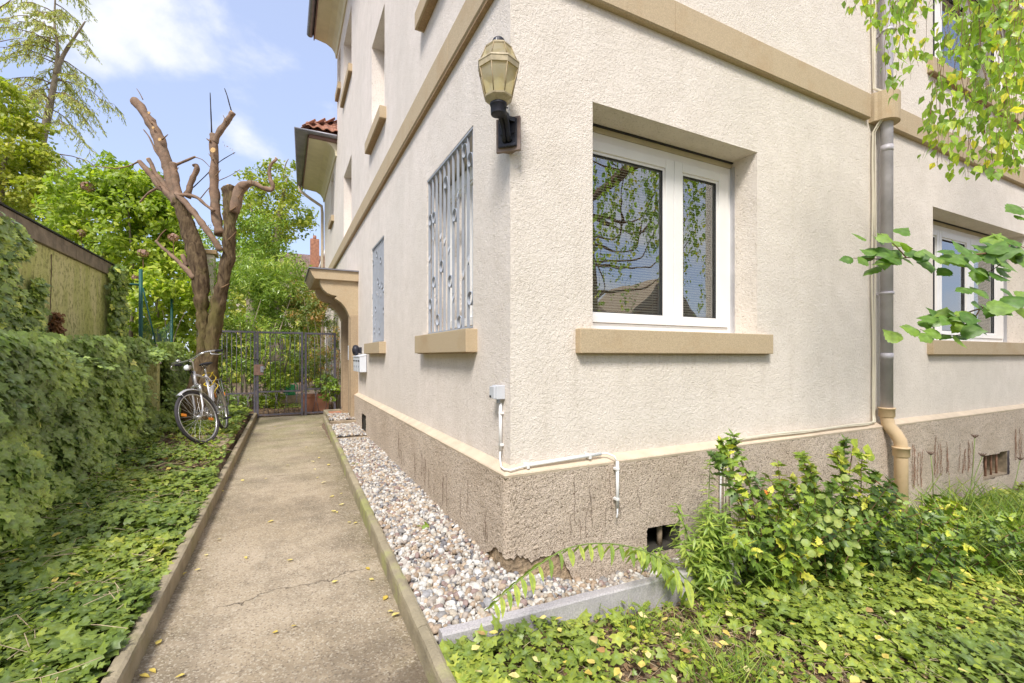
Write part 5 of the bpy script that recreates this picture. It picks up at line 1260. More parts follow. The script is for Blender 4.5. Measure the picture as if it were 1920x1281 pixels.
# yellowing maple-like tree at the far left
mass('tree', 'yellow green broad leaved tree at the left edge above the garage', 'tree',
     [B(20, 260, 12, 55, 90), B(-30, 330, 12, 90, 80), B(55, 330, 12, 55, 60), B(10, 200, 12, 40, 55), B(90, 370, 12, 45, 40)], 7000, .13, OVAL, 'yellowtree', [([P(-20, 640, 12), P(-5, 420, 12), P(15, 260, 12)], [.16, .1, .04], 'greybark')], 3, blobk=.26, nb=40, fill=.5)
mass('tree', 'small green tree filling the gap behind the garage roof', 'tree', [B(60, 430, 14, 110, 70), B(150, 470, 14, 90, 70), B(-60, 420, 14, 90, 90)], 4500, .14, OVAL, 'midtree', [([P(60, 640, 14), P(60, 430, 14)], [.12, .05], 'greybark')], 4)

# tall conifer with drooping sprays
def conifer():
    r = thing('conifer', 'tall thin conifer with a leaning trunk and drooping feathery branches at the top left', 'tree'); D = 15.
    tr = [P(40, 640, D), P(52, 420, D), P(68, 330, D), P(80, 265, D), (P(95, 190, D)), P(104, 140, D), P(108, 90, D), P(102, 40, D), P(106, -40, D)]
    limb(tr, [.17, .14, .12, .105, .09, .065, .045, .03, .015], 'greybark', r, 'trunk', 12, 4, seed=2)
    limb([P(104, 140, D), P(118, 105, D), P(140, 70, D), P(160, 40, D)], [.08, .06, .04, .02], 'greybark', r, 'branch', 8)
    rr = random.Random(5); LP, LN, LD = [], [], []; tb = MB(); sub = []
    q, _ = polyline_smooth(tr[1:], [1]*8, 10)
    for i in range(62):
        c = q[int(len(q)*(i+.5)/62)]; h = i/62; ang = rr.uniform(0, 6.28)
        u = RT*math.cos(ang)+FW*math.sin(ang); Lh = (2.9-1.7*h)*rr.uniform(.45, 1.15)
        pts = [c]; 
        for j in range(1, 7):
            t = j/6; pts.append(c+u*Lh*t+Vector((0, 0, .35*Lh*t-.85*Lh*t*t*rr.uniform(.7, 1.2))))
        sub.append((pts, Lh))
        b = tb; b.tube(pts, [.022, .018, .014, .011, .009, .006, .004], 4)
        for j in range(2, 7):
            for s_ in range(5):
                st = pts[j-1].lerp(pts[j], rr.random()); side = Vector((-u.y, u.x, 0))*rr.choice((-1, 1)); ln = rr.uniform(.25, .75)*(1-.3*h)
                e = st+side*ln*.55+u*ln*.35+Vector((0, 0, -ln*rr.uniform(.45, 1.0)))
                tb.tube([st, st.lerp(e, .5)+Vector((0, 0, .05)), e], [.005, .004, .002], 3, cap=False)
                for k in range(12):
                    p = st.lerp(e, (k+rr.random())/12); LP.append(p); LD.append((e-st).normalized()+Vector((rr.uniform(-1, 1), rr.uniform(-1, 1), rr.uniform(-1, .3)))*.8); LN.append((rr.uniform(-1, 1), rr.uniform(-1, 1), rr.uniform(0, 1)))
    tb.build('branches', 'twig', r, kind='stuff', fix=False)
    LP = np.array([tuple(p) for p in LP]); LD = np.array([tuple(p) for p in LD])
    leaves('foliage', LP, np.array(LN), RNG.uniform(.06, .115, len(LP)), NEEDLE, 'conifer', r, dirs=LD, kind='stuff')
    print('conifer', len(LP))
conifer()
# thin twigs at the very top left corner
def airy():
    r = thing('overhanging_twigs', 'thin dark leafy twigs hanging into the top left corner of the sky', 'branch'); LP = []
    for (x0, y0, x1, y1) in ((-60, 60, 55, 85), (-60, 0, 40, 62), (-50, 20, 60, -10)):
        pts = [P(x0+(x1-x0)*t, y0+(y1-y0)*t+10*math.sin(t*5), 9) for t in np.linspace(0, 1, 7)]; limb(pts, [.012, .01, .009, .008, .006, .004, .002], 'twig', r, 'twig', 5)
        for t in np.linspace(.1, 1, 26): LP.append(P(x0+(x1-x0)*t+random.uniform(-8, 8), y0+(y1-y0)*t+10*math.sin(t*5)+random.uniform(-8, 10), 9))
    leaves('foliage', np.array([tuple(p) for p in LP]), RNG.normal(size=(len(LP), 3)), .07, LANCE, 'midtree', r, kind='stuff')
airy()

# tree beyond the gate and the dense hedge mass under it
mass('tree', 'round topped yellow green tree beyond the gate, left of the house eaves', 'tree',
     [B(510, 395, 15, 76, 62), B(470, 420, 15, 60, 60), B(555, 410, 15, 42, 40), B(530, 340, 15, 50, 40), B(480, 350, 15, 35, 30), B(505, 480, 15, 45, 50), B(470, 480, 15, 60, 60)], 9000, .105, OVAL, 'midtree',
     [([P(520, 700, 15), P(515, 520, 15), P(525, 400, 15), P(540, 330, 15)], [.22, .16, .08, .02], 'greybark'), ([P(515, 500, 15), P(480, 420, 15), P(465, 370, 15)], [.1, .06, .02], 'greybark'), ([P(530, 340, 15), P(535, 310, 15), P(541, 298, 15)], [.03, .02, .01], 'greybark')], 6, blobk=.27, nb=44, fill=.4)
mass('tree', 'dark dense ivy clad tree behind the pruned trunk', 'tree', [B(490, 440, 14, 62, 45), B(420, 470, 14, 50, 60), B(500, 500, 14, 60, 50)], 7000, .07, OVAL, 'laurel', [([P(470, 640, 14), P(470, 470, 14)], [.15, .06], 'greybark')], 7, blobk=.3)
mass('laurel', 'big glossy laurel bush filling the space behind the gate', 'shrub', [B(470, 560, 10.8, 75, 90), B(520, 580, 11.2, 50, 65), B(440, 680, 10.2, 55, 90), B(500, 680, 10.4, 45, 70), B(560, 590, 11.8, 45, 45), B(420, 620, 10.4, 40, 80)], 9000, .12, LANCE, 'laurel', fan_stems(P(460, 775, 10.2), [P(450, 600, 10.4), P(490, 560, 10.6), P(520, 600, 10.8), P(420, 620, 10.2), P(545, 560, 11)], .03), 8, nb=46, blobk=.26, fill=.5, droop=.4)
mass('shrub', 'bright narrow leaved shrub right above the middle of the gate', 'shrub', [B(520, 525, 11.6, 70, 45), B(560, 565, 11.8, 36, 36), B(470, 525, 11.4, 40, 40)], 3500, .15, LANCE, 'lance', fan_stems(P(530, 700, 11.6), [P(510, 520, 11.6), P(560, 540, 11.6), P(480, 530, 11.4)], .02), 9, droop=.6, nb=34)
mass('red_tinged_bush', 'airy bush with orange tinged feathery foliage beside the door canopy', 'shrub', [B(595, 620, 10.6, 42, 75), B(570, 570, 11.2, 38, 50), B(605, 700, 10.2, 32, 50), B(612, 560, 11, 28, 50)], 6000, .075, NEEDLE, 'autumn', fan_stems(P(600, 770, 10.4), [P(590, 600, 10.6), P(615, 620, 10.4), P(570, 560, 11), P(605, 550, 10.8)], .018), 10, nb=44, fill=.3)
mass('shrub', 'low sunlit green bush seen through the gate bars left of the watering can', 'shrub', [B(525, 705, 11.4, 26, 32), B(505, 745, 10.6, 24, 26), B(560, 690, 13, 30, 30)], 2600, .07, OVAL, 'shrub', None, 11, nb=26)
mass('shrub', 'small leafy plant growing in the terracotta trough', 'shrub', [B(608, 725, 9.7, 26, 28)], 500, .07, OVAL, 'laurel', None, 12, nb=16)
# far tree line closing the view
pts, ns = [], []
for i in range(15000):
    a = random.uniform(-18, 3.5); h = (5.6+1.3*math.sin(a*.9)+.9*math.sin(a*2.3+1))*(1 if a < -1.2 else .62)
    pts.append((a, 21+2.2*random.random()+1.2*math.sin(a), random.uniform(-.2, 1)**.8*h if False else random.random()*h)); ns.append((random.uniform(-.5, .5), -1, random.uniform(0, 1)))
o = leaves('far_treeline', np.array(pts), np.array(ns)+RNG.normal(size=(15000, 3))*.5, .32, OVAL, 'midtree', kind='stuff'); o['label'] = 'green tree line beyond the garden'; o['category'] = 'trees'

# old brick and stone pillar behind the trunk
r = thing('garden_pillar', 'pale stone garden pillar with a capstone half hidden behind the pruned tree', 'pillar')
c = P(387, 500, 10.5); b = MB(); b.box(c.x-.17, c.x+.17, c.y-.17, c.y+.17, 0, 3.62); b.build('shaft', 'farwall', r, bevel=.01)
b = MB(); b.box(c.x-.22, c.x+.22, c.y-.22, c.y+.22, 3.625, 3.72); b.build('capstone', 'sandy_dark', r, bevel=.01)

# distant house with brown tiled roof and a chimney
def far_house():
    r = thing('distant_house', 'distant pale house with a steep brown tiled roof and a small brick chimney', 'house')
    a = P(540, 470, 32); z1 = P(560, 459, 32).z; z0 = P(560, 515, 32).z; x0, y0 = a.x-3.5, a.y
    b = MB(); b.box(x0, x0+12, y0, y0+8, 0, z0-.15); b.build('wall', 'farwall', r)
    b = MB(); b.prism([(y0-.4, z0-.2), (y0+3.2, z1), (y0+4.6, z1), (y0+8.4, z0-.2)], 'x', x0-.4, x0+6.2); b.build('roof', 'oldtile', r)
    rf = MB(); n = 0
    H = math.hypot(3.6, z1-z0+.2); ang = math.atan2(z1-z0+.2, 3.6)
    for k in range(16):
        for q in range(36):
            s_ = k*H/16; x = x0-.4+q*.183; T = Matrix.Translation((x, y0-.4+s_*math.cos(ang), z0-.2+s_*math.sin(ang)+.01))@Matrix.Rotation(ang+.05, 4, 'X'); rf.box(.004, .176, 0, H/16+.05, .015, .045, T)
    rf.build('roof_tiles', 'oldtile', r, kind='stuff', fix=False)
    c = P(590, 452, 34); b = MB(); b.box(c.x-.3, c.x+.3, c.y-.3, c.y+.3, z0, c.z+.1); ch = b.build('chimney', 'brick', r); b = MB(); b.tube([(c.x, c.y, c.z+.1), (c.x, c.y, c.z+.4)], .12, 8); b.build('chimney_pot', 'tile', ch)
    # neighbour gable in red tiles
    g = thing('distant_gable', 'small red tiled gable with white trim next to the distant brown roof', 'house')
    p = P(604, 500, 30); b = MB(); b.box(p.x-.1, p.x+3, p.y, p.y+4, 0, P(604, 512, 30).z); b.build('wall', 'farwall', g)
    zA, zB = P(604, 512, 30).z, P(604, 455, 30).z
    b = MB(); b._add([(p.x-.25, p.y-.2, zA), (p.x+.35, p.y-.2, zB), (p.x+3, p.y-.2, zB), (p.x+3, p.y-.2, zA), (p.x-.25, p.y+4, zA), (p.x+.35, p.y+4, zB), (p.x+3, p.y+4, zB), (p.x+3, p.y+4, zA)], [(0, 1, 2, 3), (4, 7, 6, 5), (0, 4, 5, 1), (1, 5, 6, 2), (2, 6, 7, 3), (3, 7, 4, 0)]); b.build('roof', 'tile', g)
    for k in range(6): b = MB(); z = zA+(zB-zA)*k/6; b.box(p.x-.3+.1*k, p.x+3, p.y-.26, p.y-.205, z, z+.05); b.build('tile_course', 'tile', g)
    b = MB(); b.tube([(p.x-.27, p.y-.25, zA), (p.x+.33, p.y-.25, zB)], .06, 4); b.build('verge_board', 'pvc', g)
far_house()

# ------------------------------------------------------------------ ivy
def ivy_hedge():
    P_, N_, D_, S_ = [], [], [], []
    def bump(y, z): return .12*fbm((y*1.5, z*2.2, 2), 4)+.08*fbm((y*4.5, z*5, 6), 2)+.04*math.sin(y*1.3+.5)
    n = 0
    while n < 20000:
        y = 1.0+7.4*random.random()**1.25; z = random.uniform(.05, 1.38)
        near_post = (abs(y-6.32) < .10 and z > .25) or (5.92 < y < 6.2 and z < 1.02 and z > .35)
        if near_post and random.random() < .88: continue
        thick = .23+.10*(1-z/1.4)+.22*max(0, .35-z)**1; kk = 1-.92*ss(4.9, 5.7, y)*(1-ss(6.42, 6.5, y))*ss(.25, .5, z)
        x = LWX+(thick+bump(y, z))*kk+.03+random.uniform(-.07, .05)
        P_.append((x, y, z+gz(x, y)*.6)); N_.append((1+random.uniform(-.5, .5), -.35+random.uniform(-.6, .6), .35+random.uniform(-.5, .6))); D_.append((random.uniform(-.3, .5), random.uniform(-.7, .7), -1)); S_.append(random.uniform(.038, .10) if y < 6 else random.uniform(.045, .08)); n += 1
    for i in range(7000):   # the hedge goes on towards the street
        y = random.uniform(-5.3, 1.05); z = random.uniform(.0, 1.38); P_.append((LWX+.28+.12*(1-z/1.4)+bump(y, z)+random.uniform(-.07, .05), y, z)); N_.append((1+random.uniform(-.5, .5), random.uniform(-.6, .6), .35+random.uniform(-.5, .6))); D_.append((random.uniform(-.3, .5), random.uniform(-.7, .7), -1)); S_.append(random.uniform(.07, .12))
    for i in range(2500):
        y = random.uniform(-5.3, 1.05); a = random.uniform(0, 1); P_.append((LWX+.30-.6*a, y, 1.26+.12*math.sin(math.pi*a)+.1*fbm((y*1.6, a, 7)))); N_.append((.3+random.uniform(-.6, .6), random.uniform(-.5, .5), 1)); D_.append((random.uniform(-.5, 1), random.uniform(-1, 1), -.3)); S_.append(random.uniform(.07, .12))
    for i in range(8500):   # the rounded top and the back
        y = 1.0+7.6*random.random()**1.15; a = random.uniform(0, 1); x = LWX+.30-.75*a+.5*bump(y, 1.4); z = 1.24+.12*math.sin(math.pi*min(1, a*1.1))+.10*fbm((y*1.6, x*2, 7))+random.uniform(-.07, .05)
        P_.append((x, y, z)); N_.append((.3+random.uniform(-.6, .6), -.3+random.uniform(-.6, .5), 1)); D_.append((random.uniform(-.5, 1), random.uniform(-1, 1), -.3)); S_.append(random.uniform(.045, .10))
    for i in range(70):    # stray shoots standing off the mass
        y = random.uniform(1.6, 7.8); z = random.uniform(.3, 1.42); st = Vector((LWX+.30+bump(y, z), y, z)); dv = Vector((random.uniform(.3, 1), random.uniform(-.9, .5), random.uniform(-.5, .9))).normalized()
        for j in range(random.randint(4, 8)):
            p = st+dv*j*.035-Vector((0, 0, .002*j*j)); P_.append(tuple(p)); N_.append((.6+random.uniform(-.6, .6), random.uniform(-.8, .4), .8)); D_.append((random.uniform(-.2, 1), random.uniform(-1, 1), -.4)); S_.append(random.uniform(.03, .065))
    n = len(P_); P_ = np.array(P_); t = np.array([.5+.5*fbm((p[1]*1.3, p[2]*1.6, 11), 3) for p in P_]); t = np.clip(.30+.42*(t-.5)*2+.30*(RNG.random(n)-.3), 0, .98)
    t[RNG.random(n) < .002] = 1
    r = leaves('ivy_hedge', P_, np.array(N_), np.array(S_), IVY, 'ivy', dirs=np.array(D_), rnd=t, kind='stuff'); r['label'] = 'thick dark green ivy draped over the low wall along the left side'; r['category'] = 'ivy'
    # ivy climbing the garage wall
    P_, N_, D_ = [], [], []
    for i in range(1500):
        y = random.uniform(2.2, 3.05); z = random.uniform(1.2, 2.62); w = .42*(1-ss(1.4, 2.7, z)*.35)
        yy = 3.45+random.random()**1.2*(w*.8+.20+.28*fbm((z*2.2, 0, 3))+.30*(z < 1.7)); P_.append((GX+.04+random.random()*.10, yy, z))
    for i in range(420):
        z = random.uniform(1.3, 2.15); P_.append((GX+.04+random.random()*.06, 4.38+.06*math.sin(z*3)+random.gauss(0, .045), z))
    for i in range(900):
        z = random.uniform(1.2, 2.75); P_.append((GX+.05+random.random()*.16, 6.88+.12*random.gauss(0, 1)-.10*(z < 1.9)+.05*math.sin(z*5), z))
    n = len(P_); o = leaves('climbing_ivy', np.array(P_), np.array([(1, -.4, .4)]*n)+RNG.normal(size=(n, 3))*.4, RNG.uniform(.05, .11, n), IVY, 'ivy', dirs=np.array([(0, 0, -1)]*n)+RNG.normal(size=(n, 3))*.4, kind='stuff', rnd=RNG.random(n)*.85)
    o['label'] = 'ivy stems climbing both ends of the algae stained garage wall'; o['category'] = 'ivy'
ivy_hedge()
def ground_ivy(name, label, sampler, n, smin, smax, m='ivyground', lift=.05, seed=0, bright=.5):
    P_, N_, S_ = [], [], []
    k = 0
    while len(P_) < n and k < n*12:
        k += 1; s = sampler()
        if s is None: continue
        x, y, w = s; dens = .5+fbm((x*1.1, y*1.1, seed), 4)
        if random.random() > min(1, w*max(0, .35+1.1*dens)): continue
        h = lift*(.4+.8*max(0, fbm((x*2.1, y*2.1, seed+4), 3)+.3))
        P_.append((x, y, gz(x, y)+.012+h*random.random()**.6)); N_.append((random.gauss(0, .38), random.gauss(-.12, .38), 1)); S_.append(min(smax*1.25, random.lognormvariate(math.log((smin+smax)/2), .36)))
    n = len(P_); P_ = np.array(P_); t = np.array([fbm((p[0]*1.5, p[1]*1.5, seed+9), 3) for p in P_]); t = np.clip(bright+.35*t+.5*(RNG.random(n)-.5), 0, 1)
    o = leaves(name, P_, np.array(N_), np.array(S_), IVY, m, rnd=t, kind='stuff'); o['label'] = label; o['category'] = 'ivy'; print(name, n); return o
def s_leftnear():
    y = random.uniform(-5.5, -1.2); return random.uniform(-3.05, xl(y)-.055), y, 1.
ground_ivy('ground_ivy', 'ivy carpet on the left bed closest to the viewer', s_leftnear, 5000, .045, .08, seed=3, lift=.085, bright=.42)
def s_left():
    y = -1.2+9.2*random.random()**1.35; x = random.uniform(-3.05, xl(y)-.055)
    e = (xl(y)-.06-x); w = 1.0
    if y > 3.0 and x > -2.35: w = .30 if y < 4.1 else .22
    if y > 3.9 and y < 5.1 and x > -2.55: w = .10
    if y > 5.1: w = .55
    return x, y, w
ground_ivy('ground_ivy', 'carpet of ivy covering the bed between the left kerb and the ivy wall', s_left, 27000, .028, .062, seed=1, lift=.085, bright=.42)
def s_right():
    x = -.60+9.5*random.random()**1.5; y = -.52-random.random()*(1.9+.12*x) if x < 1.4 else -.09-random.random()*(2.3+.12*x)
    w = 1.0
    d = math.hypot((x+.15)*1.0, (y+.82)*1.3)
    if x < 1.0 and y > -1.6: w = .20+.3*(noise.noise(Vector((x*2.3, y*2.3, 5))) > .12)
    if abs(x-.42) < .22 and abs(y+1.0) < .16: w = .12
    return x, y, w
ground_ivy('ground_ivy', 'carpet of ivy with yellow birch leaves covering the garden floor on the right', s_right, 38000, .024, .060, seed=2, lift=.09, bright=.55)

# clover-like small weeds between the ivy
def weeds(name, label, fn, n, seed):
    P_ = []
    while len(P_) < n:
        q = fn()
        if noise.noise(Vector((q[0]*2.5, q[1]*2.5, seed))) > -.02: P_.append((q[0], q[1], gz(q[0], q[1])+random.uniform(.02, .09)))
    n = len(P_); o = leaves(name, np.array(P_), RNG.normal(size=(n, 3))*.35+np.array([0, 0, 1]), RNG.uniform(.015, .038, n), OVAL, 'shrub', kind='stuff'); o['label'] = label; o['category'] = 'weeds'
weeds('weeds', 'small bright weeds growing between the ivy left of the path', lambda: (random.uniform(-2.9, -1.85), -1.2+8.8*random.random()**1.3), 4200, 3)
weeds('weeds', 'small bright weeds growing between the ivy on the right', lambda: (-.55+8*random.random()**1.5, random.uniform(-2.3, -.56)), 6500, 8)
# fallen leaves and litter
def litter(name, label, fn, n, m, s0, s1, up=.02, tm=FLAT, ca='leaves', kind='stuff'):
    P_ = []
    while len(P_) < n:
        q = fn()
        if q: P_.append(q)
    P_ = np.array(P_); N_ = np.array([(random.gauss(0, .25), random.gauss(0, .25), 1) for _ in P_]); o = leaves(name, P_, N_, RNG.uniform(s0, s1, len(P_)), tm, m, kind=kind); o['label'] = label; o['category'] = ca; return o
def fl():
    y = random.uniform(-1.3, 7.6); x = random.uniform(-2.9, xl(y)-.07); return (x, y, gz(x, y)+random.uniform(.02, .09))
litter('fallen_leaves', 'yellow leaves caught in the ivy bed on the left', fl, 160, 'fallen', .035, .06)
def fr():
    x = -.55+7*random.random()**1.3; y = random.uniform(-2.2, -.55 if x < 1.4 else -.2); return (x, y, gz(x, y)+random.uniform(.05, .13))
litter('fallen_leaves', 'yellow birch leaves scattered over the ivy on the right', fr, 330, 'fallen', .028, .05)
def lit():
    y = 2.8+random.random()*4.8; x = random.uniform(-2.5, xl(y)-.07); return (x, y, gz(x, y)+random.uniform(.006, .02))
litter('leaf_litter', 'reddish brown leaf litter on bare soil beside the left kerb', lit, 2600, 'litter', .02, .045)
def lit2():
    x = -.58+random.random()*1.9; y = random.uniform(-1.5, -.53); return (x, y, gz(x, y)+random.uniform(.006, .03))
litter('leaf_litter', 'dry brown litter among the ivy in front of the granite edging', lit2, 5200, 'litter', .012, .030)
sb = MB()
for i in range(800):
    x = -.58+random.random()*2.2; y = random.uniform(-1.7, -.55); z = gz(x, y)+random.uniform(.01, .05); a_ = random.uniform(0, 6.28); l_ = random.uniform(.04, .14)
    sb.tube([(x, y, z), (x+l_*.5*math.cos(a_), y+l_*.5*math.sin(a_), z+random.uniform(.0, .03)), (x+l_*math.cos(a_+.3), y+l_*math.sin(a_+.3), z)], .0013, 3, cap=False)
for i in range(260):
    y = -1+random.random()*5; x = random.uniform(-2.8, xl(y)-.07); z = gz(x, y)+random.uniform(.03, .09); a_ = random.uniform(0, 6.28); l_ = random.uniform(.05, .25)
    sb.tube([(x, y, z), (x+l_*.5*math.cos(a_), y+l_*.5*math.sin(a_), z+random.uniform(.0, .03)), (x+l_*math.cos(a_+.4), y+l_*math.sin(a_+.4), z)], .0018, 3, cap=False)
so = sb.build('dry_stalks', 'straw', kind='stuff', fix=False); so['label'] = 'dry straw coloured stalks lying between the ivy leaves'; so['category'] = 'stalks'
def bg_lit():
    return (random.uniform(-3, -.1), random.uniform(8.2, 13), .105+random.random()*.02)
litter('leaf_litter', 'yellow and brown leaves covering the garden ground behind the gate', bg_lit, 3200, 'litter', .03, .06)
def bg_moss(): return (random.uniform(-1.4, -.2), random.uniform(9.2, 12.5), .105+random.random()*.03)
litter('ground_cover', 'low green cover on the ground behind the gate', bg_moss, 1800, 'grass', .03, .07, ca='ground cover')
# single leaves on the concrete path
fx = [(552, 1172), (515, 1184), (287, 1256), (272, 1265), (337, 1267), (310, 1100), (298, 1203), (346, 1075), (732, 1147), (790, 1240), (742, 1153), (322, 1108), (370, 1068), (697, 1086), (628, 1090), (543, 1050), (461, 1045), (507, 977), (632, 960), (666, 980), (655, 979), (625, 958), (499, 897), (430, 886), (402, 940), (420, 905), (393, 960), (640, 925), (607, 905), (590, 880), (586, 866), (603, 848), (610, 820), (585, 812), (540, 872), (575, 838), (598, 858), (616, 871), (622, 930), (465, 861), (690, 1065), (722, 1120), (560, 815), (515, 800), (595, 895), (455, 900), (418, 920), (410, 1010), (386, 1040), (601, 800), (570, 793), (640, 945)]
lm = None
for i, (px, py) in enumerate(fx):
    p = on_z(px, py, .012)
    p = on_z(px, py, .008*p.y+.012)
    if not (xl(p.y) < p.x < xr(p.y)): continue
    if lm is None or i % 4 == 0:
        n0 = np.array([[random.gauss(0, .12), random.gauss(0, .12), 1]]); o = leaves('fallen_leaf', np.array([[0, -.025, 0]]), n0, .05, FLAT, 'fallen', dirs=np.array([[0, 1, 0]]), rnd=[random.random()*.9]); lm = o
    else: o = lm.copy(); COL.objects.link(o)
    o.location = p; o.rotation_euler = (0, 0, random.uniform(0, 6.28)); s_ = random.uniform(.55, .95); o.scale = (s_, s_, s_)
    o['label'] = 'small yellow birch leaf lying alone on the concrete path'; o['category'] = 'leaf'; o['group'] = 'fallen leaves on the path'

# ------------------------------------------------------------------ plants in the right hand garden
def leafy_stems(name, label, cat_, stems, m, tmpl, size, per, stemmat='greenstem', r0=.005, pair=True, tip=None, droop=.3, up=.6, nj=.3, rndb=(0, 1)):
    r = thing(name, label, cat_); P_, N_, D_, S_, R_ = [], [], [], [], []; b = MB()
    for si, pts in enumerate(stems):
        q, rr = polyline_smooth(pts, [1]*len(pts), 6); n = len(q); base = random.uniform(*rndb)
        b.tube(q, [r0*(1-.7*i/n) for i in range(n)], 5)
        Ls = sum((q[i+1]-q[i]).length for i in range(n-1)); k = max(3, int(Ls*per))
        for j in range(k):
            t = .08+.92*(j+random.random()*.5)/k; f = t*(n-1); i = min(n-2, int(f)); p = q[i].lerp(q[i+1], f-i); ax = (q[i+1]-q[i]).normalized()
            for s_ in range(2 if pair else 1):
                a = j*2.4+s_*math.pi+random.uniform(-.4, .4) ; e1 = ax.orthogonal().normalized(); e2 = ax.cross(e1); out = e1*math.cos(a)+e2*math.sin(a)
                d = (out+ax*up+Vector((0, 0, -droop))).normalized(); P_.append(p); D_.append(d); N_.append(ax*.7+Vector((0, 0, .6))+Vector((random.gauss(0, nj), random.gauss(0, nj)-nj*.4, 0))); S_.append(size*random.uniform(.65, 1.15)*(1-.35*t**3)); R_.append(min(.975, max(0, base+random.uniform(-.25, .25))) if random.random() > .0015 else 1)
    b.build('stems', stemmat, r, kind='stuff', fix=False)
    leaves('foliage', np.array([tuple(p) for p in P_]), np.array([tuple(p) for p in N_]), np.array(S_), tmpl, m, r, dirs=np.array([tuple(p) for p in D_]), rnd=R_, kind='stuff'); return r
def G(x, y): return Vector((x, y, gz(x, y)))
# fine leaved perennial left of the spiny bush
st = []
for i in range(46):
    a = random.uniform(0, 6.28); rr_ = random.uniform(0, .22); b0 = G(1.10+rr_*math.cos(a)*1.1, -.50+rr_*math.sin(a)*.55); h = random.uniform(.30, .62)-.3*rr_
    o_ = Vector((math.cos(a)*rr_*1.1+random.gauss(0, .05), math.sin(a)*rr_*.8-.03, 0)); st.append([b0, b0+o_*.4+Vector((0, 0, h*.55)), b0+o_*1.0+Vector((0, 0, h*.95))])
st.append([G(1.12, -.45), G(1.13, -.43)+Vector((0, 0, .45)), G(1.16, -.42)+Vector((0, 0, .80))])
leafy_stems('perennial', 'pale green fine leaved perennial standing against the plinth above the cellar opening', 'plant', st, 'lance', LANCE, .085, 52, droop=.25, up=.8, rndb=(.2, .8))
# spiny leaved dark bush
st = []
for i in range(86):
    u_ = random.random(); bx = 1.35+1.05*u_; b0 = G(bx, -.55+random.uniform(-.2, .22)); h = random.uniform(.35, .78)*(1.0-.25*abs(u_-.45)); dx = random.gauss(0, .22); dy = random.gauss(-.08, .18)
    st.append([b0, b0+Vector((dx*.3, dy*.3, h*.5)), b0+Vector((dx, dy, h))])
for (x, y, px, py) in ((1.5, -.45, 1352, 822), (1.55, -.45, 1375, 815), (1.5, -.48, 1340, 850), (2.3, -.5, 1585, 822), (2.35, -.5, 1570, 840), (2.3, -.55, 1620, 850), (2.1, -.5, 1505, 850), (2.0, -.5, 1520, 870), (2.45, -.55, 1640, 880), (2.6, -.6, 1660, 920)):
    e = on_y(px, py, y-.05); b0 = G(x, y); st.append([b0, b0.lerp(e, .5)+Vector((.03, -.03, .06)), b0.lerp(e, .85)+Vector((.01, 0, .03)), e])
leafy_stems('spiny_bush', 'large dark glossy spiny leaved bush growing against the plinth left of the downpipe', 'shrub', st, 'mahonia', SPINY, .078, 34, 'twig', .005, droop=.2, up=.35, nj=.75, rndb=(.1, .9))
st = []
for i in range(60):
    b0 = G(random.uniform(2.3, 3.6), random.uniform(-1.15, -.35)); dx = random.gauss(.1, .2); dy = random.gauss(-.15, .15); h = random.uniform(.12, .42)
    st.append([b0, b0+Vector((dx*.5, dy*.5, h*.7)), b0+Vector((dx, dy, h))])
leafy_stems('low_spiny_bush', 'lower spreading part of glossy dark bush in front of the beige pipe', 'shrub', st, 'mahonia', SPINY, .072, 44, 'twig', .005, droop=.2, up=.35, nj=.7, rndb=(.2, .9))
# pale round leaved plant in it
P_ = []; st = []
for i in range(60):
    px, py = random.gauss(1565, 42), random.gauss(1005, 50); P_.append(tuple(on_y(px, py, -.93+random.uniform(-.08, .08)))) 
r = thing('round_leaved_plant', 'pale yellow green round leaved plant growing through the front of the spiny bush', 'plant')
leaves('foliage', np.array(P_), np.array([(-.4, -1, .7)]*60)+RNG.normal(size=(60, 3))*.35, RNG.uniform(.028, .05, 60), ROUND, 'roundleaf', r, kind='stuff'); b = MB()
for p in P_[:30]: b.tube([p, (p[0]+.01, p[1]+.03, p[2]-.02), (p[0]+random.uniform(-.02, .02), p[1]+.07, p[2]-.07)], .002, 4)
b.build('stems', 'greenstem', r, kind='stuff', fix=False)
# bright vine leaves near the top right of the bush
pp = [(1600, 836), (1612, 842), (1585, 850), (1630, 850), (1640, 862), (1575, 862), (1640, 895), (1625, 905), (1610, 890), (1655, 915), (1600, 920), (1585, 935)]
r = thing('young_vine', 'bright green toothed leaves climbing at the top of the spiny bush beside the pipe', 'plant'); b = MB(); b.tube([on_y(1588, 960, -.5), on_y(1592, 890, -.52), on_y(1600, 835, -.5)], .004, 5); b.build('stem', 'twig', r)
leaves('foliage', np.array([tuple(on_y(*q, -.55)) for q in pp]), np.array([(-.3, -1, .5)]*len(pp))+RNG.normal(size=(len(pp), 3))*.3, .085, TOOTH, 'shrub', r, kind='stuff')

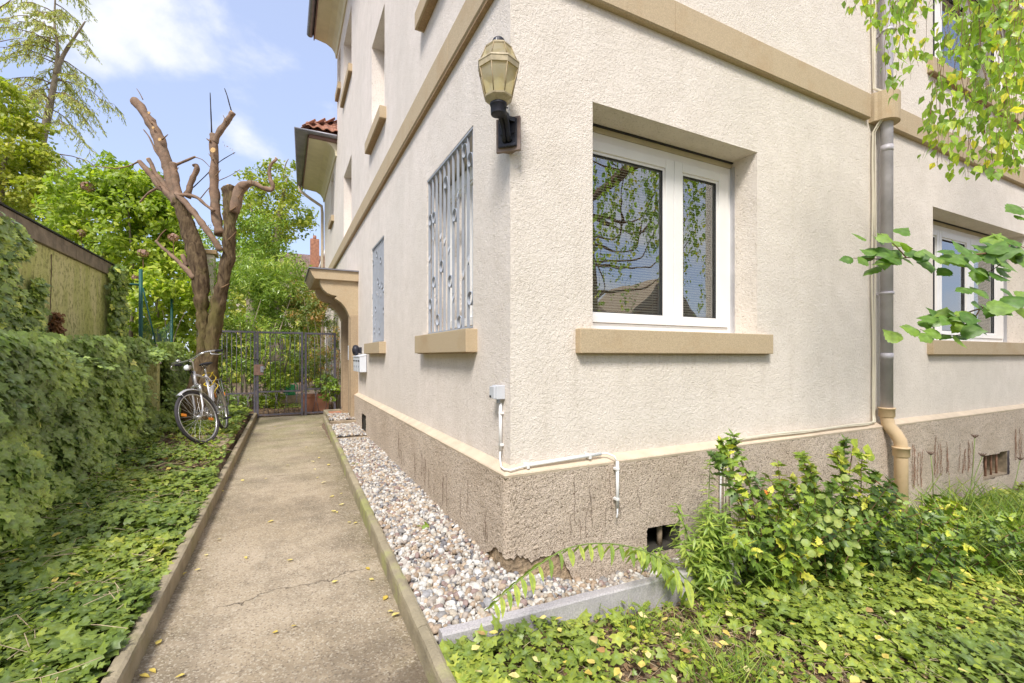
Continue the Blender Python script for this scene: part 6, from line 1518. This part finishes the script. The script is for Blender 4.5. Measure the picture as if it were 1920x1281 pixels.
# arching stem with hanging narrow leaves across the edging
def arch(name, label, pts, r0, n, size, m='lance', hang=1.):
    r = thing(name, label, 'plant'); q, _ = polyline_smooth(pts, [1]*len(pts), 8); k = len(q); b = MB(); b.tube(q, [r0*(1-.6*i/k) for i in range(k)], 6); b.build('stem', 'greenstem', r); P_, D_, N_, S_ = [], [], [], []
    for j in range(n):
        t = .10+.9*j/n; f = t*(k-1); i = min(k-2, int(f)); p = q[i].lerp(q[i+1], f-i); ax = (q[i+1]-q[i]).normalized(); side = ax.cross(Vector((0, 0, 1))).normalized()*(1 if j % 2 else -1)
        P_.append(tuple(p)); D_.append(tuple(side*.55+ax*.45+Vector((0, 0, -hang*random.uniform(.5, 1.2))))); N_.append(tuple(side*.6-ax*.2+Vector((0, 0, .8)))); S_.append(size*random.uniform(.8, 1.15)*(1-.45*t))
    leaves('foliage', np.array(P_), np.array(N_), np.array(S_), LONG, m, r, dirs=np.array(D_), rnd=RNG.uniform(.25, .9, n), kind='stuff'); return r
A_ = [G(.95, -.50), on_y(1262, 1075, -.52), on_y(1225, 1042, -.53), on_y(1180, 1025, -.55), on_y(1120, 1019, -.58), on_y(1060, 1030, -.62), on_y(1000, 1068, -.66), on_y(955, 1105, -.70), on_y(920, 1140, -.72)]
arch('arching_plant', 'long arching stem with hanging narrow leaves reaching over the granite edging', A_, .004, 46, .125)
arch('arching_plant', 'short stem with broad drooping pointed leaves beside the right end of the edging', [G(1.02, -.62), on_y(1290, 1090, -.64), on_y(1260, 1060, -.64), on_y(1215, 1036, -.64), on_y(1190, 1030, -.64)], .005, 10, .15)

# grass tufts
def tuft(x, y, n, h, label, spread=.1, lean=(0, 0)):
    P_ = [(x+random.gauss(0, spread), y+random.gauss(0, spread*.8)) for _ in range(n)]; P_ = np.array([(a, c, gz(a, c)) for a, c in P_]); D_ = RNG.normal(size=(n, 3))*.35+np.array([lean[0], lean[1], 1.]); N_ = RNG.normal(size=(n, 3)); N_[:, 2] = .15
    o = leaves('grass_tuft', P_, N_, h*RNG.uniform(.5, 1.15, n), GRASS, 'grass', dirs=D_, kind='stuff'); o['label'] = label; o['category'] = 'grass'
p = on_z(1200, 1170, 0); tuft(p.x, p.y, 90, .16, 'small grass tuft in the ivy just in front of the granite edging', .07)
p = on_z(1370, 1265, -.02); tuft(p.x, p.y, 150, .17, 'bright grass tuft at the bottom edge among yellow leaves', .10)
p = on_z(1290, 1190, -.02); tuft(p.x, p.y, 80, .14, 'thin grass between the ivy leaves below the edging', .08)
p = on_z(1780, 1000, -.1); tuft(p.x, p.y, 260, .34, 'tall grass clump right of the spiny bush', .22, (-.2, 0))
p = on_z(1880, 940, -.1); tuft(p.x, p.y, 420, .36, 'long loose grass at the right edge in front of the cellar opening', .45, (-.2, 0))
p = on_z(1900, 1060, -.12); tuft(p.x, p.y, 160, .26, 'grass patch at the right edge amid ivy', .2)
# dry umbels on thin stalks
for (px, py, bx, by) in ((1828, 820, 1815, 960), (1842, 855, 1790, 985), (1745, 852, 1750, 950), (1913, 862, 1890, 950)):
    y = -.42; e = on_y(px, py, y); c = on_y(bx, by, y); r = thing('dry_umbel', {1828: 'tallest dry brown umbel stalk above the grass near the far cellar opening', 1842: 'slanting dry umbel stalk crossing the far cellar opening', 1745: 'small greenish umbel left of the others before the plinth', 1913: 'dry umbel stalk at the right picture edge'}[px], 'plant', group='dry umbels in front of the plinth')
    b = MB(); b.tube([c, c.lerp(e, .6)+Vector((.02, 0, 0)), e], .0035, 5); b.build('stem', 'greenstem', r)
    b = MB()
    for k in range(12):
        a = k*.52; d = Vector((math.cos(a)*.030, math.sin(a)*.030, .026)); b.tube([e, e+d*.6+Vector((0, 0, -.004)), e+d], .0022, 4)
    b.lathe([(.004, -.006), (.018, .004), (.026, .016), (.018, .014), (.004, .006)], 8, tuple(e)); b.build('head', 'darkvine', r)
# small weeds on the gravel
for (px, py, lab) in ((797, 985, 'tiny weed sprouting in the gravel strip'), (668, 872, 'small yellowing weed far down the gravel strip')):
    p = on_z(px, py, .10); n = 14; o = leaves('gravel_weed', np.array([tuple(p)]*n)+RNG.normal(size=(n, 3))*.012, RNG.normal(size=(n, 3))+np.array([0, 0, 1.]), .045, OVAL, 'lance', kind='stuff'); o['label'] = lab; o['category'] = 'weed'
# moss between slab and kerb
b = MB(); vs = [];
for i in range(13):
    for j in range(9): x, y = -2.15+.38*i/12, 5.05+.6*j/8; w = math.sin(math.pi*i/12)*math.sin(math.pi*j/8); vs.append((x, y, gz(x, y)-.01+.035*w+.008*fbm((x*9, y*9, 0))))
b._add(vs, [(i*9+j, (i+1)*9+j, (i+1)*9+j+1, i*9+j+1) for i in range(12) for j in range(8)], True); o = b.build('moss_cushion', 'moss'); o['label'] = 'bright green moss cushion beside the kerb next to the bicycle'; o['category'] = 'moss'; o['kind'] = 'stuff'

# dead creeper traces on the plinth
def traces(side, a0, a1, n, m, zlo, label, hmin=.1, hmax=.4, fuzz=True):
    b = MB()
    for i in range(n):
        a = random.uniform(a0, a1); z = random.uniform(zlo, zlo+.12); zt = min(.60, z+random.uniform(hmin, hmax)); pts = []
        x = a
        while z < zt: pts.append((x, -.074+.004*noise.noise(Vector((x*20, z*20, 0))), z) if side == 'R' else (-.074, x, z)); z += .025; x += random.gauss(0, .006)
        if len(pts) > 2: b.tube(pts, .0016 if fuzz else .0013, 4, cap=False)
        if fuzz:
            for p in pts:
                for _ in range(3):
                    s_ = random.uniform(-.016, .016); q = (p[0]+s_, p[1]-.003, p[2]+random.uniform(.0, .02)); b.tube([p, q], .0012, 3, cap=False)
    o = b.build('dead_creeper', m, kind='stuff', fix=False); o['label'] = label; o['category'] = 'creeper'
traces('R', .30, .92, 9, 'darkvine', .18, 'thin dark traces of old creeper on the plinth below the white conduit', .08, .3, False)
traces('L', .1, 2.6, 20, 'darkvine', .14, 'faint dark creeper traces on the path side plinth', .08, .28, False)
traces('R', 4.25, 5.9, 26, 'deadvine', -.05, 'rusty brown dead creeper stems on the plinth right of the downpipe', .15, .5)
traces('R', 7.1, 8.6, 16, 'deadvine', -.1, 'rusty brown dead creeper stems at the far right of the plinth', .2, .5)

# ------------------------------------------------------------------ birch: hanging twigs at the upper right, crown behind the camera
def birch():
    r = thing('birch', 'birch tree with long hanging twigs of yellow green leaves in the upper right', 'tree')
    base = Vector((3.4, -3.6, -.3)); limb([base, base+Vector((.1, .1, 2.5)), base+Vector((-.1, .2, 5)), base+Vector((.2, .1, 8)), base+Vector((.1, .2, 11))], [.17, .14, .11, .07, .02], 'greybark', r, 'trunk', 12)
    LP, LD, LN, LR = [], [], [], []; b = MB()
    def hang(p, L, sway, dens=34, w=.045):
        pts = [Vector(p)]; a = random.uniform(0, 6.28); d = Vector((math.cos(a)*.10, math.sin(a)*.10, -1))+Vector(sway)
        k = max(3, int(L/.08))
        for i in range(k): pts.append(pts[-1]+d.normalized()*.08+Vector((random.gauss(0, .006), random.gauss(0, .006), 0))); d += Vector((random.gauss(0, .05), random.gauss(0, .05), -.12))
        b.tube(pts, [.0015*(1-.5*i/len(pts)) for i in range(len(pts))], 4, cap=False); tone = random.uniform(.15, .85)
        for i in range(int(L*dens)):
            f = random.random()*(len(pts)-1); i0 = int(f); p_ = pts[i0].lerp(pts[min(i0+1, len(pts)-1)], f-i0); aa = random.uniform(0, 6.28)
            LP.append(tuple(p_+Vector((math.cos(aa), math.sin(aa), 0))*random.uniform(.004, w))); LD.append((math.cos(aa)*.5, math.sin(aa)*.5, -1)); LN.append((math.cos(aa)+random.gauss(0, .6), math.sin(aa)+random.gauss(0, .6), .5)); LR.append(min(1, max(0, tone+random.uniform(-.35, .35))) if random.random() > .035 else 1)
    # the curtain that hangs in the picture: (px, top py, bottom py) in the photo, on a plane well in front of the wall
    cur = [(1590, -60, 20), (1610, -60, 45), (1625, -60, 70), (1645, -60, 90), (1660, -80, 180), (1668, -60, 195), (1680, -40, 170), (1692, -60, 120), (1705, -60, 60), (1722, -60, 45), (1735, -60, 60), (1752, 150, 250), (1748, 190, 330), (1765, 120, 320), (1772, 60, 300), (1785, -60, 350), (1797, 20, 345), (1806, -60, 370), (1818, 30, 350), (1830, -60, 340), (1842, -40, 335), (1853, -60, 330), (1864, 0, 350), (1872, -60, 325), (1885, -40, 340), (1896, -60, 300), (1905, -60, 300), (1918, -60, 330), (1930, -60, 320), (1945, -60, 360), (1720, -60, 30), (1760, -60, 110), (1778, -60, 130), (1800, -60, 170), (1850, -60, 180), (1890, -60, 200), (1910, -60, 210), (1960, -60, 330)]
    for q in cur:
        for rep_ in range(2):
            px, t0, t1 = q; d = random.uniform(2.35, 3.3); a = P(px+random.uniform(-9, 9), t0, d); c = P(px+random.uniform(-9, 9), t1+random.uniform(-25, 10), d); hang(a, max(.12, (a-c).length), (random.gauss(0, .03), random.gauss(0, .03), 0), 25)
    # boughs the curtain hangs from, above the picture
    for (x0, x1, d) in ((1960, 1600, 2.7), (2000, 1760, 3.1), (2050, 1660, 2.4)):
        pts = [base+Vector((0, .1, 4.2)), P(x0+60, -200, d), P(x0, -150, d), P((x0+x1)/2, -110, d), P(x1, -80, d)]; limb(pts, [.05, .03, .02, .012, .005], 'twig', r, 'bough', 7)
    # the rest of the crown, over and behind the camera, seen mirrored in the panes
    bc = base+Vector((0, .1, 0))
    for i in range(150):
        a = random.uniform(0, 6.28); z = random.uniform(2.8, 9.5); rad_ = random.uniform(.4, 1)*2.5*math.sin(min(1, (11.2-z)/7)*1.4); p = bc+Vector((math.cos(a)*rad_, math.sin(a)*rad_, z))
        if (p-CAM).length < 2.2 or (p.y > -1.2): continue
        q = p-CAM; dd = q.dot(FW)
        if dd > .1 and abs(q.dot(RT)/dd) < 1.2 and abs((q.z-.05)/dd) < .9: continue
        hang(p, random.uniform(.6, 1.4), (0, 0, 0), 26, .07)
        if i % 5 == 0: limb([bc+Vector((0, 0, z-1)), bc+Vector((0, 0, z-.7)).lerp(p, .6), p], [.03, .018, .006], 'twig', r, 'bough', 5)
    b.build('twigs', 'twig', r, kind='stuff', fix=False); n = len(LP)
    leaves('foliage', np.array(LP), np.array(LN), RNG.uniform(.036, .068, n), BIRCH, 'birch', r, dirs=np.array(LD), rnd=LR, kind='stuff'); print('birch', n)
    # brown seed catkins
    k = 130; i = RNG.integers(0, n, k); b = MB()
    for j in i: p = Vector(LP[j]); b.tube([p, p+Vector((0, 0, -.012)), p+Vector((.002, 0, -.026))], [.002, .0035, .002], 5)
    b.build('catkins', 'deadvine', r, kind='stuff', fix=False)
birch()
# lower leafy branch coming in from the right
def low_branch():
    r = thing('leafy_branch', 'slender branch with large toothed green leaves reaching in from the right edge', 'branch'); D = 2.05
    tw = [[(2050, 480), (1960, 490), (1900, 474), (1840, 476), (1780, 484), (1720, 482), (1660, 486), (1600, 484)], [(1700, 484), (1680, 462), (1660, 445), (1650, 438)], [(1960, 560), (1905, 562), (1860, 572), (1800, 590), (1760, 596)], [(1840, 574), (1820, 610), (1800, 628), (1760, 626), (1725, 618)], [(1900, 474), (1870, 500), (1850, 512)], [(2000, 400), (1960, 395), (1915, 388)], [(1960, 490), (1930, 470), (1900, 455)]]
    for i, t in enumerate(tw):
        rs = [.007-.0055*j/(len(t)-1) for j in range(len(t))] if i in (0, 2) else [.003-.002*j/(len(t)-1) for j in range(len(t))]
        limb([P(x, y, D+.05*math.sin(x*.02+i)) for x, y in t], rs, 'twig', r, 'twig', 6, 4, .02, i)
    # px, py of leaf base, direction in the picture (degrees, 0 = right, 90 = up), size in photo px
    lv = [(1600, 484, 175, 34), (1625, 487, 215, 40), (1640, 482, 150, 36), (1655, 486, 260, 38), (1690, 484, 190, 50), (1700, 484, 240, 46), (1662, 448, 120, 32), (1652, 440, 20, 34), (1672, 456, -10, 34), (1720, 482, 70, 30), (1735, 482, 250, 60), (1745, 482, 140, 44), (1770, 484, -20, 60), (1760, 484, 200, 62), (1790, 484, 60, 50), (1800, 483, -50, 62), (1815, 480, 180, 64), (1825, 478, 100, 60), (1840, 478, -15, 66), (1850, 476, 200, 50), (1862, 476, 45, 56), (1870, 480, -70, 56), (1885, 478, 0, 60), (1895, 474, 130, 56), (1905, 480, -45, 60), (1920, 480, 80, 50), (1760, 596, 185, 46), (1775, 594, 230, 36), (1790, 590, 160, 50), (1800, 592, -30, 46), (1820, 584, 200, 50), (1835, 578, 60, 40), (1850, 574, -20, 56), (1865, 570, -60, 44), (1880, 566, 10, 54), (1900, 562, -35, 60), (1915, 560, 40, 50), (1725, 620, 180, 46), (1745, 626, 220, 44), (1765, 628, 160, 40), (1790, 628, -70, 40), (1800, 620, -20, 46), (1815, 610, 200, 46), (1825, 604, -60, 40), (1850, 512, 200, 46), (1855, 510, -30, 50), (1870, 500, -60, 42), (1915, 388, 190, 52), (1930, 392, -20, 50), (1885, 540, 250, 40), (1850, 545, 180, 50), (1820, 540, 210, 40), (1900, 455, 150, 50), (1840, 500, 240, 54), (1780, 505, 230, 40)]
    P_, D_, N_, S_ = [], [], [], []
    for (x, y, a, s_) in lv:
        p = P(x, y, D+.05*math.sin(x*.02)+random.uniform(-.05, .05)); d = RT*math.cos(rad(a))+Vector((0, 0, math.sin(rad(a))))+FW*random.uniform(-.4, .4)
        P_.append(tuple(p)); D_.append(tuple(d)); N_.append(tuple(-FW*random.uniform(.6, 1.2)+Vector((0, 0, .75))+RT*random.gauss(0, .45))); S_.append(s_*.76*D/855)
    for t in tw:
        q, _ = polyline_smooth([P(x, y, D) for x, y in t], [1]*len(t), 6)
        for p in q[4:]:
            if random.random() < .5: continue
            p = p+Vector((random.gauss(0, .015), random.gauss(0, .05), random.gauss(0, .02))); aa = random.uniform(0, 6.28)
            P_.append(tuple(p)); D_.append(tuple(RT*math.cos(aa)+Vector((0, 0, math.sin(aa)*.6))+FW*random.uniform(-.5, .5))); N_.append(tuple(-FW*random.uniform(.3, 1.2)+Vector((0, 0, .85))+RT*random.gauss(0, .45))); S_.append(random.uniform(24, 38)*D/855)
    leaves('foliage', np.array(P_), np.array(N_), np.array(S_), TOOTH, 'bigleaf', r, dirs=np.array(D_), kind='stuff')
low_branch()

# ------------------------------------------------------------------ across the street: mirrored in the window panes
def street_side():
    o = MB(); o.box(-40, 60, -19, -12, -.4, -.28); s_ = o.build('street', 'asphalt', kind='structure')
    for i, (x, w, h, m, lab) in enumerate(((-2, 9, 5.2, 'farwall', 'pale house across the street behind the viewer'), (8.5, 9, 5.0, 'sandmid', 'brick house with stepped gable across the street behind the viewer'), (19, 10, 4.8, 'farwall', 'cream house with a steep roof across the street, mirrored in the panes'), (31, 10, 5.6, 'sandmid', 'brick house far along the street, mirrored in the panes'))):
        r = thing('street_house', lab, 'house'); b = MB(); b.box(x, x+w, -44, -34, -.3, h); b.build('wall', m, r)
        b = MB(); b.prism([(-44.3, h+.001), (-39, h+3.6), (-33.7, h+.001)], 'x', x-.2, x+w+.2) if i % 2 == 0 else b._add([(x-.1, -33.95, h), (x+w/2, -33.95, h+4.2), (x+w+.1, -33.95, h), (x-.1, -44, h), (x+w/2, -44, h+4.2), (x+w+.1, -44, h)], [(0, 1, 2), (3, 5, 4), (0, 3, 4, 1), (1, 4, 5, 2), (2, 5, 3, 0)])
        b.build('roof', 'sandmid' if i % 2 else 'sandy_dark', r); b = MB(); b.box(x+w*.7, x+w*.7+.8, -39.5, -38.7, h+1, h+4.6); b.build('chimney', 'brick', r)
        for k in range(3):
            for q in range(2): b = MB(); b.box(x+w*(k+.5)/3-.5, x+w*(k+.5)/3+.5, -33.99, -33.9, 1+2.8*q, 2.5+2.8*q); b.build('window', 'seal', r)
    mass('hedge', 'tall leafy hedge along the street side of the garden behind the viewer', 'hedge', [((4+3.0*i, -11, .7), (2.2, .9, 1.2)) for i in range(5)]+[((-9, -6, 1.5), (2, 3, 2.2))], 7000, .14, OVAL, 'shrub', None, 21)
street_side()
# ------------------------------------------------------------------ bicycle leaning by the tree
def bicycle():
    R = .335; root = thing('bicycle', 'old silver city bicycle with steered front wheel leaning by the pruned tree', 'bicycle')
    fwd = Vector((-.09, -.995, 0)); head = math.atan2(fwd.y, fwd.x)
    pf = on_z(381, 833, .232); pr_ = pf-fwd*1.085-Vector((0, 0, 0))
    root.matrix_basis = Matrix.Translation((pr_.x+.03, pr_.y, .236))@Matrix.Rotation(head, 4, 'Z')@Matrix.Rotation(rad(12), 4, 'X')
    C = Vector((.905, 0, .72)); ax = Vector((-.34, 0, .94)).normalized()
    St = Matrix.Translation(C)@Matrix.Rotation(rad(-24), 4, ax)@Matrix.Translation(-C)
    def mk(name, m, fn, parent=root, T=None, bevel=0): b = MB(T); fn(b); return b.build(name, m, parent, bevel=bevel)
    def wheel(hx, T, refl):
        h = Vector((hx, 0, R))
        w = mk('wheel', 'rubber', lambda b: b.torus(h, (0, 1, 0), R-.019, .019, 56, 10, squash=.95), T=T)
        mk('rim', 'chrome', lambda b: b.torus(h, (0, 1, 0), R-.042, .0085, 56, 8, squash=1.5), w, T)
        mk('hub', 'chrome', lambda b: (b.tube([h+Vector((0, -.05, 0)), h+Vector((0, -.03, 0)), h+Vector((0, -.028, 0)), h+Vector((0, .028, 0)), h+Vector((0, .03, 0)), h+Vector((0, .05, 0))], [.008, .008, .026, .026, .008, .008], 12), b.tube([h+Vector((0, -.028, 0)), h+Vector((0, .028, 0))], .016, 10)), w, T)
        for k in range(28):
            a = 2*math.pi*k/28; s_ = .026*(1 if k % 2 else -1); tw = .5*(1 if k % 4 < 2 else -1)
            p0 = h+Vector((math.cos(a+tw)*.022, s_, math.sin(a+tw)*.022)); p1 = h+Vector((math.cos(a)*(R-.048), 0, math.sin(a)*(R-.048)))
            mk('spoke', 'chrome', lambda b: b.tube([p0, p1], .0016, 4, cap=False), w, T)
        for a in refl:
            c = h+Vector((math.cos(a)*.21, 0, math.sin(a)*.21)); Tm = (T or Matrix())@Matrix.Translation(c)@Matrix.Rotation(-a, 4, 'Y')
            mk('reflector', 'orange', lambda b: b.box(-.035, .035, -.008, .008, -.017, .017), w, Tm, .005)
        return w
    wheel(0, None, (1.2,)); wheel(1.085, St, (rad(200), rad(22)))
    def guard(hx, a0, a1, T, rr=.362, w=.028):
        b = MB(T); n = 18; vs = []
        for i in range(n+1):
            a = rad(a0+(a1-a0)*i/n); d = Vector((math.cos(a), 0, math.sin(a)))
            for (y, dr) in ((-w, -.016), (-w*.6, -.003), (0, .002), (w*.6, -.003), (w, -.016)): vs.append(Vector((hx, 0, R))+d*(rr+dr)+Vector((0, y, 0)))
            for (y, dr) in ((w, -.018), (w*.6, -.005), (0, 0), (-w*.6, -.005), (-w, -.018)): vs.append(Vector((hx, 0, R))+d*(rr+dr-.001)+Vector((0, y, 0)))
        k = 10; b._add(vs, [(i*k+j, i*k+(j+1) % k, (i+1)*k+(j+1) % k, (i+1)*k+j) for i in range(n) for j in range(k)], True); return b.build('mudguard', 'silver', root)
    mg = guard(1.085, 62, 185, St); guard(0, 20, 205, None)
    for s_ in (-.03, .03):
        mk('stay', 'chrome', lambda b: b.tube([Vector((1.085, s_*1.6, R)), Vector((1.085+.36*math.cos(rad(66)), s_, R+.36*math.sin(rad(66))))], .0025, 5), mg, St)
        mk('stay', 'chrome', lambda b: b.tube([Vector((1.085, s_*1.6, R)), Vector((1.085+.36*math.cos(rad(182)), s_, R+.36*math.sin(rad(182))))], .0025, 5), mg, St)
    H = Vector((.844, 0, .889)); BB = Vector((.44, 0, .285)); ST = Vector((.305, 0, .83))
    fr = mk('frame', 'silver', lambda b: b.tube([C+ax*.01, H], .018, 12))
    for nm, a, c, r in (('top_tube', H-ax*.035, ST+Vector((.005, 0, -.05)), .0135), ('down_tube', C+ax*.03, BB, .0155), ('seat_tube', BB, ST, .0145)): mk(nm, 'silver', lambda b: b.tube([a, c], r, 12), fr)
    mk('bottom_bracket', 'silver', lambda b: b.tube([BB+Vector((0, -.035, 0)), BB+Vector((0, .035, 0))], .02, 12), fr)
    for s_ in (-1, 1):
        mk('chain_stay', 'silver', lambda b: b.tube([BB+Vector((0, s_*.02, 0)), Vector((.2, s_*.05, .30)), Vector((0, s_*.06, R))], .008, 8), fr)
        mk('seat_stay', 'silver', lambda b: b.tube([ST+Vector((0, s_*.012, -.03)), Vector((.2, s_*.045, .66)), Vector((0, s_*.06, R))], .0065, 8), fr)
        mk('fork_blade', 'silver', lambda b: b.tube([C+Vector((0, s_*.02, 0)), C+Vector((.012, s_*.052, -.03)), C+Vector((.10, s_*.054, -.27)), Vector((1.085, s_*.055, R))], [.013, .013, .011, .008], 10), T=St)
    mk('fork_crown', 'chrome', lambda b: b.box(C.x-.02, C.x+.025, -.055, .055, C.z-.025, C.z-.002), T=St, bevel=.005)
    mk('stem', 'chrome', lambda b: b.tube([H, H+ax*.13, H+ax*.145+Vector((.05, 0, .012))], [.012, .012, .013], 10), T=St)
    hb = H+ax*.145+Vector((.055, 0, .012))
    bar = mk('handlebar', 'chrome', lambda b: b.tube(polyline_smooth([hb+Vector(q) for q in ((-.22, -.29, .01), (-.10, -.275, .025), (.0, -.20, .03), (.015, -.08, .005), (.015, 0, 0), (.015, .08, .005), (0, .20, .03), (-.10, .275, .025), (-.22, .29, .01))], [1]*9, 4)[0], .0115, 10), T=St)
    for s_ in (-1, 1):
        mk('grip', 'black', lambda b: b.tube([hb+Vector((-.115, s_*.277, .022)), hb+Vector((-.24, s_*.292, .008))], .0165, 10), bar, St)
        mk('brake_lever', 'chrome', lambda b: b.tube([hb+Vector((-.06, s_*.262, .02)), hb+Vector((-.03, s_*.275, -.01)), hb+Vector((-.10, s_*.31, -.035)), hb+Vector((-.18, s_*.325, -.04))], [.009, .007, .006, .005], 8), bar, St)
        mk('brake_cable', 'black', lambda b: b.tube(polyline_smooth([hb+Vector((-.05, s_*.26, .015)), hb+Vector((.06, s_*.2, .04)), hb+Vector((.08, s_*.06, .0)), hb+Vector((.045, s_*.01, -.12)), C+Vector((.03, 0, .02))], [1]*5, 5)[0], .0028, 5), bar, St)
    mk('bell', 'chrome', lambda b: b.lathe([(.028, .0), (.027, .012), (.018, .024), (.004, .029)], 14, tuple(hb+Vector((0, -.13, .03)))), bar, St)
    lampc = hb+Vector((.07, 0, -.085)); Tl = St@Matrix.Translation(lampc)@Matrix.Rotation(math.pi/2, 4, 'Y')
    lp = mk('front_lamp', 'chrome', lambda b: b.lathe([(.008, -.07), (.022, -.055), (.034, -.015), (.037, .01), (.037, .016), (.03, .018)], 16), T=Tl)
    mk('lens', 'amberless', lambda b: b.lathe([(.033, .0165), (.03, .024), (.01, .028)], 16), lp, Tl)
    mk('lamp_bracket', 'black', lambda b: b.tube([lampc+Vector((-.03, 0, 0)), C+ax*.16+Vector((.02, 0, 0))], .006, 6), lp, St)
    dyn = C+Vector((.06, .075, -.07)); mk('dynamo', 'chrome', lambda b: b.tube([dyn+Vector((-.02, 0, .05)), dyn+Vector((-.015, 0, .035)), dyn+Vector((.01, 0, -.045))], [.009, .018, .018], 12), T=St)
    mk('seat_post', 'chrome', lambda b: b.tube([ST, ST+Vector((-.028, 0, .11))], .0125, 10))
    sc = ST+Vector((-.04, 0, .125))
    prof = [(.15, .012, .012), (.10, .022, .02), (.03, .04, .026), (-.04, .075, .03), (-.09, .088, .034), (-.13, .07, .032), (-.145, .03, .028)]
    def sadl(b):
        vs = []; n = 10
        for (x, w, hh) in prof:
            for j in range(n): a = 2*math.pi*j/n; vs.append(sc+Vector((x, math.cos(a)*w, math.sin(a)*hh*.7+.02+.02*max(0, -x))))
        b._add(vs, [(i*n+j, i*n+(j+1) % n, (i+1)*n+(j+1) % n, (i+1)*n+j) for i in range(6) for j in range(n)]+[tuple(range(n)), tuple(range(6*n, 7*n))], True)
    sd_ = mk('saddle', 'black', sadl)
    for s_ in (-.02, .02): mk('saddle_rail', 'chrome', lambda b: b.tube([sc+Vector((.1, s_*.5, .005)), sc+Vector((0, s_, -.015)), sc+Vector((-.09, s_, .0))], .0035, 6), sd_)
    # cranks, pedals, chain, guard
    mk('chainring', 'chrome', lambda b: (b.torus(BB+Vector((0, -.045, 0)), (0, 1, 0), .085, .004, 28, 6), [b.tube([BB+Vector((0, -.045, 0)), BB+Vector((.084*math.cos(a), -.045, .084*math.sin(a)))], .005, 5) for a in np.linspace(0, 5.03, 5)]))
    for s_, a in ((-1, rad(35)), (1, rad(215))):
        e = BB+Vector((.165*math.cos(a), s_*.07, .165*math.sin(a))); cr_ = mk('crank', 'chrome', lambda b: b.tube([BB+Vector((0, s_*.04, 0)), BB+Vector((0, s_*.06, 0)), e], [.011, .011, .009], 8))
        mk('pedal', 'black', lambda b: (b.box(e.x-.04, e.x-.022, e.y+s_*.01 if s_ > 0 else e.y-.095, e.y+.095 if s_ > 0 else e.y-.01, e.z-.012, e.z+.012), b.box(e.x+.022, e.x+.04, e.y+.01 if s_ > 0 else e.y-.095, e.y+.095 if s_ > 0 else e.y-.01, e.z-.012, e.z+.012), b.tube([e, e+Vector((0, s_*.095, 0))], .006, 6)), cr_)
    for z0, z1 in ((.083, .03), (-.083, -.03)): mk('chain', 'black', lambda b: b.tube([BB+Vector((0, -.045, z0)), Vector((0, -.045, R+z1))], .004, 5))
    mk('chain_guard', 'silver', lambda b: b.box(.02, .50, -.062, -.056, .355, .40), bevel=.003)
    # carrier
    ca_ = mk('carrier', 'chrome', lambda b: b.tube([Vector(q) for q in ((.18, -.035, .735), (-.02, -.055, .735), (-.22, -.06, .735), (-.25, -.03, .735), (-.25, .03, .735), (-.22, .06, .735), (-.02, .055, .735), (.18, .035, .735), (.18, -.035, .735))], .005, 6))
    for x in (-.15, -.03, .09): mk('cross_wire', 'chrome', lambda b: b.tube([(x, -.055, .735), (x, .055, .735)], .004, 5), ca_)
    for s_ in (-1, 1): mk('leg', 'chrome', lambda b: b.tube([(-.18, s_*.06, .735), (-.02, s_*.075, R)], .004, 6), ca_); mk('leg', 'chrome', lambda b: b.tube([(-.0, s_*.058, .735), (-.01, s_*.075, R)], .004, 6), ca_)
    mk('rear_reflector', 'orange', lambda b: b.box(-.375, -.362, -.03, .03, .48, .53), bevel=.004)
    mk('valve_cable', 'black', lambda b: b.tube(polyline_smooth([C+Vector((0, 0, .12)), Vector((.62, .015, .60)), BB+Vector((.02, .02, .04))], [1]*3, 5)[0], .0025, 5))
    # coiled yellow lock round the seat stays: separate thing hanging on the bike
    lk = thing('cable_lock', 'yellow coiled cable lock wound round the bicycle seat stays', 'lock'); lk.matrix_basis = root.matrix_basis.copy()
    q = [Vector((.18+.075*math.cos(t), .0+.07*math.sin(t*1.0)+.01*math.sin(t*5), .62+.018*t-.06*math.cos(t))) for t in np.linspace(0, 6.28*2.2, 60)]; mk('cable', 'yellow', lambda b: b.tube(q, .0065, 6), lk)
    q = [Vector((.06+.03*math.sin(t*3), -.06+.01*math.cos(t*3), .66-.05*t)) for t in np.linspace(0, 4.5, 26)]; mk('cable', 'yellow', lambda b: b.tube(q, .0065, 6), lk)
    mk('barrel', 'black', lambda b: b.tube([(.16, .06, .60), (.16, .06, .54)], .014, 8), lk)
M['amberless'] = mat('clear_lens', (.75, .76, .78), .1, spec=.8)
bicycle()
